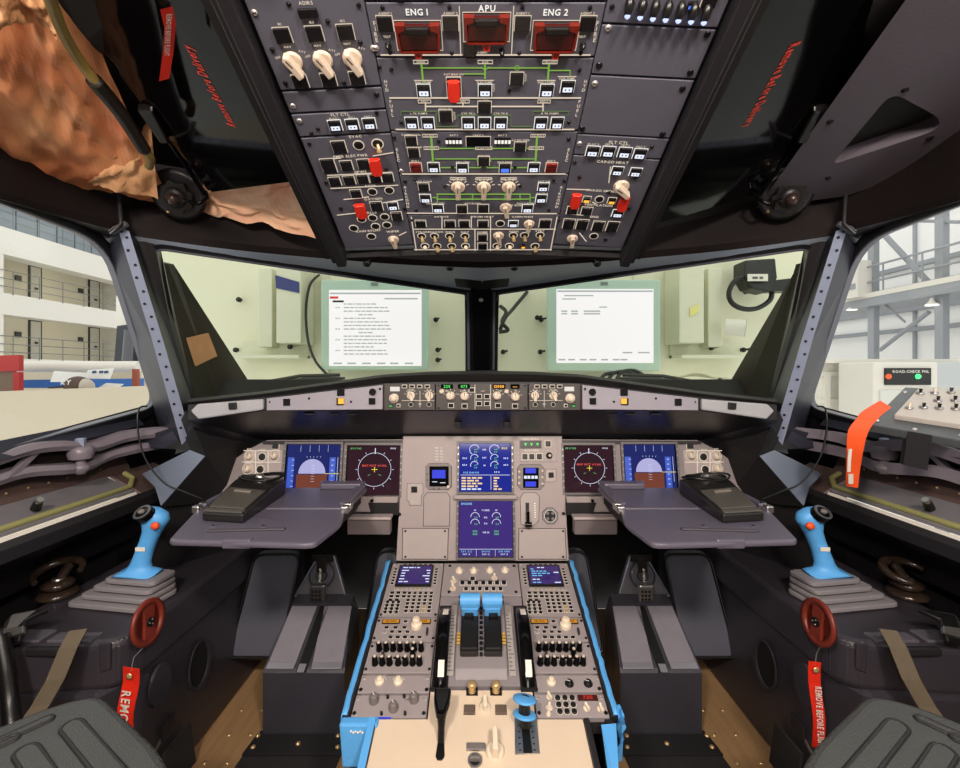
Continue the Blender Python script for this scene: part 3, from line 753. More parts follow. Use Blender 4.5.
# fire panel
p = Panel('fire_panel', 'overhead fire panel with three red guarded handles marked ENG 1, APU and ENG 2', 'control panel', OC, None, OVH, 'overhead panels', rectlocal=crow(2, 57))
for (x, y) in ((60, 92), (322, 92), (610, 92), (870, 92)):
    q = Z3(x, y); p.button(q[0], q[1], 16, 15, 'off'); p.text('AGENT '+('1' if x in (60, 610) else '2'), q[0], q[1]-10, 2.4)
for s_, x, y, x0, x1, y0, y1, ty in (('ENG 1', 187, 47, 105, 285, 85, 200, 212), ('APU', 467, 32, 375, 558, 52, 165, 182), ('ENG 2', 743, 48, 650, 830, 85, 200, 215)):
    a = Z3(x, y); p.text(s_, a[0], a[1], 6.4, 0, LEGW)
    c = Z3((x0+x1)/2, (y0+y1)/2); w, h = (x1-x0)/4, (y1-y0)/4
    A0, B0 = p.lp(*c); W, H = p.sx(c[0], c[1], w), p.sy(c[0], c[1], h)
    k = MB(); k.rect(A0, B0, W*1.04, H*1.06, 0.0008, 0.0002, LEG); k.box(A0-W*0.42, A0+W*0.42, B0-H*0.4, B0+H*0.42, 0, 0.008, REDD, 0.001)
    hnd = k.build('fire_handle', p.root)
    k = MB(); k.box(A0-W*0.26, A0+W*0.26, B0+H*0.22, B0+H*0.46, 0.008, 0.016, BLACK, 0.002); k.build('handle_grip', hnd)
    k = MB()
    for sx_ in (-1, 1):
        k.slab([(A0+sx_*W*0.49, B0+H*0.48, 0.001), (A0+sx_*W*0.27, B0+H*0.48, 0.001), (A0+sx_*W*0.27, B0+H*0.30, 0.001), (A0+sx_*W*0.43, B0+H*0.2, 0.001), (A0+sx_*W*0.40, B0-H*0.46, 0.001), (A0+sx_*W*0.46, B0-H*0.46, 0.001)], (0, 0, 0.009), REDF, 0.0006)
    k.box(A0-W*0.42, A0+W*0.42, B0-H*0.49, B0-H*0.44, 0.001, 0.010, REDF)
    t0 = p.lp(*Z3((x0+x1)/2, ty)); r_ = p.sx(c[0], c[1], 5)
    k.slab([(t0[0]-r_, B0-H*0.47, 0.003), (t0[0]+r_, B0-H*0.47, 0.003), (t0[0]+r_*0.55, t0[1]-r_*0.6, 0.003), (t0[0]-r_*0.55, t0[1]-r_*0.6, 0.003)], (0, 0, 0.005), RED, 0.0008)
    k.circ(t0[0], t0[1]+r_*0.3, r_*0.42, r_*0.2, 0.0081, REDD, 10)
    k.build('red_guard', hnd)['label'] = 'red guard frame with pull tab'
for x, y in ((72, 178), (528, 205), (852, 178)):
    q = Z3(x, y); p.knob(q[0], q[1], 3.0, 'round', BLACK, tall=1.6, name='test_button'); p.text('TEST', q[0]-1, q[1]-8, 2.2)
q = Z3(398, 197); p.button(q[0], q[1], 12.5, 13.5, 'off', outline=False); p.text('AGENT', *Z3(450, 209), 2.0)
for x in (18, 910):
    for i, ch in enumerate('FIRE'): p.text(ch, *Z3(x+(3*i if x < 99 else -4*i), 92+i*22), 4.2)
p.line([Z3(357, 25), Z3(363, 215)], 1); p.line([Z3(575, 25), Z3(566, 215)], 1); p.line([Z3(45, 219), Z3(368, 219)], 1.2); p.line([Z3(428, 219), Z3(880, 219)], 1.2)
for x, y in ((50, 30), (318, 30), (610, 28), (880, 30), (80, 210), (327, 212), (597, 212), (843, 212)): p.screw(*Z3(x, y), 2.2)
for x, y in ((25, 192),): p.screw(*Z3(x, y), 2.8, True)
p.done()
# hydraulic and fuel panel
p = Panel('hydraulic_fuel_panel', 'overhead panel below the fire handles with green flow lines and one red cap', 'control panel', OC, None, OVH, 'overhead panels', rectlocal=crow(57.6, 130.6))
for x in (203, 461, 720): p.box(*Z3(x, 247), 15, 4, 0.6); p.text({203: 'GREEN', 461: 'BLUE', 720: 'YELLOW'}[x], *Z3(x, 247), 1.8)
for pts in ([(206, 257), (212, 325)], [(460, 257), (460, 310)], [(716, 257), (711, 322)]): p.line([Z3(*q) for q in pts], 2.0, GRN)
for pts in ([(208, 271), (445, 271)], [(475, 271), (715, 271)], [(715, 281), (800, 281), (800, 300)], [(375, 295), (460, 295)], [(445, 268), (460, 280), (475, 268)]): p.line([Z3(*q) for q in pts], 1.0, GRN)
q = p.lp(*Z3(588, 271)); p.L.circ(q[0], q[1], 0.004, 0.0009, 0.0004, GRN, 14)
for x, y, k, lab in ((215, 360, 'lit', 'ENG 1 PUMP'), (460, 360, 'lit', 'ELEC PUMP'), (587, 312, 'off', 'PTU'), (707, 360, 'lit', 'ENG 2 PUMP'), (790, 345, 'lit', 'ELEC PUMP')):
    p.button(*Z3(x, y), 13.5, 12, k)
    if lab != 'PTU':
        a = Z3(x-2, y-32); p.text(lab, a[0], a[1], 1.9); p.line([(a[0]-9, a[1]-1.8), (a[0]+9, a[1]-1.8)], 0.6, LEG)
p.text('RAT MAN ON', *Z3(335, 296), 1.9); p.guard(*Z3(336, 352), 12, 20)
for x, y in ((495, 350), (622, 310)): p.text('AUTO', *Z3(x, y), 1.7, -90)
p.line([Z3(80, 391), Z3(842, 391)], 1.3)
for x, s_ in ((218, 'ENG 1'), (372, 'APU'), (696, 'ENG 2')): p.box(*Z3(x, 405), 13, 3.6, 0.6); p.text(s_, *Z3(x, 405), 1.7)
for pts in ([(222, 413), (222, 442)], [(692, 413), (692, 442)], [(372, 412), (372, 425)], [(222, 425), (430, 425)], [(488, 425), (692, 425)]): p.line([Z3(*q) for q in pts], 1.3, LEG)
for pts in ([(123, 462), (126, 445), (264, 445), (268, 505), (352, 505)], [(650, 462), (654, 445), (795, 445), (792, 462)], [(562, 505), (648, 505)], [(350, 470), (352, 460), (430, 460)], [(488, 460), (562, 460), (565, 500)]): p.line([Z3(*q) for q in pts], 0.9, GRND)
p.button(*Z3(458, 427), 13.5, 11.5, 'off'); p.text('X FEED', *Z3(456, 402), 1.8); p.button(*Z3(303, 462), 13, 11.5, 'off'); p.text('MODE SEL', *Z3(302, 436), 1.7); p.text('AUTO', *Z3(338, 462), 1.7, -90)
for x in (167, 232, 393, 458, 523, 683, 748): p.button(*Z3(x, 490), 12.5, 11, 'lit')
for x, s_ in ((195, 'L TK PUMPS'), (393, 'CTR TK L'), (523, 'CTR TK R'), (720, 'R TK PUMPS')): p.text(s_, *Z3(x, 453), 1.8)
p.line([Z3(105, 517), Z3(815, 517)], 1.3)
for x, dx in ((62, 3), (862, -4)):
    for i, ch in enumerate('HYD'): p.text(ch, *Z3(x+dx*i, 325+i*17), 3)
for x, dx in ((82, 3), (838, -4)):
    for i, ch in enumerate('FUEL'): p.text(ch, *Z3(x+dx*i, 405+i*18), 3)
for x, y in ((85, 277), (838, 280), (557, 362), (125, 488), (795, 488), (38, 268)): p.screw(*Z3(x, y), 2.0)
p.done()
# electrical panel
p = Panel('electrical_panel', 'overhead panel with two bright vertical green lines and dark red buttons at its ends', 'control panel', OC, None, OVH, 'overhead panels', rectlocal=crow(131.4, 173.6))
for pts in ([(245, 68), (252, 165)], [(668, 68), (662, 165)]): p.line([Z4(*q) for q in pts], 2.2, GRN)
for pts in ([(278, 113), (422, 113)], [(488, 113), (636, 113)], [(262, 155), (430, 155), (430, 165)], [(482, 165), (482, 155), (655, 155)], [(285, 190), (345, 190)], [(395, 190), (440, 190), (445, 182)], [(465, 182), (470, 190), (515, 190)], [(565, 190), (630, 190)]): p.line([Z4(*q) for q in pts], 1.0, GRN)
for x, y, w_, s_ in ((240, 62, 15, 'AC BUS 1'), (245, 112, 15, 'DC BUS 1'), (455, 112, 17, 'DC BAT BUS'), (672, 62, 15, 'AC BUS 2'), (665, 112, 15, 'DC BUS 2')): p.box(*Z4(x, y), w_, 3.2, 0.5); p.text(s_, *Z4(x, y), 1.5)
for x, y, k in ((165, 80, 'off'), (175, 128, 'off'), (600, 105, 'off'), (455, 163, 'off'), (184, 188, 'red'), (725, 188, 'red'), (255, 188, 'lit'), (370, 190, 'lit'), (540, 190, 'blue'), (655, 188, 'lit')): p.button(*Z4(x, y), 11.5, 9, k)
for x in (335, 530):
    o = p.readout(*Z4(x, 84), 16, 6.5, '', name='battery_readout'); a, b_ = p.lp(*Z4(x, 84)); g = MB()
    for i in range(5): g.box(a+0.006*(i-2)-0.0022, a+0.006*(i-2)+0.0022, b_-0.0035, b_+0.0035, 0.0025, 0.003, LEGW)
    g.build('digits', o)
p.readout(*Z4(433, 85), 24, 9.5, name='voltage_window'); p.box(*Z4(433, 85), 25, 10.5, 0.6)
for x, y, s_ in ((165, 58, 'COMMERCIAL'), (175, 108, 'GALY CAB'), (335, 60, 'BAT 1'), (433, 60, '1 BAT 2'), (530, 60, 'BAT 2'), (602, 80, 'AC ESS FEED'), (455, 143, 'BUS TIE'), (180, 163, 'IDG 1'), (725, 163, 'IDG 2'), (370, 168, 'APU GEN'), (540, 168, 'EXT PWR'), (252, 168, 'GEN 1'), (658, 168, 'GEN 2')): p.text(s_, *Z4(x, y), 1.7)
p.line([Z4(130, 215), Z4(780, 215)], 1.3)
for x, dx in ((108, 2), (795, -3)):
    for i, ch in enumerate('ELEC'): p.text(ch, *Z4(x+dx*i, 118+i*14), 2.6)
for x, y in ((275, 85), (330, 187), (580, 187), (97, 70), (795, 75)): p.screw(*Z4(x, y), 1.9)
p.screw(*Z4(125, 203), 2.3, True); p.done()
# air conditioning panel
p = Panel('air_conditioning_panel', 'overhead panel with three pale knobs in a row over a green ladder diagram', 'control panel', OC, None, OVH, 'overhead panels', rectlocal=crow(174.4, 214.2))
for y, x0, x1 in ((296, 268, 640), (316, 268, 640)): p.line([Z4(x0, y), Z4(x1, y)], 1.3, GRN)
for x in (270, 362, 410, 540, 600, 640): p.line([Z4(x, 296), Z4(x, 334 if x in (270, 640) else 318)], 1.0, GRN)
p.line([Z4(252, 310), Z4(268, 310)], 1, GRN); p.line([Z4(640, 310), Z4(660, 310)], 1, GRN)
for x, s_ in ((352, 'COCKPIT'), (455, 'FWD CABIN'), (555, 'AFT CABIN')): p.knob(*Z4(x, 268), 7.2, 'pointer', ticks=7); p.box(*Z4(x, 234), 16, 2.6, 0.5); p.text(s_, *Z4(x, 234), 1.5)
p.knob(*Z4(543, 350), 6.2, 'pointer', ang=0.2); p.text('X BLEED', *Z4(590, 340), 1.6)
for x, y, k in ((215, 266, 'off'), (222, 312, 'lit'), (272, 352, 'lit'), (368, 354, 'off'), (453, 352, 'off'), (630, 352, 'lit'), (685, 312, 'lit'), (693, 266, 'lit')): p.button(*Z4(x, y), 10.8, 7.6, k)
for x, y, s_ in ((212, 245, 'PACK FLOW'), (215, 295, 'PACK 1'), (262, 333, 'ENG 1 BLEED'), (410, 333, 'APU BLEED'), (625, 333, 'ENG 2 BLEED'), (690, 293, 'PACK 2'), (697, 245, 'HOT AIR')): p.text(s_, *Z4(x, y), 1.5)
p.line([Z4(150, 372), Z4(745, 374)], 1.2)
for x, dx in ((140, 2), (765, -3)):
    for i, ch in enumerate('AIRCOND'): p.text(ch, *Z4(x+dx*i, 268+i*13), 2.2)
for x, y in ((180, 240), (300, 262), (600, 262), (735, 240), (185, 360), (715, 360), (778, 243), (140, 245)): p.screw(*Z4(x, y), 1.8)
p.done()
# front row: switches
p = Panel('exterior_light_panel', 'frontmost overhead panel with two rows of small round toggle switches and a pale wiper knob', 'control panel', OC, None, OVH, 'overhead panels', rectlocal=crow(215, 252))
for x in (203, 320, 377, 452): p.button(*Z4(x, 413), 10.5, 6.5, 'off')
p.button(*Z4(573, 413), 9.5, 6, 'lit'); p.button(*Z4(700, 412), 11.5, 8, 'off'); p.hole(*Z4(521, 413), 4.6)
p.button(*Z4(450, 468), 9.5, 6.5, 'off'); p.button(*Z4(450, 503), 9.5, 6, 'off'); p.button(*Z4(613, 502), 5, 4, 'amber', outline=False)
p.knob(*Z4(636, 415), 5.5, 'pointer', ang=-0.1); p.knob(*Z4(514, 462), 5.6, 'pointer', ang=0.2)
for x, y, t in ((207, 463, -1), (258, 463, -1), (318, 463, -1), (380, 463, -1), (220, 503, 1), (268, 503, -1), (327, 503, -1), (382, 503, 1), (573, 460, -1), (618, 460, -1), (680, 459, -1), (508, 503, 1), (557, 503, 1), (660, 503, -1)): p.hole(*Z4(x, y), 4.4, t, BRASS if t < 0 else OFFW)
for pts in ([(288, 385), (288, 432)], [(405, 385), (405, 430)], [(420, 438), (420, 520)], [(482, 385), (482, 520)], [(178, 436), (742, 436)], [(165, 388), (185, 520)], [(748, 388), (722, 520)], [(178, 518), (725, 518)]): p.line([Z4(*q) for q in pts], 1.0)
for x, y, s_ in ((285, 386, 'ANTI ICE'), (452, 386, 'PROBE HEAT'), (610, 386, 'CABIN PRESS'), (210, 447, 'STROBE'), (262, 447, 'BEACON'), (320, 447, 'WING'), (380, 447, 'NAV'), (450, 448, 'DOME'), (575, 445, 'SIGNS'), (680, 443, 'STBY')): p.text(s_, *Z4(x, y), 1.6)
for x, y in ((168, 400), (755, 400)): p.screw(*Z4(x, y), 1.7)
p.done()
# ======================= overhead: left column ======================================================
def ZA(x, y): return (230+x/3.07, y/3.07)
LL, LR = -0.154, 0.0006
def lrow(y0, y1): return crow(y0, y1, LL, LR, OL, 340)
p = Panel('navigation_unit_panel', 'left overhead panel marked ADIRS with three big pale pointer knobs', 'control panel', OL, None, OVH, 'overhead panels', rectlocal=(LL, LR, OL.hit(330, 88)[1], OL.hit(330, -40)[1]))
p.text('ADIRS', *ZA(232, 8), 3.6); p.button(*ZA(240, 38), 20, 10, 'off', 'dark_display', outline=False)
for i, (x, y) in enumerate(((162, 107), (260, 102), (355, 97))): p.button(*ZA(x, y), 16.5, 15.5, 'off'); p.text('IR'+str((1, 3, 2)[i]), *ZA(x-10, y-34), 2.4)
for x, y in ((193, 188), (285, 184), (376, 178)):
    p.knob(*ZA(x, y), 10.0, 'pointer', ang=0.45); p.text('NAV', *ZA(x-16, y-45), 2.2); p.text('OFF', *ZA(x-46, y-12), 2.2, 10); p.text('ATT', *ZA(x+28, y-30), 2.2, -20)
for x, y in ((216, 248), (303, 243), (390, 238)): p.button(*ZA(x, y), 15, 13, 'off')
for x, y in ((180, 12), (395, 15), (300, 65), (170, 255), (350, 255), (400, 130), (130, 152)): p.screw(*ZA(x, y), 2.4)
for x, y in ((75, 38), (440, 147)): p.screw(*ZA(x, y), 3.0, True)
p.done()
p = Panel('blank_panel', 'narrow blank overhead panel below the three left pointer knobs', 'control panel', OL, None, OVH, 'overhead panels', rectlocal=lrow(89, 111))
p.screw(*ZA(193, 325), 2.8, True); p.screw(*ZA(450, 290), 2.8); p.done()
p = Panel('button_panel', 'left overhead panel marked FLT CTL with three lit white buttons', 'control panel', OL, None, OVH, 'overhead panels', rectlocal=lrow(112, 135))
p.text('FLT CTL', *ZA(338, 351), 2.8)
for i, (x, y) in enumerate(((323, 384), (376, 381), (428, 378))): p.button(*ZA(x, y), 13, 10.5, 'lit'); p.text(('ELAC 1', 'SEC 1', 'FAC 1')[i], *ZA(x-4, y-21), 1.8)
p.screw(*ZA(213, 371), 2.8, True); p.screw(*ZA(450, 345), 2.2); p.screw(*ZA(270, 395), 2); p.done()
p = Panel('emergency_panel', 'left overhead panel with two red safety caps and rows of dark buttons and round switches', 'control panel', OL, None, OVH, 'overhead panels', rectlocal=lrow(136, 249))
p.text('EVAC', *ZA(385, 418), 2.6); p.button(*ZA(335, 450), 14, 12, 'off'); p.hole(*ZA(395, 445), 5.8); p.hole(*ZA(453, 441), 6.2, -1)
p.text('EMER ELEC PWR', *ZA(370, 478), 2.4); p.button(*ZA(303, 508), 14, 14, 'off'); p.button(*ZA(358, 507), 12, 9.5, 'off'); p.button(*ZA(410, 502), 12, 9.5, 'off'); p.guard(*ZA(448, 504), 11.5, 16, False)
for x, y in ((322, 556), (366, 552), (408, 548), (447, 546), (484, 544)): p.button(*ZA(x, y), 11.5, 8.5, 'off')
p.text('GPWS', *ZA(400, 527), 2.2)
p.button(*ZA(387, 593), 11, 7.5, 'off'); p.hole(*ZA(437, 588), 5); p.hole(*ZA(489, 584), 5); p.text('RCDR', *ZA(432, 570), 2)
p.guard(*ZA(402, 640), 11, 13, False); p.button(*ZA(450, 632), 12, 9, 'off'); p.button(*ZA(500, 631), 10.5, 7.5, 'lit'); p.text('OXYGEN', *ZA(440, 610), 2)
for x, y in ((404, 672), (438, 668), (475, 665), (447, 694), (482, 690), (380, 700), (434, 725)): p.hole(*ZA(x, y), 4.8)
p.button(*ZA(512, 662), 10.5, 8, 'off'); p.text('CALLS', *ZA(430, 652), 2); p.text('RAIN RPLNT', *ZA(425, 708), 1.9); p.text('WIPER', *ZA(500, 710), 1.9)
p.knob(*ZA(502, 735), 5.6, 'pointer', ang=0.15)
for y0, y1, x0, x1 in ((478, 468, 440, 500), (492, 484, 280, 340), (538, 528, 300, 495), (578, 568, 310, 515), (612, 604, 350, 425), (622, 612, 470, 530), (660, 650, 330, 420), (722, 712, 520, 540)): p.line([ZA(x0, y0), ZA(x1, y1)], 1.0)
for x, y in ((243, 440), (250, 408), (480, 520), (295, 560), (340, 640), (535, 640)): p.screw(*ZA(x, y), 2.0)
p.done()
# ======================= overhead: right column ======================================================
def ZB(x, y): return (560+x/3.07, y/3.07)
RL, RR_ = -0.0006, 0.156
def rrow(y0, y1): return crow(y0, y1, RL, RR_, OR, 635)
p = Panel('switch_light_panel', 'right overhead panel with a row of small white-tipped toggles under amber print', 'control panel', OR, None, OVH, 'overhead panels', rectlocal=(RL, RR_, OR.hit(650, 25)[1], OR.hit(650, -40)[1]))
for x, y in ((208, 48), (247, 52), (286, 56), (325, 59), (364, 62), (403, 65), (442, 68)):
    a, b_ = p.lp(*ZB(x, y-22)); k = MB(); r_ = 0.006
    k.tube([(a, b_+0.012, 0), (a, b_+0.010, 0.006), (a, b_+0.004, 0.009), (a, b_-0.003, 0.008)], [r_*0.7, r_, r_, r_*0.8], BLACK, 10); o = k.build('toggle_switch', p.root)
    k = MB(); k.sphere((a, b_-0.003, 0.0105), 0.004, LED, n=10, k=6); k.build('lit_tip', o)
for x, y, s_ in ((212, 13, 'VIB'), (252, 14, 'DIM'), (290, 18, 'ANN'), (330, 20, 'LT')): p.text(s_, *ZB(x, y), 2.0, 0, LITA)
p.button(*ZB(403, 14), 8, 8, 'blue', outline=False); p.button(*ZB(458, 3), 15, 12, 'off'); p.screw(*ZB(160, 20), 2.6); p.done()
p = Panel('blank_panel', 'upper of two large blank panels in the right overhead column', 'control panel', OR, None, OVH, 'overhead panels', rectlocal=rrow(25.6, 76.5))
for x, y in ((120, 200), (400, 222), (452, 105)): p.screw(*ZB(x, y), 3.4)
p.screw(*ZB(148, 85), 3.2, True); p.done()
p = Panel('blank_panel', 'lower of two large blank panels in the right overhead column', 'control panel', OR, None, OVH, 'overhead panels', rectlocal=rrow(77.3, 136.5))
for x, y in ((68, 395), (315, 412), (376, 272)): p.screw(*ZB(x, y), 3.2)
p.screw(*ZB(107, 256), 3.0, True); p.done()
p = Panel('button_panel', 'right overhead panel marked FLT CTL with four lit white buttons', 'control panel', OR, None, OVH, 'overhead panels', rectlocal=rrow(137.2, 158))
p.text('FLT CTL', *ZB(180, 437), 2.8)
for i, (x, y) in enumerate(((100, 463), (148, 464), (198, 467), (245, 471))): p.button(*ZB(x, y), 13, 10, 'lit'); p.text(('ELAC 2', 'SEC 2', 'SEC 3', 'FAC 2')[i], *ZB(x+3, y-21), 1.8)
p.screw(*ZB(60, 440), 2.6, True); p.screw(*ZB(282, 450), 2); p.done()
p = Panel('cargo_panel', 'right overhead panel marked CARGO HEAT with two red safety caps and two pale knobs', 'control panel', OR, None, OVH, 'overhead panels', rectlocal=rrow(158.6, 249))
p.text('CARGO HEAT', *ZB(162, 497), 2.5)
for x, y in ((176, 523), (232, 527)): p.button(*ZB(x, y), 11.5, 8, 'lit')
p.knob(*ZB(188, 572), 8.2, 'pointer', ang=0.9); p.text('CARGO SMOKE', *ZB(128, 585), 2.1)
p.guard(*ZB(48, 609), 10, 13.5, False); p.guard(*ZB(193, 618), 10, 13, False); p.button(*ZB(82, 611), 8, 6, 'amber'); p.button(*ZB(159, 615), 8, 6, 'amber'); p.hole(*ZB(121, 611), 4.8)
p.text('VENTILATION', *ZB(118, 629), 2.0)
for x, y, k in ((38, 644, 'off'), (82, 646, 'off'), (177, 654, 'lit')): p.button(*ZB(x, y), 11, 7, k)
for x, y in ((27, 686), (68, 688), (117, 693), (161, 694)): p.button(*ZB(x, y), 11.5, 9.5, 'off')
p.text('ENG', *ZB(105, 665), 2.0); p.knob(*ZB(38, 732), 5.6, 'pointer', ang=0.1); p.hole(*ZB(104, 724), 4.6)
for pts in ([(22, 580), (90, 582)], [(155, 512), (150, 560)], [(18, 655), (70, 660)], [(100, 620), (110, 625)], [(60, 715), (80, 740)]): p.line([ZB(*q) for q in pts], 1.0)
for x, y in ((60, 543), (230, 545), (45, 498), (150, 590), (140, 735), (212, 640)): p.screw(*ZB(x, y), 2.0)
p.done()
# ======================= main instrument panel =====================================================
MP = Plane((0, 1.25, ZC-0.5076), (1, 0, 0), (0, 0.06, 0.324))
SIDEP = 0.012
t = thing('instrument_panel', 'grey main instrument panel across the nose below the glareshield', 'instrument panel', MP.mat())
def mploc(px, py, z=0): a, b = MP.hit(px, py, z); return (a, b)
def mirror(pts): return [(964-x, y) for x, y in pts][::-1]
# centre plate with openings is one raised plate; side plates further back
k = MB(); k.prism([mploc(*q) for q in ((396, 561), (403, 436), (562, 436), (569, 561))], -0.012, 0, MPG, 0.002)
k.build('centre_plate', t)
sidep = [(215, 515), (236, 478), (247, 449), (265, 440), (404, 439), (401, 513)]
for s in (-1, 1):
    pts = sidep if s < 0 else mirror(sidep)
    k = MB(); k.prism([mploc(*q) for q in pts], -0.022, -0.010, SPG, 0.002); k.build('side_plate', t)
    k = MB(); pts = [(190, 515), (216, 470), (246, 449), (236, 478), (218, 512)]; pts = pts if s < 0 else mirror(pts)
    k.prism([mploc(*q) for q in pts], -0.03, -0.016, SPG, 0.002)
    a, b = mploc(212 if s < 0 else 752, 489); k.circ(a, b, 0.022, 0.004, -0.0155, BLACK, 20, 0.004); k.disc(a, b, 0.018, -0.0155, -0.014, BLACKM, 20)
    for i in range(5): k.box(a-0.015, a+0.015, b-0.012+0.006*i-0.001, b-0.012+0.006*i+0.001, -0.014, -0.0125, FRAME)
    k.build('speaker_plate', t)
    # brow over the displays
    k = MB(); pts = [(262, 441), (404, 440), (404, 443.5), (262, 444)]; pts = pts if s < 0 else mirror(pts)
    k.prism([mploc(*q) for q in pts], -0.010, -0.004, FRAME); k.build('brow_strip', t)
# fittings of the centre plate
def recess(name, pts, z, m, bev=0.001, par=None):
    k = MB(); k.prism([mploc(*q) for q in pts], 0.0001, z, m, bev); return k.build(name, par or t)
def Z6(x, y): return (380+x/4.364, 420+y/4.364)
def outline(mb, pts, th, m, z=0.0002):
    q = [mploc(*p_) for p_ in pts]; mb.line(q+[q[0]], th, z, m, 0.0008)
SHADOW = mat('panel gap', (52, 46, 47), 0.6, var=0.1)  # dark joint lines drawn round plates and instruments
PLATE = mat('light grey cover plate', (172, 162, 160), 0.45, var=0.06)
for pts in ([(100, 474), (298, 474), (294, 606), (98, 606)], [(607, 474), (806, 474), (812, 606), (605, 606)]):
    o = recess('blank_cover', [Z6(*q) for q in pts], 0.003, PLATE, 0.0015); k = MB()
    outline(k, [Z6(*q) for q in pts], 0.003, SHADOW); k.build('cover_gap', o); k = MB()
    xs = [q[0] for q in pts]; ys = [q[1] for q in pts]
    for x in (min(xs)+14, max(xs)-14):
        for y in (min(ys)+10, max(ys)-10): a, b = mploc(*Z6(x, y)); k.disc(a, b, 0.003, 0.003, 0.0042, SCREW, 8)
    k.islands('cover_screw', o)
pts = [(192, 335), (206, 318), (292, 318), (305, 335), (303, 462), (190, 462)]
o = recess('recessed_pocket', [Z6(*q) for q in pts], 0.0015, MPG); k = MB(); outline(k, [Z6(*q) for q in pts], 0.0025, SHADOW); k.build('pocket_edge', o)
pts = [(120, 278), (186, 278), (188, 322), (180, 330), (180, 372), (130, 372), (130, 358), (118, 350)]
o = recess('switch_plate', [Z6(*q) for q in pts], 0.002, PLATE); k = MB(); outline(k, [Z6(*q) for q in pts], 0.0016, SHADOW)
a, b = mploc(*Z6(150, 303)); k.box(a-0.008, a+0.008, b-0.008, b+0.008, 0.002, 0.006, CAP, 0.001); k.build('push_button', o)
pts = [(722, 215), (768, 215), (768, 260), (758, 270), (722, 270)]
o = recess('switch_plate', [Z6(*q) for q in pts], 0.002, PLATE); k = MB(); outline(k, [Z6(*q) for q in pts], 0.0016, SHADOW)
a, b = mploc(*Z6(746, 240)); k.box(a-0.007, a+0.007, b-0.007, b+0.007, 0.002, 0.006, CAP, 0.001); k.build('push_button', o)
k = MB()   # small placards
for i in range(5):
    for dx in (-8, 12):
        a, b = mploc(*Z6(256+dx, 122+i*13)); k.text(('SPEED', 'FLAP', '1 230', '2 200', '3 185')[i] if dx < 0 else ('KT', 'MAX', 'LDG', 'VLE', 'VLO')[i], a, b, 0.0022, 0.0004, LEGW)
k.build('placard_lettering', t)
k = MB()
for x, y in ((86, 411), (800, 408)): a, b = mploc(*Z6(x, y)); k.disc(a, b, 0.0045, 0, 0.004, SCREW, 10)
k.islands('panel_fastener', t)
# gear lever
pts = [(612, 340), (628, 318), (680, 318), (695, 335), (692, 440), (668, 462), (616, 455)]
g = recess('gear_lever_slot', [Z6(*q) for q in pts], 0.002, PLATE); k = MB(); outline(k, [Z6(*q) for q in pts], 0.0022, SHADOW)
a, b = mploc(*Z6(643, 400)); k.box(a-0.005, a+0.005, b-0.024, b+0.024, 0.0015, 0.003, BLACK)
a2, b2 = mploc(*Z6(676, 395)); 
for i in range(7): k.box(a2-0.0015, a2+0.0015, b2-0.018+0.006*i, b2-0.0155+0.006*i, 0.002, 0.0026, LEGW)
k.build('slot_marks', g)
k = MB(); a, b = mploc(*Z6(643, 415)); k.box(a-0.004, a+0.004, b-0.02, b+0.012, 0.003, 0.022, GLOSSB, 0.001); k.cyl((a-0.009, b-0.022, 0.024), (a+0.009, b-0.022, 0.024), 0.007, 0.007, 12, GLOSSB); k.build('gear_lever', g)
# round gauge with four lobes
a, b = mploc(*Z6(742, 418)); k = MB()
oc = [(a+0.0225*math.cos(PI/8+i*PI/4), b+0.0225*math.sin(PI/8+i*PI/4)) for i in range(8)]
k.prism(oc, 0, 0.003, MPG, 0.001); k.line(oc+[oc[0]], 0.0016, 0.0002, SHADOW, 0.0031); k.disc(a, b, 0.018, 0.003, 0.0045, BLACK, 24)
for i in range(4):
    c_ = PI/4+i*PI/2; k.disc(a+0.010*math.cos(c_), b+0.010*math.sin(c_), 0.0042, 0.0045, 0.0055, mat('gauge face', (120, 112, 110), 0.4), 12)
k.circ(a, b, 0.0165, 0.0012, 0.0046, LEGW, 24); k.build('triple_gauge', t)
# gear lights and autobrake
g = Panel('gear_light_panel', 'black panel with three lit green down arrows above three dark autobrake buttons', 'control panel', MP, (519.5, 437, 557, 462), MPG, raise_=0.0030, thick=0.003, bev=0.0006)
def bg(x0, y0, x1, y1):
    a, b = g.lp(*Z6(x0, y1)); a1, b1 = g.lp(*Z6(x1, y0)); k = MB(); k.box(a, a1, b, b1, 0, 0.002, BLACK, 0.0006); return k.build('black_window', g.root)
w_ = bg(612, 90, 704, 124); k = MB()
for x in (635, 661, 687):
    a, b = g.lp(*Z6(x, 107)); k.prism([(a-0.0042, b+0.0036), (a+0.0042, b+0.0036), (a, b-0.0042)], 0.002, 0.0026, LITG)
k.build('green_arrows', w_)
g.text('LDG GEAR', *Z6(658, 83), 2.0); g.button(*Z6(733, 104), 5.5, 6, 'off'); g.text('AUTO BRK', *Z6(662, 133), 1.8)
for x in (632, 662, 695): g.button(*Z6(x, 160), 5.5, 6, 'off')
g.knob(*Z6(738, 155), 3.2, 'black', BLACK); g.done()
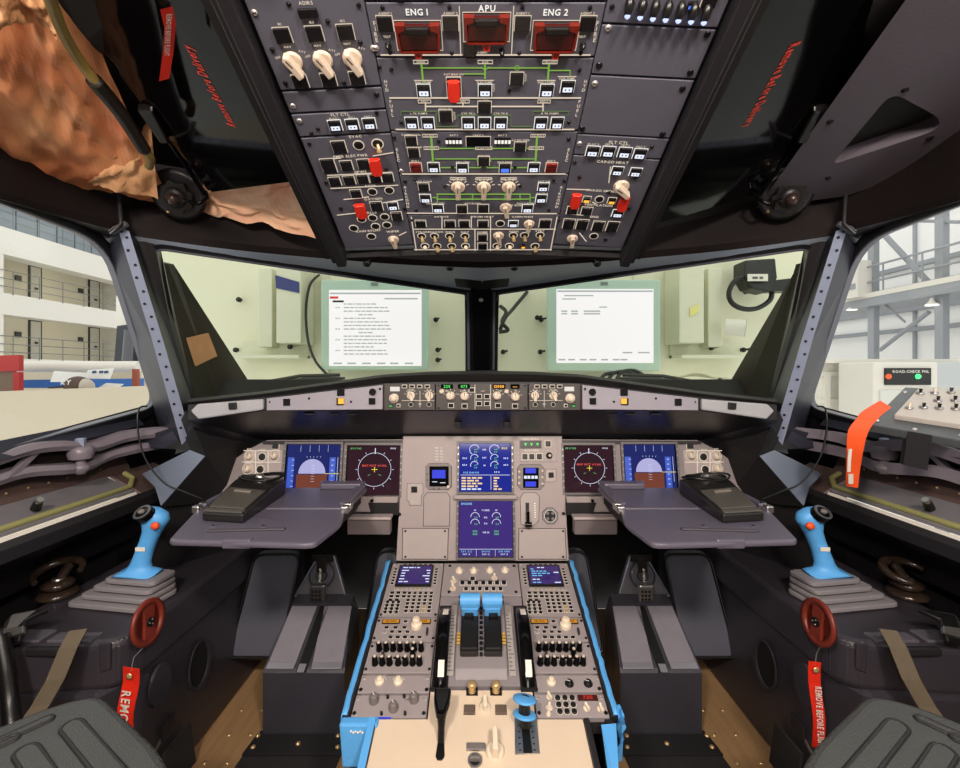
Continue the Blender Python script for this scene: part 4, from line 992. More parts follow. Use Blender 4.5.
# displays ---------------------------------------------------------------------------------------
BEZ = mat('display bezel', (104, 100, 102), 0.45, var=0.06)
SKYB = em('screen blue', (40, 54, 178), 0.62, 0.08); SKYP = em('screen dusk blue', (44, 56, 138), 0.5, 0.08); SKYD = em('screen violet', (92, 66, 168), 0.50, 0.08); NDB = em('screen dark mauve', (84, 46, 58), 0.36, 0.08)  # violet and mauve carry reflections in the glass, put into the screen glow
LAV = em('screen lavender', (176, 176, 226), 0.85); EARTH = em('screen brown', (150, 84, 66), 0.5, 0.1); TAPEB = em('screen tape blue', (58, 96, 214), 0.75)
SW = em('screen white', (222, 232, 255), 0.9); SG = em('screen green', (90, 220, 120), 0.7); SY = em('screen yellow', (250, 220, 60), 0.9); SR = em('screen red', (230, 60, 50), 0.8); SCY = em('screen cyan', (120, 205, 255), 0.8); SA = em('screen amber', (250, 216, 150), 0.85)
for m_ in (SKYB, SKYD, NDB, SKYP, EARTH, GLOSSB): m_.node_tree.nodes['Principled BSDF'].inputs['Specular IOR Level'].default_value = 0.2
for m_ in (SKYB, SKYD, NDB, SKYP): m_.node_tree.nodes['Principled BSDF'].inputs['Base Color'].default_value = (0.004, 0.004, 0.006, 1)
def arc(k, a, b, r, a0, a1, t_, m, n=14):
    k.line([(a+r*math.cos(math.radians(a0+(a1-a0)*i/n)), b+r*math.sin(math.radians(a0+(a1-a0)*i/n))) for i in range(n+1)], t_, 0.0008, m, 0.0002)
def display(label, box, plane, z, kind, flip=1):
    x0, y0, x1, y1 = box; cx, cy = (x0+x1)/2, (y0+y1)/2
    b1 = plane.hit(cx, y0, z)[1]; b0 = plane.hit(cx, y1, z)[1]; a0 = plane.hit(x0, cy, z)[0]; a1 = plane.hit(x1, cy, z)[0]
    w, h = (a1-a0)/2, (b1-b0)/2
    r = thing('display_unit', label, 'display screen', plane.mat((a0+a1)/2, (b0+b1)/2, z), 'flight deck display screens')
    k = MB(); f = 0.007
    k.ringp([(-w, -h), (w, -h), (w, h), (-w, h)], [(-w-f, -h-f), (w+f, -h-f), (w+f, h+f), (-w-f, h+f)], -0.003, 0.007, BEZ)
    k.ringp([(-w, -h), (w, -h), (w, h), (-w, h)], [(-w-0.0015, -h-0.0015), (w+0.0015, -h-0.0015), (w+0.0015, h+0.0015), (-w-0.0015, h+0.0015)], -0.003, 0.0075, BLACK)
    bz = k.build('bezel', r)
    k = MB()
    for sx in (-1, 1):
        for i in range(7): k.box(sx*(w+f*0.5)-0.0016, sx*(w+f*0.5)+0.0016, -h*0.8+i*h*0.27-0.0026, -h*0.8+i*h*0.27+0.0026, 0.007, 0.0085, METAL)
    k.islands('bezel_catch', bz)
    k = MB(); k.box(-w, w, -h, h, -0.003, 0, {'pfd': SKYP, 'nd': NDB, 'ewd': SKYB, 'sd': SKYD}[kind]); sc = k.build('screen', r)
    k = MB(); U = w; V = h
    if kind == 'pfd':
        b_ = -0.12*V if True else 0
        n = 18; k.prism([(0.50*U*math.cos(PI*i/n)-0.04*U, b_+0.56*V*math.sin(PI*i/n)) for i in range(n+1)], 0.0002, 0.0005, LAV)
        k.prism([(-0.60*U, b_-0.03*V), (0.52*U, b_-0.03*V), (0.52*U, -0.97*V), (-0.60*U, -0.97*V)], 0.0002, 0.0005, EARTH)
        k.prism([(-0.95*U, -0.75*V), (-0.72*U, -0.75*V), (-0.72*U, 0.5*V), (-0.95*U, 0.5*V)], 0.0002, 0.0005, TAPEB)
        k.prism([(0.6*U, -0.75*V), (0.82*U, -0.75*V), (0.82*U, 0.5*V), (0.6*U, 0.5*V)], 0.0002, 0.0005, TAPEB)
        for i in range(6):
            k.line([(-0.8*U, -0.6*V+i*0.2*V), (-0.72*U, -0.6*V+i*0.2*V)], 0.001, 0.0006, SW, 0.0002); k.text(str(3-i % 4)+'0', 0.71*U, -0.6*V+i*0.2*V, 0.0035, 0.0007, SW)
        k.line([(0.45*U, b_), (0.98*U, b_)], 0.0014, 0.0006, SY, 0.0002); k.line([(0.8*U, b_-0.05*V), (0.8*U, b_+0.05*V)], 0.0014, 0.0006, SG, 0.0002)
        for i in range(-2, 3): k.line([(0.12*U*i, 0.5*V), (0.13*U*i, 0.54*V)], 0.0008, 0.0007, SW, 0.0002)
        for i in range(-3, 4):
            k.line([(-0.06*U, b_+i*0.1*V), (0.06*U, b_+i*0.1*V)], 0.0007, 0.0006, SW, 0.0002)
        for i in range(4): k.line([(-0.5*U+0.34*U*i, 0.72*V), (-0.5*U+0.34*U*i, 0.96*V)], 0.0006, 0.0006, SW, 0.0002)
        k.line([(0.9*U, -0.5*V), (0.9*U, 0.5*V)], 0.0009, 0.0006, SW, 0.0002)
    elif kind == 'nd':
        c = 0.02*V; arc(k, 0.04*U, c, 0.62*U, 0, 360, 0.0011, SW, 36)
        for i in range(12):
            a = math.radians(30*i); k.line([(0.04*U+0.66*U*math.cos(a), c+0.66*U*math.sin(a)), (0.04*U+0.72*U*math.cos(a), c+0.72*U*math.sin(a))], 0.0011, 0.0006, SW, 0.0002)
        k.line([(0.04*U, c+0.6*U), (0.04*U, c+0.78*U)], 0.0022, 0.0006, SW, 0.0002)
        k.text('MAP NOT AVAIL', 0.03*U, c+0.16*V, 0.0055, 0.0006, SR)
        k.line([(-0.06*U, c), (0.14*U, c)], 0.0016, 0.0006, SY, 0.0002); k.line([(0.04*U, c-0.1*V), (0.04*U, c+0.1*V)], 0.0016, 0.0006, SY, 0.0002)
        k.text('GS 0 TAS', -0.7*U, 0.88*V, 0.0045, 0.0006, SG); k.text('PPOS', 0.72*U, 0.88*V, 0.004, 0.0006, SW)
        k.line([(0.2*U, c-0.2*V), (0.3*U, c-0.24*V)], 0.001, 0.0006, SG, 0.0002); k.line([(-0.12*U, c-0.2*V), (-0.2*U, c-0.24*V)], 0.001, 0.0006, SG, 0.0002)
    elif kind == 'ewd':
        for sx in (-0.42, 0.36):
            for vy, r_ in ((0.74, 0.19), (0.38, 0.15), (0.08, 0.15)):
                arc(k, sx*U, vy*V, r_*U, 20, 195 if r_ < 0.17 else 240, 0.0014, SW, 12); k.line([(sx*U, vy*V), (sx*U+r_*0.8*U, vy*V+0.03*V)], 0.0013, 0.0007, SG, 0.0002)
                k.text('0.0', sx*U+0.05*U, vy*V-0.09*V, 0.0042, 0.0007, SG)
        for vy, s_ in ((0.74, 'EPR'), (0.4, 'EGT'), (0.08, 'N1')): k.text(s_, -0.03*U, vy*V, 0.004, 0.0007, SW)
        for vy in (0.38, 0.1):
            k.text('00.0', -0.8*U, vy*V, 0.0044, 0.0007, SW); k.text('00.0', 0.8*U, vy*V, 0.0044, 0.0007, SW)
        k.text('IDLE', 0.75*U, 0.8*V, 0.005, 0.0007, SY); k.line([(-0.95*U, -0.32*V), (0.95*U, -0.32*V)], 0.0011, 0.0006, SW, 0.0002); k.line([(0.22*U, -0.36*V), (0.22*U, -0.92*V)], 0.0011, 0.0006, SW, 0.0002)
        k.text('FOB 3040 KG', -0.55*U, -0.22*V, 0.0045, 0.0007, SCY); k.text('S F 0', 0.45*U, -0.2*V, 0.0045, 0.0007, SW)
        for i, ls in enumerate(([4, 3, 4, 4], [4, 6, 3], [4, 3, 4, 4], [4, 6, 2], [4, 3, 4, 3])): k.words(ls, 0.0042, SA if i < 4 else SW, (-0.92*U, -0.44*V-i*0.115*V, 0.0006), (1, 0, 0), (0, 1, 0))
        for i, ls in enumerate(([5], [3], [3], [4], [3, 3])): k.words(ls, 0.0042, SA, (0.32*U, -0.44*V-i*0.115*V, 0.0006), (1, 0, 0), (0, 1, 0))
    else:
        k.text('ENGINE', -0.72*U, 0.9*V, 0.0055, 0.0007, SCY)
        for sx in (-0.4, 0.4):
            for vy in (0.42, 0.18): arc(k, sx*U, vy*V, 0.16*U, 0, 180, 0.0013, SW, 10); k.text('0.0', sx*U+0.03*U, vy*V-0.02*V, 0.004, 0.0007, SG)
            for vy in (-0.1, -0.2): k.text('000', sx*U, vy*V, 0.005, 0.0007, SG)
            k.text('FF', sx*U, 0.66*V, 0.004, 0.0007, SW)
        for vy, s_ in ((0.66, 'F USED'), (0.4, 'OIL'), (0.18, 'PSI'), (-0.14, 'VIB N1')): k.text(s_, 0, vy*V, 0.0042, 0.0007, SW)
        k.line([(-0.97*U, -0.74*V), (0.97*U, -0.74*V)], 0.001, 0.0006, SW, 0.0002)
        for x, s_ in ((-0.72, 'TAT -5 C'), (0.0, '10 H 42'), (0.68, 'GW 4500')):
            k.text(s_, x*U, -0.82*V, 0.0045, 0.0007, SCY); k.text('SAT -5', x*U, -0.92*V, 0.004, 0.0007, SW)
        k.line([(-0.35*U, -0.76*V), (-0.35*U, -0.98*V)], 0.0008, 0.0006, SW, 0.0002); k.line([(0.35*U, -0.76*V), (0.35*U, -0.98*V)], 0.0008, 0.0006, SW, 0.0002)
    k.build('screen_symbols', sc)
    return r
display('left outer blue display with pale half disc over brown ground', (286, 444.5, 340, 497), MP, -0.0065, 'pfd')
display('left inner dark display with white compass ring and red text', (347, 445.5, 400, 495), MP, -0.0065, 'nd')
display('upper centre blue display with white dial arcs and amber lines', (459.5, 443.5, 511, 491.5), MP, 0.0032, 'ewd')
display('lower centre violet display below the blue engine display', (459, 501, 512.5, 556.5), MP, 0.0032, 'sd')
display('right inner dark display with white compass ring and red text', (564, 445.5, 613, 492), MP, -0.0065, 'nd')
display('right outer blue display with pale half disc over brown ground', (624, 444.5, 676, 494), MP, -0.0065, 'pfd')
k = MB(); k.slab([MP.w(*mploc(454, 499), 0.001), MP.w(*mploc(517, 499), 0.001), MP.w(*mploc(517, 494.5), 0.001), MP.w(*mploc(454, 494.5), 0.001)], MP.n*0.018, MPG, 0.003)
tag(k.build('display_hood_bar'), 'grey ledge bar between the two centre displays', 'bar')
# standby instrument and clock
def small_inst(name, label, cat, oct_, scr, texts, keys, extra=None):
    xs = [q[0] for q in oct_]; ys = [q[1] for q in oct_]; cx, cy = Z6((min(xs)+max(xs))/2, (min(ys)+max(ys))/2)
    a0, b0 = mploc(cx, cy, 0.003)
    r = thing(name, label, cat, MP.mat(a0, b0, 0.0001))
    L = lambda x, y: (lambda q: (q[0]-a0, q[1]-b0))(mploc(*Z6(x, y), 0.003))
    k = MB(); k.prism([L(*q) for q in oct_], 0, 0.005, mat('instrument bezel', (122, 114, 114), 0.45, var=0.05), 0.001); q = [L(*p_) for p_ in oct_]; k.line(q+[q[0]], 0.0018, 0.0, SHADOW, 0.0012); bz = k.build('bezel', r)
    k = MB(); k.prism([L(*q) for q in scr], 0.005, 0.0062, GLOSSB, 0.0005); sc = k.build('screen', r)
    k = MB()
    for (x0, y0, x1, y1, m) in texts: (xa, ya), (xb, yb) = L(x0, y1), L(x1, y0); k.box(xa, xb, ya, yb, 0.0062, 0.0066, m)
    k.build('lit_segments', sc)
    for (x, y, r_) in keys:
        k = MB(); a, b = L(x, y); k.lathe((a, b, 0.005), (0, 0, 1), [(r_, 0), (r_, 0.002), (r_*0.7, 0.003)], 10, KNOBW if r_ > 0.003 else FRAME); k.build('key', r)
    return r
BLU = em('lcd blue', (8, 44, 235), 0.8, 0.6)
sc_txt = [(228, 218, 286, 254, BLU), (228, 268, 250, 271, SW), (262, 272, 286, 275, SW)]
small_inst('standby_instrument', 'left centre standby instrument with blue lit band in black window', 'instrument', [(200, 205), (214, 190), (298, 190), (312, 205), (312, 290), (298, 304), (214, 304), (200, 290)], [(216, 202), (300, 202), (300, 290), (216, 290)], sc_txt, [(298, 291, 0.0045), (206, 235, 0.002), (206, 262, 0.002), (235, 298, 0.002), (258, 298, 0.002)])
small_inst('panel_clock', 'right centre clock with two blue lit windows and white digits', 'clock', [(600, 210), (616, 193), (700, 193), (716, 210), (716, 285), (700, 303), (616, 303), (600, 285)], [(624, 208), (692, 208), (692, 296), (624, 296)], [(634, 210, 680, 232, BLU), (634, 268, 680, 290, BLU), (628, 243, 640, 256, SW), (643, 243, 655, 256, SW), (660, 243, 672, 256, SW), (675, 243, 687, 256, SW)], [(607, 225, 0.0035), (607, 250, 0.0035), (607, 275, 0.0035), (708, 222, 0.0035), (708, 250, 0.0035), (708, 278, 0.0035)])
# brightness panels at the outer ends of the main panel
def Z5L(x, y): return (180+x/3.2, 360+y/3.2)
for s in (-1, 1):
    fx = (lambda x, y: Z5L(x, y)) if s < 0 else (lambda x, y: (964-Z5L(x, y)[0]+1.5, Z5L(x, y)[1]))
    a, b = fx(200, 0)[0], fx(322, 0)[0]
    p = Panel('brightness_panel', ('left' if s < 0 else 'right')+' outer instrument panel corner with five small pale knobs', 'control panel', MP, (min(a, b), 450, max(a, b), 474.5), MPG, 'brightness panels', raise_=-0.0085, thick=0.0015)
    for i, (x, y) in enumerate(((222, 308), (263, 310), (302, 306), (217, 348), (257, 350))):
        q = fx(x, y)
        if i in (1, 4): p.hole(q[0], q[1], 4.3)
        else: p.knob(q[0], q[1], 4.0, 'round', KNOBW); qa = p.lp(*q); p.L.circ(qa[0], qa[1], p.sx(q[0], q[1], 5.6), 0.001, 0.0003, LEG, 16)
        p.text(('PFD', 'LOUD', 'ND', 'CONSOLE', 'MAP')[i], q[0], q[1]-7, 1.7)
    for pts in ([(205, 327), (320, 327)], [(205, 290), (320, 290)], [(242, 290), (242, 365)], [(282, 290), (282, 365)]): p.line([fx(*q) for q in pts], 0.8)
    p.done()
    p2 = fx(307, 275); a, b = mploc(p2[0], p2[1], -0.010); k = MB(); k.rect(a, b, 0.0195, 0.0195, 0.0014, -0.0098, LEG); k.box(a-0.0085, a+0.0085, b-0.0085, b+0.0085, -0.010, -0.005, CAP, 0.001); k.build('warning_button', t)
# little drawer under each inner display
for s in (-1, 1):
    k = MB(); S = lambda *q: mx(P(*q), s)
    DRW = mat('drawer grey', (112, 104, 106), 0.42, var=0.06); k.slab([S(347, 519, 1.22), S(390, 519, 1.22), S(390, 535, 1.22), S(347, 535, 1.22)], (0, 0.03, 0), DRW, 0.003); k.slab([S(346, 517, 1.216), S(391, 517, 1.216), S(391, 520, 1.212), S(346, 520, 1.212)], (0, 0.03, 0), MPG, 0.002)
    o = tag(k.build('footrest_drawer'), ('left' if s < 0 else 'right')+' small grey tray under the inner display beside the centre panel', 'tray', 'small under-panel trays')
    k = MB(); k.slab([S(345, 497, 1.262), S(398, 497, 1.262), S(396, 512, 1.262), S(345, 512, 1.262)], (0, 0.01, 0), MPG, 0.001)
    k.slab([S(368, 503, 1.258), S(398, 503, 1.258), S(398, 515, 1.258), S(372, 515, 1.258)], (0, 0.01, 0), BLACKM)
    a = S(372, 500.5, 1.257); k.cyl(a, a+Vector((0, -0.004, 0)), 0.0045, 0.0045, 8, SCREW); under(k.build('lower_apron'), t)
# ======================= glareshield =====================================================================
GS = Plane(P(480, 396, 1.13), (1, 0, 0), (0, 0, 1))
gt = [(188, 399, 1.16), (264, 391, 1.17), (383, 374.5, 1.145), (430, 371.5, 1.145), (480, 370.5, 1.145)]     # coaming top lip
gf = [(188, 405, 1.14), (266, 397, 1.15), (383, 383.5, 1.13), (430, 382, 1.13), (480, 382, 1.13)]
gb = [(188, 420, 1.14), (266, 411, 1.15), (383, 410.5, 1.13), (430, 411, 1.13), (480, 411, 1.13)]
gu = [(236, 455, 1.37), (262, 440, 1.36), (383, 437.5, 1.335), (430, 437, 1.335), (480, 437, 1.335)]          # back edge of the underside
gw = [(192, 405, 1.60), (240, 400, 1.70), (360, 385, 1.80), (430, 378, 1.84), (480, 377, 1.86)]               # far edge at the glass
g = thing('glareshield', 'black padded glareshield hood running across below both windshields', 'glareshield', P(480, 400, 1.2))
bpy.context.view_layer.update()
ga = [(188, 402, 1.128), (265, 393.5, 1.135), (383, 377, 1.115), (430, 374.5, 1.115), (480, 374, 1.115)]
UNDER = mat('glareshield underside', (30, 30, 36), 0.3, var=0.2, vscale=60, bump=0.3)
k = MB(); kk = MB(); ku = MB()
for s in (-1, 1):
    T_, A_, F_, B_, U_, W_ = [[mc(P(*q), s) for q in L] for L in (gt, ga, gf, gb, gu, gw)]
    k.strip(W_, T_, BLACKM); k.strip(T_, A_, BLACKM, None, True); k.strip(A_, F_, BLACKM, None, True)
    kk.strip(F_, B_, FRAME); ku.strip(B_, U_, UNDER)
    ku.add([B_[0], U_[0], mx(P(188, 440, 1.37), s)], [(0, 1, 2)], UNDER)
under(k.build('padded_coaming'), g); under(kk.build('front_face'), g); under(ku.build('underside'), g)
for s in (-1, 1):
    S = lambda *q: mx(P(*q), s)
    k = MB(); k.slab([S(190, 411, 1.125), S(197, 404, 1.128), S(263, 399, 1.14), S(263, 410, 1.14), S(198, 419.5, 1.128)], (0, 0.012, 0), mat('grey pad', (158, 160, 166), 0.5, var=0.06), 0.004)
    pad = under(k.build('end_pad'), g); k = MB(); k.slab([S(228, 403, 1.126), S(235, 402.5, 1.126), S(235.5, 409, 1.126), S(228.5, 409.5, 1.126)], (0, 0.01, 0), BLACK, 0.001); under(k.build('pad_catch'), g)
    k = MB(); k.slab([S(266.5, 398.5, 1.138), S(382.5, 385, 1.118), S(382.5, 409.5, 1.118), S(266.5, 410.5, 1.138)], (0, 0.012, 0), GLARE, 0.0015); under(k.build('face_plate'), g)
    k = MB()
    for (x, y, w_, h_, m_) in ((286.9, 402.2, 7, 7, CAP), (341, 392.3, 7.5, 7, CAP), (340.4, 401.6, 7.5, 7, CAP), (372.2, 401.2, 6.5, 6.5, CAP)):
        a = S(x-w_/2, y-h_/2, 1.117+0.00018*(383-x)); b_ = S(x+w_/2, y+h_/2, 1.117+0.00018*(383-x)); k.box(min(a.x, b_.x), max(a.x, b_.x), a.y-0.003, a.y+0.006, min(a.z, b_.z), max(a.z, b_.z), m_, 0.001)
    a = S(372.4, 392, 1.115); k.cyl(a, a+Vector((0, 0.01, 0)), 0.0085, 0.0085, 14, CAP)
    for x, y in ((270, 402), (309, 398.5), (351, 401.8), (380, 389)): a = S(x, y, 1.117+0.00018*(383-x)); k.cyl(a, a+Vector((0, 0.01, 0)), 0.003, 0.003, 8, SCREW)
    k.islands_under('face_button', g)
    k = MB(); a = S(340.4-2.6, 400.4-1.8, 1.1155); b_ = S(340.4+2.6, 400.4+3.6, 1.1155); k.box(min(a.x, b_.x), max(a.x, b_.x), a.y+0.002, a.y+0.006, min(a.z, b_.z), max(a.z, b_.z), LITA); under(k.build('amber_light'), g)
    k = MB()
    for x in (310, 335, 352): a = S(x, 413.5, 1.16); k.box(a.x-0.012, a.x+0.012, a.y-0.006, a.y+0.006, a.z-0.003, a.z, FRAME, 0.001)
    a = S(458, 423, 1.215); k.box(a.x-0.009, a.x+0.009, a.y-0.01, a.y+0.01, a.z-0.012, a.z+0.004, BLACK, 0.002)
    k.islands_under('underside_fitting', g)
# control panels in the glareshield
FCU = mat('control unit face', (62, 58, 58), 0.45, var=0.08)
for s, (l, r) in ((-1, (385, 435.6)), (1, (528, 579.5))):
    fx = (lambda x, y: (x, y)) if s < 0 else (lambda x, y: (964.2-x, y))
    p = Panel('efis_control_panel', ('left' if s < 0 else 'right')+' end of the centre glareshield panel with pale knob beside white baro window', 'control panel', GS, (l, 383.5, r, 410), FCU, 'glareshield side control panels', raise_=0.012, thick=0.012)
    p.readout(*fx(395, 389), 9.5, 4.5, bg=em('pale baro window', (240, 236, 226), 0.8)); p.knob(*fx(394.2, 398.3), 4.8, 'dual', KNOBW); p.button(*fx(391, 405.5), 3.6, 2.8, 'green', outline=False); p.button(*fx(398.5, 405.5), 3, 2.6, 'off')
    for x in (410.8, 429.2): p.knob(*fx(x, 395.6), 4.2, 'pointer', KNOBW, ang=0.4 if x < 420 else 0, ticks=6)
    for i in range(4): p.button(*fx(404.5+i*7.6, 386.4), 4.4, 2.8, 'off', outline=True)
    for i, x in enumerate((411, 429)): p.hole(*fx(x, 404.5), 2.4)
    p.line([fx(402, 400.5), fx(434, 400.5)], 0.5); p.line([fx(420, 391), fx(420, 407)], 0.5); p.text('ILS', *fx(420, 404), 1.5); p.text('ROSE', *fx(429, 390.5), 1.3); p.text('RANGE', *fx(411, 390), 1.3)
    p.done()
p = Panel('flight_control_unit', 'centre glareshield unit with four pale knobs under small lit digits', 'control panel', GS, (436.2, 383.5, 527.4, 410), FCU, raise_=0.012, thick=0.012)
for x, y, r_, st in ((441.8, 391.5, 2.6, 'round'), (450.5, 396, 4.6, 'round'), (464.6, 396.4, 4.6, 'round'), (497, 395.8, 4.4, 'round'), (506.6, 391.6, 2.4, 'round'), (515.2, 397, 4.6, 'round')):
    p.knob(x, y, r_, st, KNOBW, ticks=5 if r_ > 4 else 0)
for x, w_, s_, m_ in ((447, 12, '220', LITG), (464, 12, '073', LITG), (499, 13, '12000', LITA), (515, 9, '---', LITA)):
    p.readout(x, 386.4, w_, 4.4, s_, m_)
for x, y, k_ in ((479, 396.5, 'off'), (479, 403.5, 'off'), (487, 396.5, 'off'), (487, 403.5, 'off'), (464.6, 406, 'off'), (451, 405.5, 'off'), (498, 405.5, 'off'), (515, 406, 'off'), (471.8, 390, 'off')): p.button(x, y, 5.2, 4.2, k_)
for pts in ([(475, 385), (475, 409)], [(490.5, 385), (490.5, 409)]): p.line(pts, 0.6)
for x, s_ in ((447, 'SPD'), (464, 'HDG'), (483, 'LAT'), (500, 'ALT'), (516, 'VS')): p.text(s_, x, 383.9+7, 1.3)
for q in ((438.5, 408), (525, 408), (438.5, 385.5), (525, 385.5)): p.screw(*q, 1.0)
p.done()
# ======================= pull-out tables with the wedge cases on them ====================================
TZ = -0.298
def tt(px, py, s):    # pixel -> point on the table top
    Y = -TZ*F/(py-CY); return mx(P(px, py, Y), s)
for s in (-1, 1):
    side = 'left' if s < 0 else 'right'
    r = thing('tray_table', side+' grey fold-out tray table pulled out in front of the '+side+' displays', 'table', mx(Vector((-0.45, 1.0, ZC+TZ)), s), 'fold-out tray tables')
    bpy.context.view_layer.update()
    dn = Vector((0, 0, -0.011))
    near = rpoly([tt(*q, s) for q in ((168, 540), (197, 509), (345, 509), (341, 523), (315, 543), (301, 543.5))], [0.012, 0.004, 0.004, 0.02, 0.012, 0.005], 4)
    k = MB(); k.slab(near, dn, TABLE, 0.004); under(k.build('front_leaf'), r)
    k = MB(); k.slab([tt(*q, s) for q in ((199, 508), (237, 487.5), (367, 487.5), (346, 508))], dn, TABLE, 0.003); under(k.build('rear_leaf'), r)
    # raised rim of the rear leaf
    k = MB(); k.slab([tt(*q, s) for q in ((346.5, 508), (366, 488), (358, 487), (339, 507))], (0, 0, 0.010), TABLE, 0.003)
    k.slab([tt(*q, s) for q in ((320, 490), (360, 490), (366, 486.5), (320, 486.5))], (0, 0, 0.016), TABLE, 0.004)
    k.slab([tt(*q, s) for q in ((199, 508), (237, 488), (243, 488), (206, 508))], (0, 0, 0.010), TABLE, 0.003); k.islands_under('rear_rim', r)
    for q in ((347, 508.5), (201, 508)):
        k = MB(); a = tt(*q, s); k.box(a.x-0.008, a.x+0.008, a.y-0.022, a.y-0.004, a.z-0.006, a.z+0.010, METAL, 0.003); k.box(a.x-0.008, a.x+0.008, a.y+0.002, a.y+0.020, a.z-0.006, a.z+0.010, METAL, 0.003); k.cyl(a+Vector((-0.009, 0, 0.003)), a+Vector((0.009, 0, 0.003)), 0.004, 0.004, 8, METAL); under(k.build('hinge'), r)
    k = MB(); a0_, a1_ = tt(207, 532, s), tt(285, 530, s); k.slab([a0_+Vector((0, -0.004, 0)), a1_+Vector((0, -0.004, 0)), a1_+Vector((0, 0.006, 0)), a0_+Vector((0, 0.006, 0))], (0, 0, 0.004), mat('table slot', (70, 66, 76), 0.4), 0.0015); under(k.build('pen_ledge'), r)
    k = MB(); a, b_ = tt(223, 540.5, s), tt(250, 541.5, s); c_ = (a+b_)/2
    k.box(min(a.x, b_.x), max(a.x, b_.x), c_.y-0.003, c_.y+0.014, c_.z-0.0135, c_.z+0.003, TABLE, 0.003); under(k.build('latch'), r)
    k = MB()
    for q in ((213, 526), (263, 526)): a = tt(*q, s); k.disc(a.x, a.y, 0.008, a.z, a.z+0.0012, TABLE, 14); k.disc(a.x, a.y, 0.003, a.z+0.001, a.z+0.002, SCREW, 8)
    k.islands_under('screw_cap', r)
    k = MB(); c_ = mx(Vector((-0.45, 1.17, ZC+TZ-0.03)), s); k.box(c_.x-0.13, c_.x+0.13, 0.98, 1.22, c_.z-0.018, c_.z+0.012, SKIRT); under(k.build('slide_carrier'), r)
    # wedge case
    w = thing('wedge_case', side+' dark wedge-shaped case with clip lid lying on the '+side+' tray table', 'case', mx(Vector((-0.46, 1.0, ZC+TZ)), s), 'wedge cases on the tray tables')
    bpy.context.view_layer.update()
    q = [tt(x, y, s) for x, y in ((202, 521.5), (243, 524), (286, 494), (243, 488))]   # footprint: near-left, near-right, far-right, far-left
    hn, hf = Vector((0, 0, 0.019)), Vector((0, 0, 0.036))
    nl, nr, fr, fl_ = q; mid_l, mid_r = nl.lerp(fl_, 0.72), nr.lerp(fr, 0.72)
    e = Vector((0, 0, 0.0012))
    k = MB(); vs = [nl+e, nr+e, mid_r+e, fr+e, fl_+e, mid_l+e, nl+hn, nr+hn, mid_r+hf, fr+hf, fl_+hf, mid_l+hf]
    bm = bmesh.new(); V_ = [bm.verts.new(v) for v in vs]
    for f_ in ((0, 5, 4, 3, 2, 1), (0, 1, 7, 6), (1, 2, 8, 7), (2, 3, 9, 8), (3, 4, 10, 9), (4, 5, 11, 10), (5, 0, 6, 11), (6, 7, 8, 11), (11, 8, 9, 10)): bm.faces.new([V_[i] for i in f_])
    bmesh.ops.recalc_face_normals(bm, faces=bm.faces[:]); bmesh.ops.bevel(bm, geom=bm.edges[:], offset=0.0035, segments=2, profile=0.5, affect='EDGES')
    k.addbm(bm, mat('wedge black', (28, 27, 27), 0.35, var=0.1)); under(k.build('case_body'), w)
    up_ = (nr+hn-nl-hn).cross(mid_l+hf-nl-hn).normalized(); up_ = up_ if up_.z > 0 else -up_
    B_ = lambda u, v: (nl+hn).lerp(nr+hn, u).lerp((mid_l+hf).lerp(mid_r+hf, u), v)
    k = MB(); k.slab([B_(0.07, 0.12), B_(0.93, 0.12), B_(0.93, 0.74), B_(0.07, 0.74)], up_*0.004, DEVICE, 0.0015); lid = under(k.build('lid'), w)
    k = MB(); k.slab([B_(0.03, 0.0), B_(0.97, 0.0), B_(0.97, 0.085), B_(0.03, 0.085)], up_*0.004, DEVICE, 0.0015)
    k.slab([B_(0.30, 0.58)+up_*0.004, B_(0.70, 0.58)+up_*0.004, B_(0.70, 0.64)+up_*0.004, B_(0.30, 0.64)+up_*0.004], up_*0.004, mat('clip bar', (120, 114, 104), 0.35), 0.001); under(k.build('lid_clip'), w)
    k = MB(); c_ = (mid_l+fr)/2+hf+Vector((0, 0, 0.006)); pts = [c_+Vector((0.05*math.cos(a_)*(1+0.1*math.sin(3*a_)), 0.028*math.sin(a_), 0.003*math.sin(2*a_))) for a_ in [2*PI*i/24 for i in range(24)]]
    k.tube(pts, 0.0028, BLACK, 6, True); pts = [p_*1.0+Vector((0.008, -0.004, 0.005)) for p_ in pts]; k.tube(pts, 0.0025, BLACK, 6, True)
    k.lathe(c_+Vector((0, 0, -0.004)), (0, 0, 1), [(0.010, 0), (0.010, 0.008), (0.006, 0.012)], 12, METAL); under(k.build('coiled_lead'), w)
# ======================= centre pedestal ============================================================
PD = Plane(P(480, 563, 1.238), (1, 0, 0), (0, 0.408, 0.1096))
def pv(y): return PD.hit(480, y)[1]
def pl2(px, py, z=0): return PD.hit(px, py, z)
b = thing('centre_pedestal', 'centre pedestal between the pedal wells with beige aft top plate', 'pedestal', (0, 1.0, 0))
V0, V1, V2, V3 = pv(562), pv(718.5), pv(800), pv(690)
k = MB()   # sloping body to the floor
for e in (-1, 1):
    k.slab([PD.w(e*0.236, V0, -0.004), PD.w(e*0.236, V1-0.005, -0.004), Vector((e*0.226, PD.w(0, V1).y, 0)), Vector((e*0.226, PD.w(0, V0).y, 0))], (-e*0.012, 0, 0), BLACKM)
    k.slab([PD.w(e*0.182, V1, -0.004), PD.w(e*0.182, V2-0.2, -0.004), Vector((e*0.176, PD.w(0, V2-0.2).y, 0)), Vector((e*0.176, PD.w(0, V1).y, 0))], (-e*0.012, 0, 0), BLACKM)
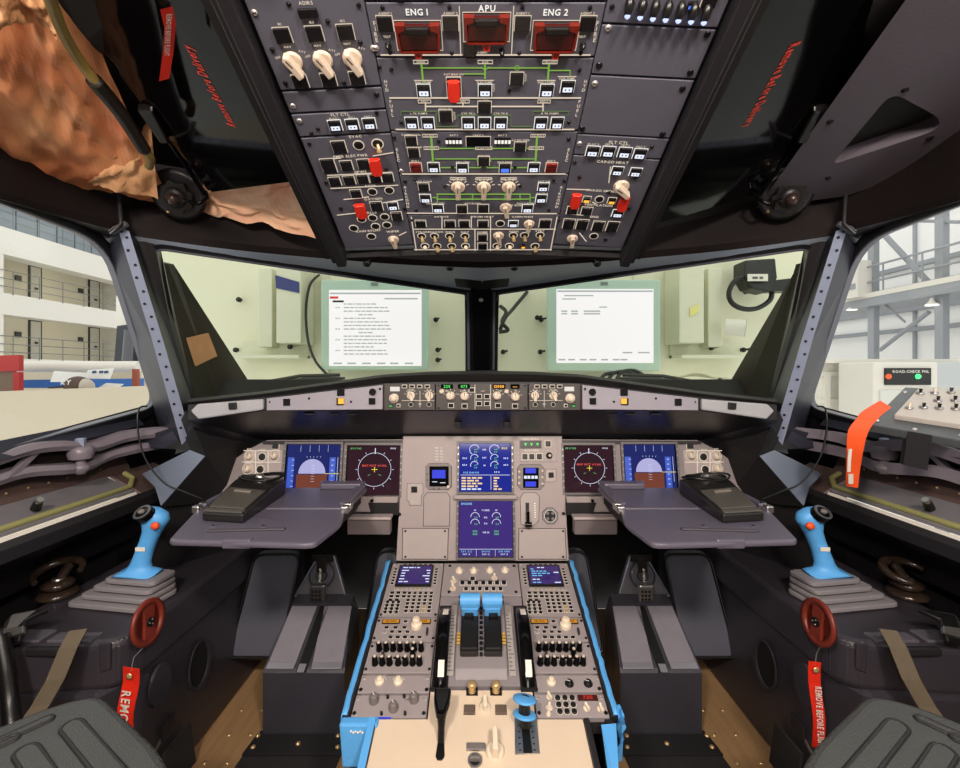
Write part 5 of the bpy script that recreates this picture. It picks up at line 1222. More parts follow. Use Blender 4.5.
k.slab([PD.w(-0.226, V0, -0.004), PD.w(0.226, V0, -0.004), Vector((0.226, PD.w(0, V0).y, 0)), Vector((-0.226, PD.w(0, V0).y, 0))], (0, -0.01, 0), BLACKM)
under(k.build('pedestal_body'), b)
k = MB()
k.slab([PD.w(-0.236, V0, -0.016), PD.w(0.236, V0, -0.016), PD.w(0.236, V1, -0.016), PD.w(-0.236, V1, -0.016)], PD.n*-0.02, FRAME)
under(k.build('module_frame'), b)
k = MB()
k.slab([PD.w(-0.094, V3, -0.012), PD.w(0.0995, V3, -0.012), PD.w(0.0995, V1-0.001, -0.012), PD.w(0.184, V1-0.001, -0.012), PD.w(0.184, V2-0.2, -0.012), PD.w(-0.184, V2-0.2, -0.012), PD.w(-0.184, V1-0.001, -0.012), PD.w(-0.094, V1-0.001, -0.012)], PD.n*0.012, BEIGE, 0.0012)
bp = under(k.build('aft_plate'), b); bp['label'] = 'beige plate at the aft end of the pedestal'
for e in (-1, 1):     # edge rails along both sides of the modules
    k = MB(); k.slab([PD.w(e*0.2345, V0, -0.01), PD.w(e*0.245, V0, -0.01), PD.w(e*0.247, V1, -0.01), PD.w(e*0.2345, V1, -0.01)], PD.n*0.016, FRAME, 0.003); under(k.build('edge_rail'), b)
    k = MB(); k.slab([PD.w(e*0.184, V1-0.002, -0.008), PD.w(e*0.195, V1-0.002, -0.008), PD.w(e*0.195, V2-0.2, -0.008), PD.w(e*0.184, V2-0.2, -0.008)], PD.n*0.014, FRAME, 0.003); under(k.build('aft_edge'), b)
# blue masking film along the sides
random.seed(3)
def film(name, label, e, jag):
    k = MB(); n = 34; A_, B_, C_ = [], [], []
    for i in range(n+1):
        t_ = i/n; v = V0+(V1-V0)*t_
        j = (noise.noise(Vector((i*0.9*jag, e*3, 0)))+0.3*noise.noise(Vector((i*2.3, 7, e))))
        A_.append(PD.w(e*(0.2385+0.003*j), v, 0.0075)); B_.append(PD.w(e*(0.2475+0.003*j), v, 0.0075+0.002*jag*j)); C_.append(PD.w(e*(0.251+0.004*j*jag), v, -0.014-0.018*max(0, 0.4+j)*jag))
    k.strip(A_, B_, TAPE, (0, 0, 0.0012), True); k.strip(B_, C_, TAPE, (e*0.0012, 0, 0.0004), True)
    return tag(k.build(name), label, 'masking tape')
film('masking_tape', 'smooth blue tape strip along the left edge of the pedestal', -1, 0.35)
film('masking_tape', 'ragged blue tape strip along the right edge of the pedestal', 1, 1.0)
k = MB()
PLc = lambda px, py, z=0: PD.w(*pl2(px, py, z), z)
q = [PLc(346, 720, 0.004), PLc(383, 718, 0.004), PLc(376, 742, 0.004), PLc(346, 722, 0.004)]
k.slab([Vector((-0.254, 0.812, ZC-0.618)), Vector((-0.186, 0.812, ZC-0.618)), Vector((-0.190, 0.808, ZC-0.692)), Vector((-0.247, 0.808, ZC-0.692))], (0, 0.020, 0), TAPE, 0.004)
k.slab([PD.w(-0.185, V1-0.004, 0.0065), PD.w(-0.197, V1-0.004, 0.0065), PD.w(-0.197, V2-0.06, 0.0065), PD.w(-0.185, V2-0.06, 0.0065)], PD.n*0.0015, TAPE)
o = tag(k.build('tape_covered_corner'), 'blue taped square corner at the left aft end of the pedestal modules', 'masking tape')
k2 = MB()
for i in range(6): k2.sphere(Vector((-0.232+0.004*i, 0.811, ZC-0.630-0.002*(i % 2))), 0.0022, WHITE, n=6, k=4)
under(k2.build('glue_spots'), o)
# torn blue film on the right aft corner
k = MB(); rows = []
for i in range(12):
    row = []
    for j in range(7):
        u, v = i/11, j/6
        nz = noise.noise(Vector((u*4, v*3, 2.2)))
        row.append(Vector((0.252-0.018*v-0.03*u*v+0.010*nz, 0.842-0.06*v-0.012*nz, ZC-0.608-0.085*u*(0.6+0.4*v)-0.012*v+0.006*nz)))
    rows.append(row)
for r0, r1 in zip(rows[:-1], rows[1:]): k.strip(r0, r1, TAPE, None, True)
k.strip([PD.w(0.214, V1-0.012, 0.000), PD.w(0.200, V2, 0.0075)], [PD.w(0.240, V1-0.012, 0.003), PD.w(0.214, V2, 0.002)], TAPE, (0, 0, 0.001))
k.slab([Vector((0.244, 0.83, ZC-0.618)), Vector((0.254, 0.83, ZC-0.615)), Vector((0.250, 0.83, ZC-0.700)), Vector((0.238, 0.83, ZC-0.700))], (0, 0.03, 0), TAPE, 0.003)
tag(k.build('torn_tape'), 'torn crumpled blue tape hanging at the right aft corner of the pedestal', 'masking tape')
# ---- module positions
Lx, Rx, Cx = (-0.233, -0.0965), (0.1020, 0.2335), (-0.0955, 0.1010)
def prow(X, y0, y1): return (X[0], X[1], pv(y1)+0.0006, pv(y0)-0.0006)
def ZL(x, y): return (340+x/3.607, 555+y/3.607)
def ZR(x, y): return (480+x/3.607, 555+y/3.607)
PURP = em('purple screen', (66, 44, 128), 0.55, 0.08)
KEYM = {}
def keymesh(w, h, mat_, z=0.003):
    kk_ = (round(w, 4), round(h, 4), mat_.name)
    if kk_ not in KEYM:
        m = MB(); m.rect(0, 0, w*1.18, h*1.18, w*0.1, 0.0002, LEG); m.box(-w/2, w/2, -h/2, h/2, 0, z, mat_, min(w, h)*0.12); o = m.build('key'); KEYM[kk_] = o.data; bpy.data.objects.remove(o)
    return KEYM[kk_]
def rkeymesh(r, mat_):
    kk_ = ('r', round(r, 4), mat_.name)
    if kk_ not in KEYM:
        m = MB(); m.circ(0, 0, r*1.22, r*0.2, 0.0002, LEG, 12); m.lathe((0, 0, 0), (0, 0, 1), [(r, 0), (r, 0.0028), (r*0.8, 0.0034)], 10, mat_); o = m.build('key'); KEYM[kk_] = o.data; bpy.data.objects.remove(o)
    return KEYM[kk_]
MODG = mat('pedestal module face', (150, 142, 144), 0.45, var=0.06, bump=0.08, bscale=900)
for s in (-1, 1):
    side = 'left' if s < 0 else 'right'; X = Lx if s < 0 else Rx
    p = Panel('keyboard_display_unit', side+' pedestal unit with small purple screen above a keyboard', 'control unit', PD, None, MODG, 'pedestal keyboard units', rectlocal=prow(X, 563, 616.5))
    w, h = p.hw, p.hh
    k = MB(); sx0 = -0.002
    k.box(sx0-w*0.66, sx0+w*0.66, h*0.02, h*0.86, 0, 0.005, BLACK, 0.001); k.box(sx0-w*0.60, sx0+w*0.60, h*0.08, h*0.80, 0.005, 0.0054, PURP); sc = k.build('screen', p.root)
    k = MB()
    U_, V_ = (1, 0, 0), (0, 1, 0)
    if s < 0: rows_ = ((SW, [5, 5, 1, 3], 0.73, -0.50), (SW, [7], 0.61, -0.52), (SW, [4], 0.50, -0.52), (SW, [4], 0.39, -0.53), (SW, [5], 0.27, -0.55), (SW, [4, 4], 0.16, -0.55)); right_ = ((4, 0.61), (3, 0.50), (7, 0.39), (4, 0.27), (3, 0.16))
    else: rows_ = ((SW, [3, 3], 0.73, -0.25), (SCY, [3], 0.67, -0.52), (SCY, [4, 2, 3, 3], 0.58, -0.50), (SCY, [5, 3, 4, 3], 0.49, -0.50), (SCY, [5, 4], 0.40, -0.50), (SW, [3, 3], 0.25, -0.50), (SCY, [3, 4], 0.13, -0.50)); right_ = ((5, 0.53), (6, 0.13))
    for m_, ls, v, u in rows_: k.words(ls, 0.0034, m_, (sx0+u*w, h*v, 0.0056), U_, V_)
    for n_, v in right_: k.words([n_], 0.0034, SW, (sx0+0.56*w, h*v, 0.0056), U_, V_, 'r')
    k.build('screen_text', sc)
    for sx_ in (-1, 1):
        for i in range(6): inst('line_key', keymesh(0.007, 0.0045, CAP), p.root, (sx0+sx_*w*0.78, h*(0.14+0.115*i), 0))
    amberkey = mat('amber key', (170, 140, 90), 0.4)
    for i in range(9): inst('function_key', keymesh(0.0072, 0.0045, amberkey if i % 4 == 1 else MODG), p.root, (-w*0.62+i*w*0.155, -h*0.07, 0))
    for r_ in range(3):
        for c_ in range(3):
            if not (r_ == 2 and c_ == 2): inst('function_key', keymesh(0.0096, 0.0062, CAP), p.root, (-w*0.72+c_*w*0.22, -h*(0.21+0.13*r_), 0))
    for r_ in range(4):
        for c_ in range(3): inst('number_key', rkeymesh(0.0042, CAP), p.root, (-w*0.80+c_*w*0.19, -h*(0.55+0.115*r_)+0.001, 0))
    for r_ in range(6):
        for c_ in range(5): inst('letter_key', keymesh(0.0078, 0.0064, amberkey if (r_, c_) in ((5, 3), (4, 3)) else CAP), p.root, (-w*0.10+c_*w*0.195, -h*(0.22+0.125*r_), 0))
    for sx_ in (-1, 1):
        for v in (0.92, -0.95): fast(p.root, sx_*w*0.92, v*h, 0.0032, v > 0)
    for i in range(6): p.P.box(-w*0.5+i*w*0.2-0.004, -w*0.5+i*w*0.2+0.004, h*0.925, h*0.955, 0, 0.0008, BLACK)
    p.done()
    Z = ZL if s < 0 else ZR
    # radio panel
    p = Panel('radio_panel', side+' pedestal radio panel with two amber readouts and one large pale knob', 'control panel', PD, None, MODG, 'pedestal radio panels', rectlocal=prow(X, 617.5, 641.5))
    w, h = p.hw, p.hh
    AMB = em('amber readout', (226, 150, 40), 0.75)
    for u in (-0.52, 0.50):
        k = MB(); k.box(u*w-0.020, u*w+0.020, h*0.42, h*0.80, 0, 0.0025, BLACK, 0.0005); o = k.build('readout', p.root)
        k = MB(); k.box(u*w-0.018, u*w+0.018, h*0.47, h*0.75, 0.0025, 0.0028, AMB); k.text('118.000' if u < 0 else '121.500', u*w, h*0.61, 0.005, 0.003, BLACK); k.build('digits', o)
    k = MB(); k.lathe((w*0.34, h*0.24, 0), (0, 0, 1), [(0.0125, 0), (0.0125, 0.008), (0.0115, 0.0095), (0.0085, 0.0095), (0.0085, 0.02), (0.007, 0.022), (0.001, 0.022)], 20, OFFW); k.build('tuning_knob', p.root)
    inst('transfer_key', keymesh(0.008, 0.005, CAP), p.root, (-w*0.04, h*0.62, 0))
    for i in range(3): inst('key', keymesh(0.009, 0.0045, CAP), p.root, (-w*0.62+i*w*0.29, h*0.08, 0))
    for i in range(4): inst('key', keymesh(0.008, 0.0045, MODG if i == 0 else CAP), p.root, (-w*0.66+i*w*0.25, -h*0.28, 0))
    for i in range(5): inst('key', keymesh(0.009, 0.005, CAP), p.root, (-w*0.42+i*w*0.23, -h*0.72, 0))
    k = MB(); k.box(w*0.72-0.0018, w*0.72+0.0018, -h*0.55, -h*0.1, 0, 0.009, BLACK, 0.001); k.build('toggle_lever', p.root)
    for sx_ in (-1, 1):
        for v in (0.72, -0.75): fast(p.root, sx_*w*0.93, v*h, 0.003)
    for i, (u, v) in enumerate(((-0.62, 0.24), (-0.33, 0.24), (-0.04, 0.24), (-0.66, -0.1), (-0.4, -0.1), (-0.42, -0.52), (0.05, -0.52))): p.T.text(('VHF1', 'VHF2', 'VHF3', 'HF1', 'HF2', 'NAV', 'ADF')[i], u*w, v*h, 0.0022, 0.0006, BLACK)
    p.done()
    # audio panel
    p = Panel('audio_panel', side+' pedestal audio panel with two rows of small black knobs', 'control panel', PD, None, MODG, 'pedestal audio panels', rectlocal=prow(X, 642.5, 673.5))
    w, h = p.hw, p.hh; kn = None
    def aud(u, v):
        global kn
        if kn is None:
            m = MB(); m.lathe((0, 0, 0), (0, 0, 1), [(0.0068, 0), (0.0068, 0.003), (0.0056, 0.005), (0.0050, 0.018), (0.0042, 0.0195), (0.001, 0.0195)], 12, GLOSSB); kn = m.build('volume_knob', p.root)
            m = MB(); m.lathe((0, 0, 0.0195), (0, 0, 1), [(0.0034, 0), (0.0034, 0.001), (0.002, 0.0014)], 10, KNOBW); kc = m.build('knob_cap', kn); KEYM['cap'] = kc.data; kn.location = (u*w, v*h, 0)
        else:
            o = inst('volume_knob', kn, p.root, (u*w, v*h, 0)); inst('knob_cap', KEYM['cap'], o)
    for i in range(7): aud(-0.68+i*0.215, 0.50); 
    for i in range(6): aud(-0.70+i*0.215 if i < 3 else -0.66+i*0.215, -0.42)
    aud(0.62, -0.42); aud(0.38, 0.08)
    k = MB(); k.tube([(-w*0.5, 0.0, 0), (-w*0.5, -0.002, 0.012), (-w*0.5, -0.004, 0.016)], [0.003, 0.0035, 0.003], BLACK, 8); k.build('toggle_lever', p.root)
    for i in range(3): inst('key', keymesh(0.008, 0.004, CAP), p.root, (-w*0.14+i*w*0.25, -h*0.08, 0))
    for sx_ in (-1, 1):
        for v in (0.75, -0.75): fast(p.root, sx_*w*0.93, v*h, 0.003)
    for i in range(7): p.T.text(('VHF', 'VHF', 'VHF', 'HF', 'HF', 'INT', 'CAB')[i], (-0.68+i*0.215)*w, h*0.84, 0.002, 0.0006, BLACK)
    p.done()
def corner_screws(p, bright=False):
    for sx_ in (-1, 1):
        for v in (0.62, -0.62): fast(p.root, sx_*p.hw*0.92, v*p.hh, 0.0036, bright or v > 0)
p = Panel('lighting_panel', 'left pedestal panel below the audio panel with two pale knobs', 'control panel', PD, None, MODG, 'pedestal small panels', rectlocal=prow(Lx, 674.5, 693.5))
p.knob(*ZL(143, 458), 4.6, 'dual', OFFW); p.knob(*ZL(210, 458), 4.6, 'dual', OFFW)
for x in (143, 210):
    a, b_ = p.lp(*ZL(x, 458)); p.L.circ(a, b_, 0.0125, 0.0007, 0.0003, WHITE, 20, a0=0.3, a1=2.8)
p.T.text('FLOOD LT', -0.01, 0.018, 0.0024, 0.0006, BLACK); corner_screws(p); p.done()
p = Panel('radar_panel', 'left aftmost pedestal panel with three dark grey knobs beside the beige plate', 'control panel', PD, None, MODG, 'pedestal small panels', rectlocal=prow(Lx, 694.5, 718))
for x, y in ((123, 528), (193, 556), (267, 524)): p.knob(*ZL(x, y), 4.8, 'round', KNOBG, ang=0.5, tall=1.5)
for x, y in ((172, 515), (232, 513), (150, 575), (235, 575)): p.knob(*ZL(x, y), 1.5, 'round', BLACK, tall=2.5, name='toggle_switch')
a, b_ = p.lp(*ZL(160, 588)); p.L.box(a-0.012, a+0.012, b_-0.002, b_+0.001, 0.0002, 0.0012, mat('deep blue tape', (40, 60, 220), 0.5)); p.T.text('TEST', -0.01, 0.02, 0.0024, 0.0006, BLACK); p.T.text('GAIN', 0.03, 0.012, 0.0024, 0.0006, BLACK); corner_screws(p); p.done()
p = Panel('lighting_panel', 'right pedestal panel below the audio panel with one pale knob and two black round sockets', 'control panel', PD, None, MODG, 'pedestal small panels', rectlocal=prow(Rx, 674.5, 692.5))
p.knob(*ZR(257, 460), 4.6, 'dual', OFFW)
for x in (322, 390): p.knob(*ZR(x, 465), 4.4, 'round', BLACK, ang=1.1, tall=0.7, name='round_selector')
p.T.text('FLOOD LT', -0.03, 0.018, 0.0024, 0.0006, BLACK); corner_screws(p); p.done()
p = Panel('transponder_panel', 'right aftmost pedestal panel with black round keypad and red digits', 'control panel', PD, None, MODG, 'pedestal small panels', rectlocal=prow(Rx, 693.5, 718))
for r_, y in enumerate((517, 541, 566)):
    for c_, x in enumerate((280, 306, 332)):
        a, b_ = p.lp(*ZR(x+r_*4-4+4, y)); o = inst('round_key', rkeymesh(0.0052, BLACK), p.root, (a, b_, 0))
o = p.readout(*ZR(388, 517), 20, 5.5, '7315', SR, bg=em('dark red window', (120, 30, 20), 0.35))
p.knob(*ZR(385, 553), 3.6, 'pointer', OFFW, ang=0.3); p.knob(*ZR(435, 556), 3.6, 'pointer', OFFW); p.knob(*ZR(250, 512), 3.2, 'pointer', OFFW, ang=0.3); p.knob(*ZR(250, 552), 3.4, 'pointer', OFFW, ang=-0.2); p.knob(*ZR(247, 575), 2.4, 'round', OFFW)
corner_screws(p); p.done()
# centre: upper selector panel
p = Panel('system_selector_panel', 'centre pedestal panel at the top with pale knobs above a row of small black buttons', 'control panel', PD, None, MODG, 'pedestal centre panels', rectlocal=prow(Cx, 563, 596))
for (x, y) in (ZL(430, 60), ZL(482, 60), ZR(35, 58), ZR(90, 58)): p.knob(x, y, 3.6, 'dual', OFFW); a, b_ = p.lp(x, y); p.L.circ(a, b_, 0.0135, 0.0006, 0.0003, WHITE, 18, a0=0.2, a1=2.9)
for (x, y) in (ZL(410, 95), ZL(408, 122)): p.knob(x, y, 3.2, 'pointer', OFFW, ang=0.4)
p.button(*ZL(478, 88), 5, 3, 'off'); p.knob(*ZR(52, 84), 3.2, 'pointer', OFFW)
for i in range(7): p.button(462.5+i*6.9, 583.5, 4.6, 3.2, 'off')
for i in range(6): p.button(466+i*6.9, 589.5, 4.2, 2.8, 'off')
for i, s_ in enumerate(('ENG', 'BLEED', 'PRESS', 'ELEC', 'HYD', 'FUEL', 'APU')): p.text(s_, 462.5+i*6.9, 580.6, 1.2, 0, BLACK)
for q in ((450, 566), (514, 566), (449, 592), (516, 592)): p.screw(*q, 1.6)
p.done()
# throttle quadrant
t = thing('throttle_quadrant', 'grey throttle quadrant with two blue taped lever heads in the middle of the pedestal', 'throttle quadrant', PD.mat(0.0025, pv(640), 0), 'pedestal centre panels')
L = lambda px, py, z=0: (PD.hit(px, py, z)[0]-0.0025, PD.hit(px, py, z)[1]-pv(640))
QG = mat('quadrant grey', (138, 132, 136), 0.42, var=0.06)
y0, y1 = L(480, 686)[1], L(480, 597)[1]
k = MB(); k.box(-0.0975, 0.0975, y0, y1, -0.012, 0, QG, 0.001); 
k.slab([(-0.052, y0+0.012, 0), (-0.052, y0+0.03, 0.010), (-0.052, y1-0.09, 0.022), (-0.052, y1-0.03, 0.018), (-0.052, y1-0.004, 0)], (0.104, 0, 0), QG, 0.002); k.build('quadrant_base', t)
k = MB()
for e in (-1, 1):
    k.box(e*0.062-0.007, e*0.062+0.007, y0+0.02, y1-0.03, 0, 0.004, mat('scale strip', (170, 166, 162), 0.4), 0.001)
    for i in range(16): k.box(e*0.062-0.005, e*0.062+(0.001 if i % 4 else 0.005), y0+0.03+i*0.0095, y0+0.0312+i*0.0095, 0.004, 0.0046, BLACK)
    for i in range(4): k.box(e*0.0475-0.0035, e*0.0475+0.0035, y0+0.075+i*0.008, y0+0.080+i*0.008, 0.0225, 0.0235, LITA if False else mat('amber mark', (214, 168, 70), 0.4))
for i in range(10): k.box(-0.003, 0.003, y0+0.05+i*0.013, y0+0.056+i*0.013, 0.0185+0.0006*i, 0.0225+0.0006*i, BLACK)
k.build('scale_marks', t)
for e in (-1, 1):
    k = MB(); xc = e*0.0245
    k.slab([(xc-0.0185, y0+0.055, 0.012), (xc-0.0185, y0+0.058, 0.028), (xc-0.0185, y0+0.135, 0.040), (xc-0.0185, y0+0.145, 0.016)], (0.037, 0, 0), BLACK, 0.003)
    k.box(xc-0.018, xc+0.018, y0+0.052, y0+0.072, 0.014, 0.024, mat('lever dark', (40, 37, 34), 0.4), 0.002)
    lv = k.build('thrust_lever', t)
    k = MB(); yc = y0+0.150
    k.cyl((xc-0.0215, yc, 0.066), (xc+0.0215, yc, 0.066), 0.0145, 0.0145, 16, TAPE); k.box(xc-0.0205, xc+0.0205, yc-0.016, yc+0.010, 0.052, 0.072, TAPE, 0.004)
    k.slab([(xc-0.017, yc-0.016, 0.02), (xc-0.017, yc-0.018, 0.058), (xc-0.017, yc+0.006, 0.058), (xc-0.017, yc+0.004, 0.02)], (0.034, 0, 0), TAPE, 0.002)
    k.box(xc-0.010+e*0.002, xc+0.010+e*0.002, yc-0.027, yc-0.012, 0.036, 0.048, BLACK, 0.003); k.cyl((xc-e*0.0, yc, 0.066), (xc+e*0.0245, yc, 0.066), 0.010, 0.010, 12, BLACK)
    hd = k.build('lever_head', lv); hd['label'] = 'lever head wrapped in blue tape'
# trim wheels
for e, cxp in ((-1, 444), (1, 523.5)):
    u0 = PD.hit(cxp, 640)[0]; ya, yb = L(cxp, 690)[1], L(cxp, 608)[1]; ym = (ya+yb)/2; ch = (yb-ya)
    r_ = 0.142; hgt = 0.046; cz = hgt-r_
    ch = 2*math.sqrt(r_*r_-cz*cz)
    w = thing('handwheel', ('left' if e < 0 else 'right')+' black trim wheel rim with white patches beside the throttle quadrant', 'trim wheel', PD.mat(u0, ym+pv(640), 0), 'trim wheels')
    k = MB(); k.lathe((-0.0125, 0, cz), (1, 0, 0), [(r_-0.03, 0), (r_-0.003, 0), (r_, 0.004), (r_, 0.021), (r_-0.003, 0.025), (r_-0.03, 0.025)], 56, GLOSSB); k.build('wheel_rim', w)
    k = MB()
    for a0, a1 in ((-0.68, -0.48), (0.28, 0.50)):
        n = 5; A_ = [(-0.0045, (r_+0.0006)*math.sin(a0+(a1-a0)*i/n), cz+(r_+0.0006)*math.cos(a0+(a1-a0)*i/n)) for i in range(n+1)]
        k.strip(A_, [(0.0075, y, z) for x, y, z in A_], LEGW if False else WHITE, (0, 0, 0.0004))
    k.islands('white_mark', w)
    k = MB(); k.slab([(-0.016, -ch/2-0.004, 0), (0.016, -ch/2-0.004, 0), (0.016, ch/2+0.004, 0), (-0.016, ch/2+0.004, 0)], (0, 0, 0.003), BLACKM, 0.001); k.build('wheel_slot', w)
# levers on the beige plate
def onb(px, py): return PD.hit(px, py)
a, b_ = onb(442, 700)
w = thing('speedbrake_lever', 'black T-shaped lever standing left on the beige pedestal plate', 'lever', PD.mat(a, b_, 0)); q = lambda px, py: (onb(px, py)[0]-a, onb(px, py)[1]-b_)
k = MB(); p0, p1 = q(440, 757), q(441.5, 737); k.slab([(p0[0]-0.0075, p0[1], 0), (p0[0]-0.004, p0[1]-0.006, 0), (p0[0]+0.004, p0[1]-0.006, 0), (p0[0]+0.0075, p0[1], 0), (p1[0]+0.005, p1[1], 0), (p1[0]-0.005, p1[1], 0)], (0, 0, 0.002), BLACK, 0.0008); k.build('lever_slot', w)
k = MB(); k.tube([(p1[0], p1[1]-0.01, 0.002), (p1[0], p1[1]+0.002, 0.02), (p1[0], p1[1]+0.012, 0.034)], [0.006, 0.006, 0.008], BLACK, 10); k.build('lever_shaft', w)
k = MB(); c_ = Vector((p1[0], p1[1]+0.016, 0.040)); k.slab([c_+Vector((-0.0155, 0.026, 0)), c_+Vector((0.0155, 0.026, 0)), c_+Vector((0.014, 0.006, 0)), c_+Vector((0.0075, -0.020, 0)), c_+Vector((-0.0075, -0.020, 0)), c_+Vector((-0.014, 0.006, 0))], (0, 0.004, 0.016), GLOSSB, 0.004); k.build('lever_head', w)
a, b_ = onb(525, 705)
w = thing('flap_lever', 'black lever with two blue taped discs standing right on the beige pedestal plate', 'lever', PD.mat(a, b_, 0))
k = MB(); p0, p1 = q(525+3, 754), q(525, 724)
k.slab([q(515, 755)+(0,), q(540, 754)+(0,), q(537, 718)+(0,), q(514.5, 718)+(0,)], (0, 0, 0.0015), METAL, 0.0006); k.slab([(p0[0]-0.0075, p0[1], 0.0015), (p0[0]+0.0075, p0[1], 0.0015), (p1[0]+0.0065, p1[1], 0.0015), (p1[0]-0.0065, p1[1], 0.0015)], (0, 0, 0.001), BLACK)
for i in range(5):
    for e in (-1, 1): z_ = p0[1]+(p1[1]-p0[1])*(0.1+0.2*i); k.box(p0[0]-0.0005+e*0.012-0.002, p0[0]-0.0005+e*0.012+0.002, z_-0.001, z_+0.001, 0.0015, 0.002, BLACK)
k.build('lever_gate', w)
k = MB(); k.tube([(p1[0], p1[1]-0.006, 0.002), (p1[0]-0.001, p1[1]+0.004, 0.02), (p1[0]-0.001, p1[1]+0.010, 0.036), (p1[0]-0.001, p1[1]+0.012, 0.044)], [0.010, 0.011, 0.010, 0.010], BLACK, 10); k.build('lever_shaft', w)
k = MB()
for y_, z_, r_ in ((0.002, 0.016, 0.0205), (0.010, 0.041, 0.021)): k.lathe((p1[0]-0.001, p1[1]+y_, z_), (0.1, 0.5, 1), [(r_*0.92, 0), (r_, 0.0012), (r_, 0.003), (r_*0.85, 0.0045), (0.002, 0.005)], 22, TAPE)
k.islands('taped_disc', w)
# small controls on the beige plate
def bplate(name, label, cat, px, py):
    a_, b2 = onb(px, py); return thing(name, label, cat, PD.mat(a_, b2, 0), 'controls on the beige plate')
for side, px in (('left', 472), ('right', 496)):
    w = bplate('engine_master_switch', side+' of two brass switches at the front of the beige plate', 'switch', px, 692)
    k = MB(); k.box(-0.011, 0.011, -0.008, 0.008, 0, 0.002, BLACK, 0.0006); k.build('switch_guard', w); k = MB(); k.lathe((0, 0, 0.002), (0, 0.15, 1), [(0.0075, 0), (0.006, 0.006), (0.0085, 0.011), (0.0085, 0.016), (0.006, 0.0185), (0.001, 0.0185)], 14, BRASS); k.build('switch_lever', w)
w = bplate('mode_selector', 'pale selector knob between the two dark square buttons on the beige plate', 'knob', 485, 708)
k = MB(); k.lathe((0, 0, 0), (0, 0, 1), [(0.011, 0), (0.011, 0.004), (0.007, 0.006), (0.007, 0.006)], 18, OFFW); k.build('knob_base', w); k = MB(); k.box(-0.0035, 0.0035, -0.011, 0.011, 0.005, 0.018, OFFW, 0.001); k.build('knob_grip', w)
for side, px in (('left', 469.5), ('right', 501)):
    w = bplate('square_button', side+' dark square button on the beige plate', 'button', px, 710); k = MB(); k.rect(0, 0, 0.021, 0.019, 0.001, 0.0001, BLACK); k.box(-0.009, 0.009, -0.008, 0.008, 0, 0.004, mat('square cap', (96, 82, 72), 0.4), 0.001); k.build('button_cap', w)
w = bplate('rudder_trim_knob', 'large pale pointer knob near the bottom edge on the beige plate', 'knob', 495, 752)
k = MB(); k.lathe((0, 0, 0), (0, 0, 1), [(0.016, 0), (0.016, 0.005), (0.012, 0.009), (0.010, 0.009)], 20, OFFW); k.build('knob_base', w); k = MB(); k.slab([(-0.005, -0.016, 0.008), (0.005, -0.016, 0.008), (0.004, 0.018, 0.008), (0, 0.024, 0.008), (-0.004, 0.018, 0.008)], (0, 0, 0.022), OFFW, 0.0015); k.build('knob_grip', w)
w = bplate('trim_readout', 'small grey readout window beside the large pale pointer knob', 'readout', 476, 748)
k = MB(); k.box(-0.016, 0.016, -0.006, 0.006, 0, 0.005, METAL, 0.001); k.build('readout_frame', w); k = MB(); k.box(-0.012, 0.012, -0.0035, 0.0035, 0.005, 0.0054, KNOBG); k.build('readout_window', w)
w = bplate('parking_brake_handle', 'dark round handle recess at the bottom edge on the beige plate', 'handle', 475, 761)
k = MB(); k.circ(0, 0, 0.012, 0.003, 0, METAL, 18, 0.003); k.disc(0, 0, 0.0095, 0, 0.001, BLACK, 16); k.build('recess_ring', w); k = MB(); k.box(-0.009, 0.009, -0.0025, 0.0025, 0.001, 0.01, KNOBG, 0.001); k.build('handle_bar', w)
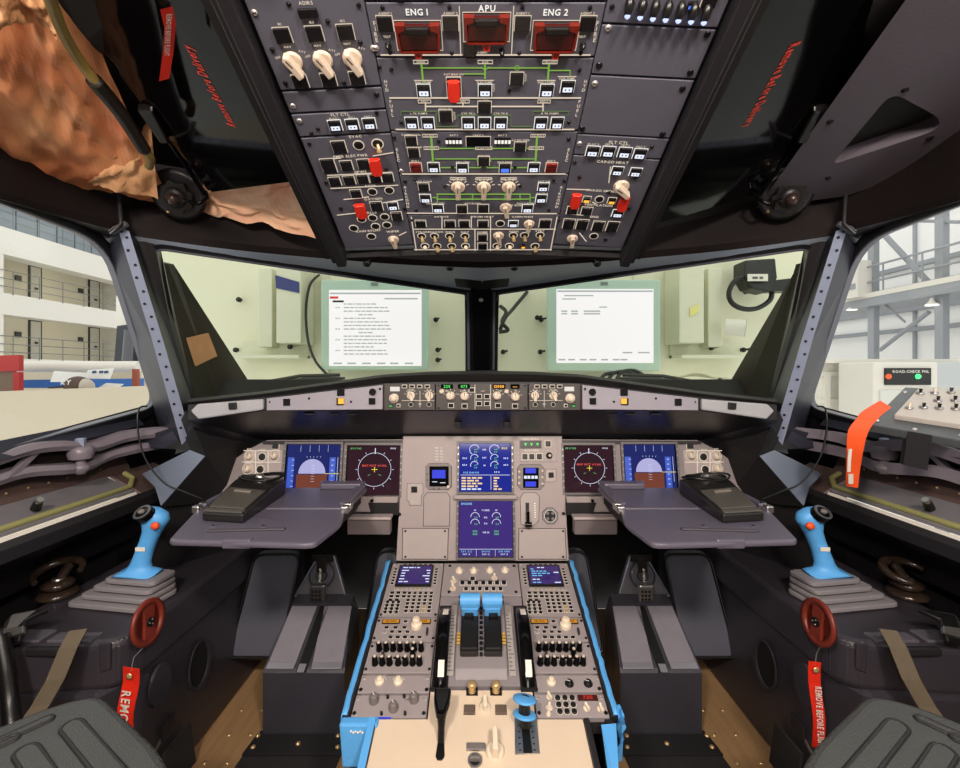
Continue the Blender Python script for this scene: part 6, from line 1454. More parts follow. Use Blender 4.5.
# ======================= side consoles, sidesticks, pedals, seats =====================================
CR_ = -0.52            # console top, relative to the camera
def ct(px, py, s, r=CR_):
    Y = -r*F/(py-CY); return mx(P(px, py, Y), s)
for s in (-1, 1):
    side = WORD[s]
    S = lambda *q: mx(P(*q), s)
    c = thing('side_console', side+' dark moulded side console under the '+side+' sidestick', 'console', mx(Vector((-0.84, 1.05, 0)), s), 'side consoles')
    # upper moulding
    top = rpoly([mx(R(x, y, CR_), s) for x, y in ((-0.69, 1.46), (-0.69, 0.925), (-0.715, 0.89), (-0.99, 0.865), (-0.99, 1.46))], [0, 0.015, 0.02, 0, 0], 4)
    k = MB(); k.slab(top, (0, 0, -0.095), CONS, 0.014, 3); under(k.build('console_top'), c)
    # lower body set back
    k = MB(); k.slab([mx(R(x, y, -0.92), s) for x, y in ((-0.70, 1.84), (-0.70, 0.95), (-0.73, 0.88), (-1.08, 0.86), (-1.08, 1.84))], (0, 0, 0.31), CONS, 0.01)
    k.slab([mx(R(-0.702, 1.84, -0.62), s), mx(R(-0.702, 1.46, -0.62), s), mx(R(-0.702, 1.46, -0.535), s), mx(R(-0.702, 1.84, -0.535), s)], mx((-0.3, 0, 0), s), SKIRT)
    under(k.build('console_body'), c)
    k = MB()   # hole and recess on the inner face, ring cover, latch and label plates
    cy_, cz_ = 1.14, -0.72
    n = 20; I = [mx(R(-0.699, cy_+0.038*math.cos(2*PI*i/n), cz_+0.052*math.sin(2*PI*i/n)), s) for i in range(n)]; O = [mx(R(-0.697, cy_+0.045*math.cos(2*PI*i/n), cz_+0.060*math.sin(2*PI*i/n)), s) for i in range(n)]
    k.ring3(I, O, mx((0.004, 0, 0), s), CONS); k.add(I, [tuple(range(n))], mat('deep black', (4, 4, 4), 0.8)); under(k.build('foot_hole'), c)
    k = MB(); cy_, cz_ = 0.915, -0.70
    pts = [mx(R(-0.697, 0.995+0.032*math.cos(2*PI*i/n), -0.672+0.044*math.sin(2*PI*i/n)), s) for i in range(n)]; k.slab(pts, mx((0.007, 0, 0), s), PEDAL); under(k.build('round_cover'), c)
    k = MB(); k.slab([mx(R(-0.698, y, z), s) for y, z in ((1.0, -0.80), (1.045, -0.795), (1.045, -0.765), (1.0, -0.77))], mx((0.006, 0, 0), s), FRAME, 0.002); k.slab([mx(R(-0.698, y, z), s) for y, z in ((0.935, -0.835), (1.0, -0.80), (1.0, -0.793), (0.935, -0.828))], mx((0.003, 0, 0), s), METAL); under(k.build('latch_plate'), c)
    k = MB(); k.slab([S(100, 643, 0.892), S(112, 641, 0.892), S(112, 668, 0.892), S(102, 672, 0.892)], (0, -0.006, 0), CONS, 0.003); k.slab([S(30, 645, 0.88), S(76, 645, 0.88), S(76, 653, 0.88), S(30, 653, 0.88)], (0, -0.012, 0), FRAME, 0.003); under(k.build('front_catch'), c)
    k = MB(); a = R(-0.79, 0.90, CR_+0.001); PM = mat('console pad', (86, 84, 92), 0.35, var=0.08, bump=0.2)
    for x0, x1, y1 in ((-0.05, 0.035, 0.02), (-0.17, -0.065, 0.03)): k.slab([mx(a+Vector(v), s) for v in ((x0, -0.01, -0.004), (x1, -0.01, -0.004), (x1, y1, -0.004), (x0, y1, -0.004))], (0, 0, 0.007), PM, 0.002)
    k.islands_under('armrest_pad', c)
    # carpet square leaning on the wall of the footwell
    k = MB(); k.slab([mx(Vector(q), s) for q in ((-0.680, 1.00, 0.004), (-0.680, 1.09, 0.004), (-0.693, 1.09, 0.095), (-0.693, 1.00, 0.095))], mx((0.006, 0, 0), s), CARPET); tag(k.build('carpet_square'), 'small dark carpet square on the lower '+side+' console wall', 'carpet', 'carpet squares')
    # ---- sidestick
    base = ct(124, 600, s)
    st = thing('sidestick', side+' blue wrapped sidestick with grey stepped rubber boot', 'sidestick', base, 'sidesticks')
    ang = -0.16*(-s); rot = Matrix.Rotation(ang, 3, 'Z')
    ay = -0.5 if s < 0 else -0.5
    cents = []
    for i, (w_, d_) in enumerate(((0.192, 0.105), (0.170, 0.093), (0.150, 0.082), (0.130, 0.072))):
        k = MB(); z = 0.002+i*0.0130
        pts = [rot @ Vector((x*w_/2+mx(Vector((0.010*i*0.8, 0, 0)), s).x*0, y*d_/2, z)) for x, y in ((-1, -1), (1, -1), (1, 1), (-1, 1))]
        off = mx(Vector((0.0085*i, 0.006*i, 0)), s)*1.0
        k.slab([p_+off for p_ in rpoly(pts, 0.016, 4)], (0, 0, 0.0095), RUBBER, 0.002)
        k.slab([p_*0.88+Vector((0, 0, z*0.12))+off for p_ in rpoly(pts, 0.016, 4)], (0, 0, -0.006 if i else 0.001), FRAME)
        k.build('boot_step', st)
    # flared foot, stem, head
    k = MB()
    X_ = lambda x, y, z: mx(Vector((x, y, z)), s)
    n = 20
    lv = [(0.0765, 0.050, 0.030, 0.012, 0.018), (0.0785, 0.046, 0.028, 0.012, 0.018), (0.086, 0.028, 0.020, 0.014, 0.018), (0.098, 0.021, 0.018, 0.018, 0.019), (0.125, 0.0185, 0.0175, 0.027, 0.020), (0.150, 0.0185, 0.0175, 0.037, 0.021), (0.168, 0.021, 0.019, 0.045, 0.021), (0.182, 0.026, 0.021, 0.050, 0.020), (0.196, 0.031, 0.023, 0.052, 0.019), (0.210, 0.029, 0.022, 0.051, 0.018), (0.218, 0.018, 0.014, 0.048, 0.017)]
    lv = [(0.054+(z-0.0765)*1.06, a_, b2, c2+0.006, d2) for z, a_, b2, c2, d2 in lv]
    vs = []
    for j, (z, rx, ry, ox, oy) in enumerate(lv):
        for i in range(n):
            a = 2*PI*i/n; cc, ss = math.cos(a), math.sin(a)
            e = 0.6 if j < 2 else 0.9
            wob = (0.003*math.sin(3*a+1) if j < 3 else 0)
            vs.append(X_(ox+rx*math.copysign(abs(cc)**e, cc), oy+ry*math.copysign(abs(ss)**e, ss), z+wob-(0.35*(rx*cc) if j > 7 else 0)*0.5))
    k.add(vs, [(j*n+i, j*n+(i+1) % n, (j+1)*n+(i+1) % n, (j+1)*n+i) for j in range(len(lv)-1) for i in range(n)]+[tuple(range((len(lv)-1)*n, len(lv)*n)), tuple(range(n))[::-1]], TAPE, True)
    gr = k.build('grip', st); gr['label'] = 'grip wrapped in blue film'
    k = MB(); c_ = X_(0.046, -0.004, 0.200); nn = X_(-0.22, -0.62, 0.75).normalized()
    u_ = Vector((1, 0, 0)); u_ = (u_-nn*u_.dot(nn)).normalized(); v_ = nn.cross(u_)
    E = lambda r1, r2, h: [c_+nn*h+u_*r1*math.cos(2*PI*i/18)+v_*r2*math.sin(2*PI*i/18) for i in range(18)]
    k.slab(E(0.022, 0.020, -0.012), nn*0.014, GLOSSB, 0.002); k.ring3(E(0.015, 0.0135, 0.002), E(0.0205, 0.0185, 0.002), nn*0.002, mat('cap rim', (90, 92, 96), 0.25, 0.5)); k.slab(E(0.008, 0.006, 0.002), nn*0.006, KNOBG, 0.002)
    k.build('thumb_cap', gr)
    k = MB(); a = X_(0.075, -0.006, 0.171); k.sphere(a, 0.0095, ORANGE, (1, 0.8, 0.9), 12, 8); k.build('red_button', gr)
    k = MB(); a = X_(0.036, 0.002, 0.115); k.box(a.x-0.011, a.x+0.011, a.y-0.0015, a.y, a.z-0.0045, a.z+0.0045, WHITE); k.build('sticker', gr)
    # ---- tiller
    tb = mx(R(-0.985, 1.075, CR_+0.004), s)
    tl = thing('steering_tiller', side+' dark steering tiller behind the '+side+' sidestick on the console', 'tiller', tb, 'steering tillers')
    GB = mat('glossy brown black', (46, 36, 30), 0.2, var=0.2)
    k = MB(); k.lathe((0, 0, 0), (0, 0, 1), [(0.040, 0), (0.040, 0.006), (0.034, 0.010), (0.024, 0.012)], 24, GB); k.build('tiller_base', tl)
    k = MB(); k.lathe((0, 0, 0.014), (0, 0, 1), [(0.022, 0), (0.032, 0.008), (0.032, 0.014), (0.022, 0.020), (0.010, 0.022)], 20, GB); k.build('tiller_hub', tl)
    k = MB(); pts = [(0.046*math.cos(a_), 0.040*math.sin(a_), 0.052+0.012*math.sin(a_)) for a_ in [PI*0.05+PI*1.3*i/14 for i in range(15)]]; k.tube(pts, [0.006+0.004*math.sin(PI*i/14) for i in range(15)], GB, 10)
    k.cyl((0, 0, 0.030), (0, 0.03, 0.056), 0.010, 0.010, 12, GB); k.lathe((0, 0, 0.034), (0, 0, 1), [(0.014, 0), (0.012, 0.004)], 14, METAL); k.build('tiller_grip', tl)
    # ---- red oxide disc with wire and red tag
    dc = ct(148, 622, s, -0.505)
    dc = mx(P(148.5, 622, 0.915), s)
    nn = mx(Vector((0.97, -0.03, 0.08)), s).normalized(); uu = Vector((0, 0, 1)); uu = (uu-nn*uu.dot(nn)).normalized(); vv = nn.cross(uu)
    m4 = Matrix((vv, uu, nn)).transposed().to_4x4(); m4.translation = dc
    dk = thing('locking_disc', side+' red-brown two-spoke disc hooked on the '+side+' console edge', 'disc', m4, 'red locking discs')
    k = MB(); k.lathe((0, 0, -0.003), (0, 0, 1), [(0.032, 0), (0.044, 0), (0.0445, 0.003), (0.044, 0.006), (0.032, 0.006), (0.032, 0)], 32, DISC)
    k.slab([(-0.014, -0.033, -0.003), (0.018, -0.033, -0.003), (0.012, 0, -0.003), (0.014, 0.033, -0.003), (-0.018, 0.033, -0.003), (-0.012, 0, -0.003)], (0, 0, 0.006), DISC, 0.001)
    k.build('disc_body', dk)
    k = MB(); k.disc(0, 0, 0.009, 0.003, 0.006, BLACK, 12)
    for i in range(3): k.sphere((0.005*math.cos(i*2.1), 0.005*math.sin(i*2.1), 0.0065), 0.0018, METAL, n=6, k=4)
    k.build('disc_hub', dk)
    for i, ch in enumerate('LOCK BEFORE'): pass
    # tag on its wire
    t0 = dc+Vector((0, -0.008, -0.041))
    tg0 = P(131, 668, 0.860) if s < 0 else P(815, 662, 0.875)
    tgw = thing('warning_tag', ('left red tag lettered REMOVE BEFORE FLIGHT hanging above the left seat' if s < 0 else 'right narrow red tag lettered REMOVE BEFORE FLIGHT hanging beside the right seat'), 'tag', tg0, 'red warning tags')
    k = MB(); k.tube([t0-tg0, (t0-tg0)*0.5+Vector((-0.006, -0.004, 0)), Vector((0, 0, -0.006))], 0.0011, METAL, 6); k.build('tag_wire', tgw)
    tw = 0.034 if s < 0 else 0.020; tl_ = 0.125 if s < 0 else 0.165
    lean = Vector((-0.10, 0, -1)).normalized() if s < 0 else Vector((0.05, 0.0, -1)).normalized()
    side_v = Vector((0.97, -0.12, -0.05)).normalized() if s < 0 else Vector((0.94, -0.25, 0.03)).normalized()
    path = [lean*(tl_*i/8)+Vector((0, 0.004*math.sin(i*0.9), 0)) for i in range(9)]
    k = MB(); k.ribbon(path, side_v*tw, (0, 0.0012, 0), REDG); k.build('tag_strip', tgw)
    k = MB(); o_ = lean*(0.038+0.5*(tl_-0.038))+Vector((0, -0.006, 0)); k.text('REMOVE BEFORE FLIGHT' if s > 0 else 'REMOVE', 0, 0, tw*0.52, 0, WHITE, frame=(o_, lean, side_v), wide=0.78 if s < 0 else 0.62); k.build('tag_lettering', tgw)
    k = MB(); a = lean*0.014+Vector((0, -0.002, 0)); k.lathe(a, (0, -1, 0), [(0.003, 0), (0.0058, 0), (0.0058, 0.0012), (0.003, 0.002)], 14, BRASS); k.build('eyelet', tgw)
    # ---- pedals
    pu = thing('rudder_pedal_unit', side+' rudder pedal housing with emblem plate and grip strips in the '+side+' footwell', 'pedals', mx(Vector((-0.45, 1.165, 0)), s), 'rudder pedal units')
    fy, ft = 1.164, -0.755
    k = MB(); FL = [(-0.552, fy), (-0.348, fy)]
    bx = lambda x, y, r: mx(R(x, y, r), s)
    prof = [(1.164, -0.915), (1.164, -0.757), (1.172, -0.748), (1.31, -0.655), (1.345, -0.645), (1.40, -0.72), (1.40, -0.915)]
    lft = [bx(-0.552 if i < 3 else -0.535, y, r) for i, (y, r) in enumerate(prof)]; rgt = [bx(-0.347 if i < 3 else -0.372, y, r) for i, (y, r) in enumerate(prof)]
    n = len(prof); k.add(lft+rgt, [tuple(range(n)), tuple(range(2*n-1, n-1, -1))]+[(i, (i+1) % n, n+(i+1) % n, n+i) for i in range(n)], PEDAL); hs = under(k.build('housing'), pu)
    k = MB()
    sl = lambda x0, x1, t0_, t1_, lift: [bx(x0+(x1-x0)*0+(0.012*t0_ if x0 < -0.45 else -0.012*t0_), 1.174+0.134*t0_, -0.746+0.090*t0_+lift), bx(x1+(0.012*t0_ if x0 < -0.45 else -0.012*t0_), 1.174+0.134*t0_, -0.746+0.090*t0_+lift), bx(x1+(0.012*t1_ if x0 < -0.45 else -0.012*t1_), 1.174+0.134*t1_, -0.746+0.090*t1_+lift), bx(x0+(0.012*t1_ if x0 < -0.45 else -0.012*t1_), 1.174+0.134*t1_, -0.746+0.090*t1_+lift)]
    for x0, x1 in ((-0.545, -0.475), (-0.432, -0.355)):
        k.slab(sl(x0, x1, 0.02, 0.95, 0.001), (0, -0.001, 0.003), PADG, 0.001)
        k.slab(sl(x0, x1, -0.06, 0.03, 0.0015), (0, -0.001, 0.004), METAL if False else mat('worn edge', (150, 150, 160), 0.3, 0.5), 0.001)
    k.islands_under('grip_strip', pu)
    k = MB(); k.slab(sl(-0.466, -0.442, -0.10, 0.95, 0.002), (0, -0.001, 0.002), BLACK); k.slab(sl(-0.463, -0.445, -0.12, 0.0, 0.004), (0, -0.001, 0.003), mat('worn edge', (150, 150, 160))); under(k.build('guide_channel'), pu)
    # triangular emblem plate
    k = MB(); tri = [bx(-0.548, 1.355, -0.655), bx(-0.398, 1.355, -0.655), bx(-0.447, 1.40, -0.560), bx(-0.497, 1.40, -0.560)]
    k.slab(tri, (0, 0.02, 0), mat('triangle plate', (76, 74, 80), 0.35, var=0.1), 0.003); k.tube(tri, 0.0025, BLUEG, 6, True); under(k.build('emblem_plate'), pu)
    k = MB(); cc = bx(-0.472, 1.366, -0.600); nd = Vector((0, -0.92, 0.40)).normalized()
    k.lathe(cc, nd, [(0.037, 0), (0.037, 0.006), (0.032, 0.008)], 24, PEDAL); k.lathe(cc+nd*0.008, nd, [(0.018, 0), (0.016, 0.004)], 16, BLACKM)
    k.slab([cc+Vector((-0.014, -0.006, -0.04)), cc+Vector((0.014, -0.006, -0.04)), cc+Vector((0.014, 0.004, 0.05)), cc+Vector((-0.014, 0.004, 0.05))], (0, -0.008, 0.002), BLACK, 0.002); k.slab([cc+Vector((-0.032, 0.0, 0.040)), cc+Vector((0.032, 0.0, 0.040)), cc+Vector((0.030, 0.0, 0.058)), cc+Vector((-0.030, 0.0, 0.058))], (0, 0.01, 0), BLACK, 0.002)
    em_ = under(k.build('round_emblem'), pu)
    k = MB(); k.text('PUSH UP', 0, 0, 0.006, 0, LEGW if False else WHITE, frame=(cc+Vector((0, -0.0165, 0.008)), Vector((0, 0.13, 1)).normalized(), Vector((-1, 0, 0)))); under(k.build('emblem_lettering'), pu)
    k = MB(); bk = bx(-0.468, 1.325, -0.622); k.box(bk.x-0.022, bk.x+0.022, bk.y-0.010, bk.y+0.008, bk.z-0.032, bk.z+0.016, METAL if s > 0 else mat('dark buckle', (110, 110, 112), 0.3, 0.8), 0.006)
    for i in range(3):
        for j in range(3): k.box(bk.x-0.013+0.010*i-0.003, bk.x-0.013+0.010*i+0.003, bk.y-0.0115, bk.y-0.009, bk.z-0.024+0.011*j-0.003, bk.z-0.024+0.011*j+0.003, BLACK)
    under(k.build('buckle'), pu)
    for x0, x1, yy in ((-0.70, -0.555, 1.36), (-0.335, -0.262, 1.38)):
        k = MB(); pts = [bx(x0-0.012, yy-0.06, -0.80), bx(x1-0.012, yy-0.06, -0.80), bx(x1+0.01, yy+0.03, -0.545), bx(x0+0.02, yy+0.03, -0.545)]
        k.slab(rpoly(pts, [0.02, 0.02, 0.03, 0.03], 4), (0, 0.018, 0.006), PEDP, 0.004); pd_ = under(k.build('pedal_plate'), pu)
        q_ = rpoly(pts, [0.02, 0.02, 0.03, 0.03], 4); q_ = [p_+Vector((0, -0.004, 0)) for p_ in q_]; k = MB(); k.tube(q_, 0.004, BLACK, 6, True); under(k.build('pedal_rim'), pu)
    # mats and screws in front of the housing
    k = MB(); k.slab([mx(Vector((x, y, 0.0005)), s) for x, y in ((-0.60, 0.72), (-0.36, 0.72), (-0.335, 1.18), (-0.565, 1.18))], (0, 0, 0.006), CARPET); k.slab([mx(Vector((x, y, 0.0066)), s) for x, y in ((-0.572, 1.10), (-0.335, 1.10), (-0.335, 1.162), (-0.565, 1.162))], (0, 0, 0.006), FRAME, 0.001)
    m_ = tag(k.build('footwell_mat'), 'black carpet mat on the floor in front of the '+side+' pedal housing', 'mat', 'footwell mats')
    k = MB()
    for x, y in ((-0.555, 1.12), (-0.45, 1.13), (-0.35, 1.12), (-0.36, 1.155), (-0.56, 1.155)): k.lathe(mx(Vector((x, y, 0.0126)), s), (0, 0, 1), [(0.006, 0), (0.006, 0.002), (0.003, 0.004)], 8, BRASS)
    k.islands('mat_screw', m_)
    # ---- seat
    se = thing('pilot_seat', side+' dark grey ribbed seat pad in the lower '+side+' corner', 'seat', mx(Vector((-0.56, 0.35, 0)), s), 'pilot seats')
    SR_ = -0.46
    out = [(-0.552, 0.668), (-0.47, 0.615), (-0.40, 0.57), (-0.345, 0.52), (-0.30, 0.44), (-0.285, 0.20), (-0.76, 0.20), (-0.76, 0.50), (-0.66, 0.575), (-0.60, 0.645)]
    pts = rpoly([mx(R(x, y, SR_), s) for x, y in out], 0.03, 4)
    k = MB(); k.slab(pts, (0, 0, -0.07), SEATC, 0.012, 3); pad_ = under(k.build('seat_pad'), se)
    k = MB(); k.slab([mx(R(x, y, SR_-0.065), s) for x, y in out], (0, 0, -0.12), BLACKM, 0.01); k.slab([mx(R(x, y, -0.92), s) for x, y in ((-0.50, 0.40), (-0.38, 0.40), (-0.38, 0.2), (-0.50, 0.2))], (0, 0, 0.28), BLACKM); under(k.build('seat_shell'), se)
    k = MB()
    def rib(p0, p1, w_):
        p0, p1 = Vector(p0), Vector(p1); d = (p1-p0).normalized(); nn_ = Vector((-d.y, d.x)); m_ = 7
        loop = [p0-d*0+nn_*w_*math.cos(PI*i/m_)*1.0-d*w_*math.sin(PI*i/m_) for i in range(m_+1)]+[p1-nn_*w_*math.cos(PI*i/m_)+d*w_*math.sin(PI*i/m_) for i in range(m_+1)]
        L_ = [mx(R(q_.x, q_.y, SR_+0.0005), s) for q_ in loop]; c2 = sum(L_, Vector())/len(L_)
        k.tube(L_, 0.0028, SEATR, 6, True); k.slab([q_ for q_ in L_], (0, 0, 0.0015), SEATC)
    for p0, p1 in (((-0.535, 0.600), (-0.42, 0.525)), ((-0.555, 0.560), (-0.44, 0.485)), ((-0.575, 0.52), (-0.46, 0.445)), ((-0.595, 0.48), (-0.48, 0.405))): rib(p0, p1, 0.011)
    for p0, p1 in (((-0.578, 0.612), (-0.625, 0.545)), ((-0.592, 0.58), (-0.65, 0.50)), ((-0.61, 0.545), (-0.68, 0.45)), ((-0.632, 0.50), (-0.70, 0.41))): rib(p0, p1, 0.006)
    k.islands_under('seat_rib', se)
    # ---- harness strap, buckle and hose at the console front
    k = MB(); k.ribbon([S(78, 630, 0.868), S(68, 648, 0.850), S(55, 680, 0.83), S(40, 706, 0.82), S(20, 735, 0.80)], mx((0.034, 0, 0.004), s), (0, 0.002, 0), WEBBING)
    tag(k.build('harness_strap'), 'olive webbing strap hanging down the front of the '+side+' console', 'strap', 'harness straps')
    h_ = thing('harness_clip', 'black harness clip lying on the front of the '+side+' console top', 'clip', S(30, 620, 0.87), 'harness clips')
    k = MB(); k.slab([S(2, 648, 0.86), S(22, 644, 0.86), S(30, 622, 0.885), S(50, 612, 0.91), S(40, 612, 0.91), S(14, 616, 0.89), S(6, 626, 0.88)], (0, -0.006, 0.008), BLACK, 0.003); under(k.build('clip_body'), h_)
    k = MB(); k.slab([S(6, 630, 0.866), S(26, 627, 0.866), S(26, 634, 0.860), S(6, 640, 0.860)], (0, -0.006, 0.006), mat('clip steel', (120, 120, 118), 0.35, 0.7), 0.001); under(k.build('clip_tongue'), h_)
    if s < 0:
        k = MB(); pth = smoothpath([S(0, 636, 0.84), S(6, 668, 0.83), S(10, 700, 0.82), S(12, 730, 0.80), S(8, 770, 0.78)], 10)
        k.tube(pth, 0.010, BLACK, 8)
        for i in range(0, len(pth)-1):
            for t_ in (0, 0.5):
                q_ = pth[i].lerp(pth[i+1], t_); d_ = (pth[i+1]-pth[i]).normalized(); k.cyl(q_-d_*0.0013, q_+d_*0.0013, 0.0128, 0.0128, 10, BLACK)
        tag(k.build('corrugated_hose'), 'black corrugated hose hanging at the left edge beside the strap', 'hose')
    # thin lead from the post to the table
    k = MB(); k.tube(smoothpath([S(147, 406, 1.30), S(139, 409, 1.27), S(138, 430, 1.25), S(145, 458, 1.20), S(163, 482, 1.14), S(182, 491, 1.11), S(203, 499, 1.10)], 6), 0.0022, BLACK, 6)
    tag(k.build('thin_lead'), 'thin black lead looping from the '+side+' window post to the '+side+' wedge case', 'cable', 'thin black leads')
# ======================= right sill: switch box and orange strap ================================================
q = [P(868, 424, 0.985), P(964, 441, 0.86), P(992, 392, 0.99), P(905, 387, 1.10)]
bx_ = thing('test_switch_box', 'grey test box with rows of toggles on the right window sill', 'switch box', (q[0]+q[2])/2)
nn = (q[1]-q[0]).cross(q[3]-q[0]).normalized(); nn = nn if nn.z > 0 else -nn
k = MB(); k.slab(q, nn*-0.018, mat('box plate', (84, 90, 94), 0.4, 0.3, var=0.25, vscale=40), 0.002); k.slab([q[0].lerp(q[1], 0.45), q[0].lerp(q[1], 0.7), q[0].lerp(q[1], 0.7)+Vector((0, 0.01, -0.07)), q[0].lerp(q[1], 0.45)+Vector((0, 0.01, -0.07))], (0.01, 0.02, 0), FRAME); under(k.build('box_plate'), bx_)
Bq = lambda u, v: q[0].lerp(q[1], u).lerp(q[3].lerp(q[2], u), v)
k = MB(); k.slab([Bq(0.22, 0.18), Bq(1.0, 0.18), Bq(1.0, 0.92), Bq(0.22, 0.92)], nn*0.012, mat('box face', (186, 182, 176), 0.45, var=0.05), 0.002); fc = under(k.build('box_face'), bx_)
for i, (u, v) in enumerate(((0.30, 0.72), (0.45, 0.76), (0.62, 0.80), (0.78, 0.82), (0.92, 0.82), (0.32, 0.35), (0.46, 0.40), (0.62, 0.42), (0.78, 0.45), (0.92, 0.45), (0.55, 0.58), (0.72, 0.62))):
    k = MB(); a = Bq(u, v)+nn*0.012; k.lathe(a, nn, [(0.007, 0), (0.007, 0.003), (0.004, 0.004)], 12, METAL); k.tube([a+nn*0.003, a+nn*0.012+Vector((0.003, 0.002, 0))], [0.0022, 0.0034], OFFW if i % 4 == 1 else BLACK, 8); under(k.build('toggle_switch'), bx_)
k = MB()
for u, v in ((0.06, 0.1), (0.95, 0.08), (0.06, 0.85), (0.5, 0.05)): k.lathe(Bq(u, v), nn, [(0.004, 0), (0.004, 0.002), (0.002, 0.003)], 10, SCREWL)
k.islands_under('box_screw', bx_)
k = MB(); wv = []
pth = [P(886, 404, 1.0), P(874, 412, 0.985), P(866, 420, 0.975), P(858, 432, 0.97), P(855, 450, 0.975), P(853, 470, 0.99), P(852, 487, 1.0)]
wid = [0.026, 0.030, 0.036, 0.038, 0.032, 0.027, 0.024]
pth = smoothpath(pth, 4); wid2 = [wid[min(i//4, 6)]+(wid[min(i//4+1, 6)]-wid[min(i//4, 6)])*(i % 4)/4 for i in range(len(pth))]
k.ribbon(pth, [Vector((0.75, -0.1, -0.5 if i < 8 else -0.1)).normalized()*w_ for i, w_ in enumerate(wid2)], (0.0005, 0.0015, 0), ORANGE)
st_ = tag(k.build('orange_strap'), 'bright orange warning strap hanging from the test box over the right sill', 'strap')
k = MB(); k.ribbon([P(850.5, 449, 0.965), P(849.5, 460, 0.972), P(849, 472, 0.982)], Vector((0.007, 0, 0)), (0, 0.001, 0), WHITE); k.ribbon([P(851, 474, 0.98), P(851, 484, 0.99)], Vector((0.010, 0, 0)), (0, 0.001, 0), WHITE); k.build('strap_print', st_)
# ======================= ceiling side: sun visors, linings, blanket, pipe =========================================
FILM = mat('sun visor film', (5, 5, 6), 0.07)
FILM.node_tree.nodes['Principled BSDF'].inputs['Specular IOR Level'].default_value = 0.2
for s in (-1, 1):
    side = WORD[s]; S = lambda *q_: mx(P(*q_), s)
    a, b_, c_ = S(226, 0, 0.600), S(325, 228, 1.06), S(208, 194, 1.115)
    nn = (b_-a).cross(c_-a).normalized(); nn = nn if nn.z < 0 else -nn
    def onv(px, py):
        o_ = Vector((CAMX if s < 0 else -CAMX, 0, ZC)) ; d_ = mx(Vector(((px-CX)/F, 1, -(py-CY)/F)), s); t_ = (a-o_).dot(nn)/d_.dot(nn); return o_+d_*t_
    vz = thing('sun_visor', side+' glossy black sun visor panel printed in red Remove Before Delivery', 'sun visor', a.lerp(c_, 0.5), 'sun visors')
    poly = [(222, -90), (222, 0), (296, 181), (212, 192), (202, 182), (62, 0), (0, -90)] if s < 0 else [(222, -90), (222, 0), (322, 228), (208, 194), (60, 0), (0, -90)]
    k = MB(); k.slab([onv(*q_) for q_ in poly], -nn*0.005, FILM); under(k.build('visor_panel'), vz)
    ts, te = ((232, 126), (186, 44)) if s < 0 else ((964-792, 42), (964-744, 126))
    A0, A1 = onv(*ts)+nn*0.001, onv(*te)+nn*0.001; d_ = (A1-A0); L_ = d_.length; d_.normalize(); up_ = d_.cross(nn).normalized() if True else 0
    up_ = -nn.cross(d_).normalized()
    # keep the lettering readable from below: up is to the reader's left-hand side of travel
    up_ = (nn.cross(d_)).normalized()
    k = MB(); txt = 'Remove Before Delivery'; W_ = 0
    for ch in txt: W_ += 0.32 if ch == ' ' else GLY[ch][2]+0.13
    hcap = L_/W_*0.69
    k.text(txt, 0, 0, hcap*2.1, 0, REDT, frame=((A0+A1)/2, d_, up_), wide=1/2.1); lt = under(k.build('visor_lettering'), vz); 
    # rod with clamps, and the pivot knob
    rd = thing('visor_rod', side+' black rod and clamp holding the '+side+' sun visor', 'rod', S(170, 150, 1.0), 'visor rods')
    k = MB(); k.tube([S(136, 92, 0.86), S(205, 194, 1.12)], 0.0055, GLOSSB, 8); k.tube([S(142, 94, 0.86), S(209, 189, 1.11)], 0.004, METAL if False else GLOSSB, 8)
    under(k.build('rod_tubes'), rd)
    k = MB(); cl = S(146, 116, 0.90); d2 = (S(205, 194, 1.12)-S(136, 92, 0.86)).normalized()
    k.slab([cl-d2*0.03, cl-d2*0.03+mx(Vector((0.03, 0, 0)), s), cl+d2*0.05+mx(Vector((0.02, 0, 0)), s), cl+d2*0.05], (0, 0, -0.016), BLACK, 0.004); k.cyl(S(141, 76, 0.83), S(150, 88, 0.86), 0.012, 0.012, 12, BLACK); k.sphere(S(147, 98, 0.87), 0.010, GLOSSB, n=10, k=6); under(k.build('rod_clamp'), rd)
    k = MB(); k.tube([S(206, 192, 1.11), S(208, 198, 1.10), S(198, 204, 1.09), S(184, 200, 1.085)], 0.004, GLOSSB, 8); under(k.build('rod_hook'), rd)
    pk = S(177, 196, 1.11); nd = mx(Vector((0.20, -0.80, -0.56)), s).normalized()
    kb = thing('visor_pivot_knob', side+' black fluted knob at the end of the '+side+' visor rod', 'knob', pk, 'visor pivot knobs')
    k = MB(); k.lathe(pk-nd*0.016, nd, [(0.060, 0), (0.060, 0.006), (0.052, 0.010)], 26, FRAME); under(k.build('knob_plate'), kb)
    k = MB(); u_ = nd.orthogonal().normalized(); v_ = nd.cross(u_); n = 36
    loop = [pk+(u_*math.cos(2*PI*i/n)+v_*math.sin(2*PI*i/n))*(0.036+0.004*math.cos(8*2*PI*i/n)) for i in range(n)]; k.slab(loop, nd*0.016, BLACK, 0.001); k.lathe(pk+nd*0.016, nd, [(0.024, 0), (0.022, 0.008), (0.012, 0.010)], 20, FRAME); under(k.build('knob_wheel'), kb)
    k = MB(); k.sphere(pk+nd*0.030, 0.015, mat('ball end', (70, 56, 52), 0.25, 0.4), n=14, k=8); under(k.build('knob_ball'), kb)
    k = MB(); a_ = pk-nd*0.006+u_*0.05; k.lathe(a_, nd, [(0.004, 0), (0.004, 0.002), (0.002, 0.003)], 8, BRASS); under(k.build('knob_screw'), kb)
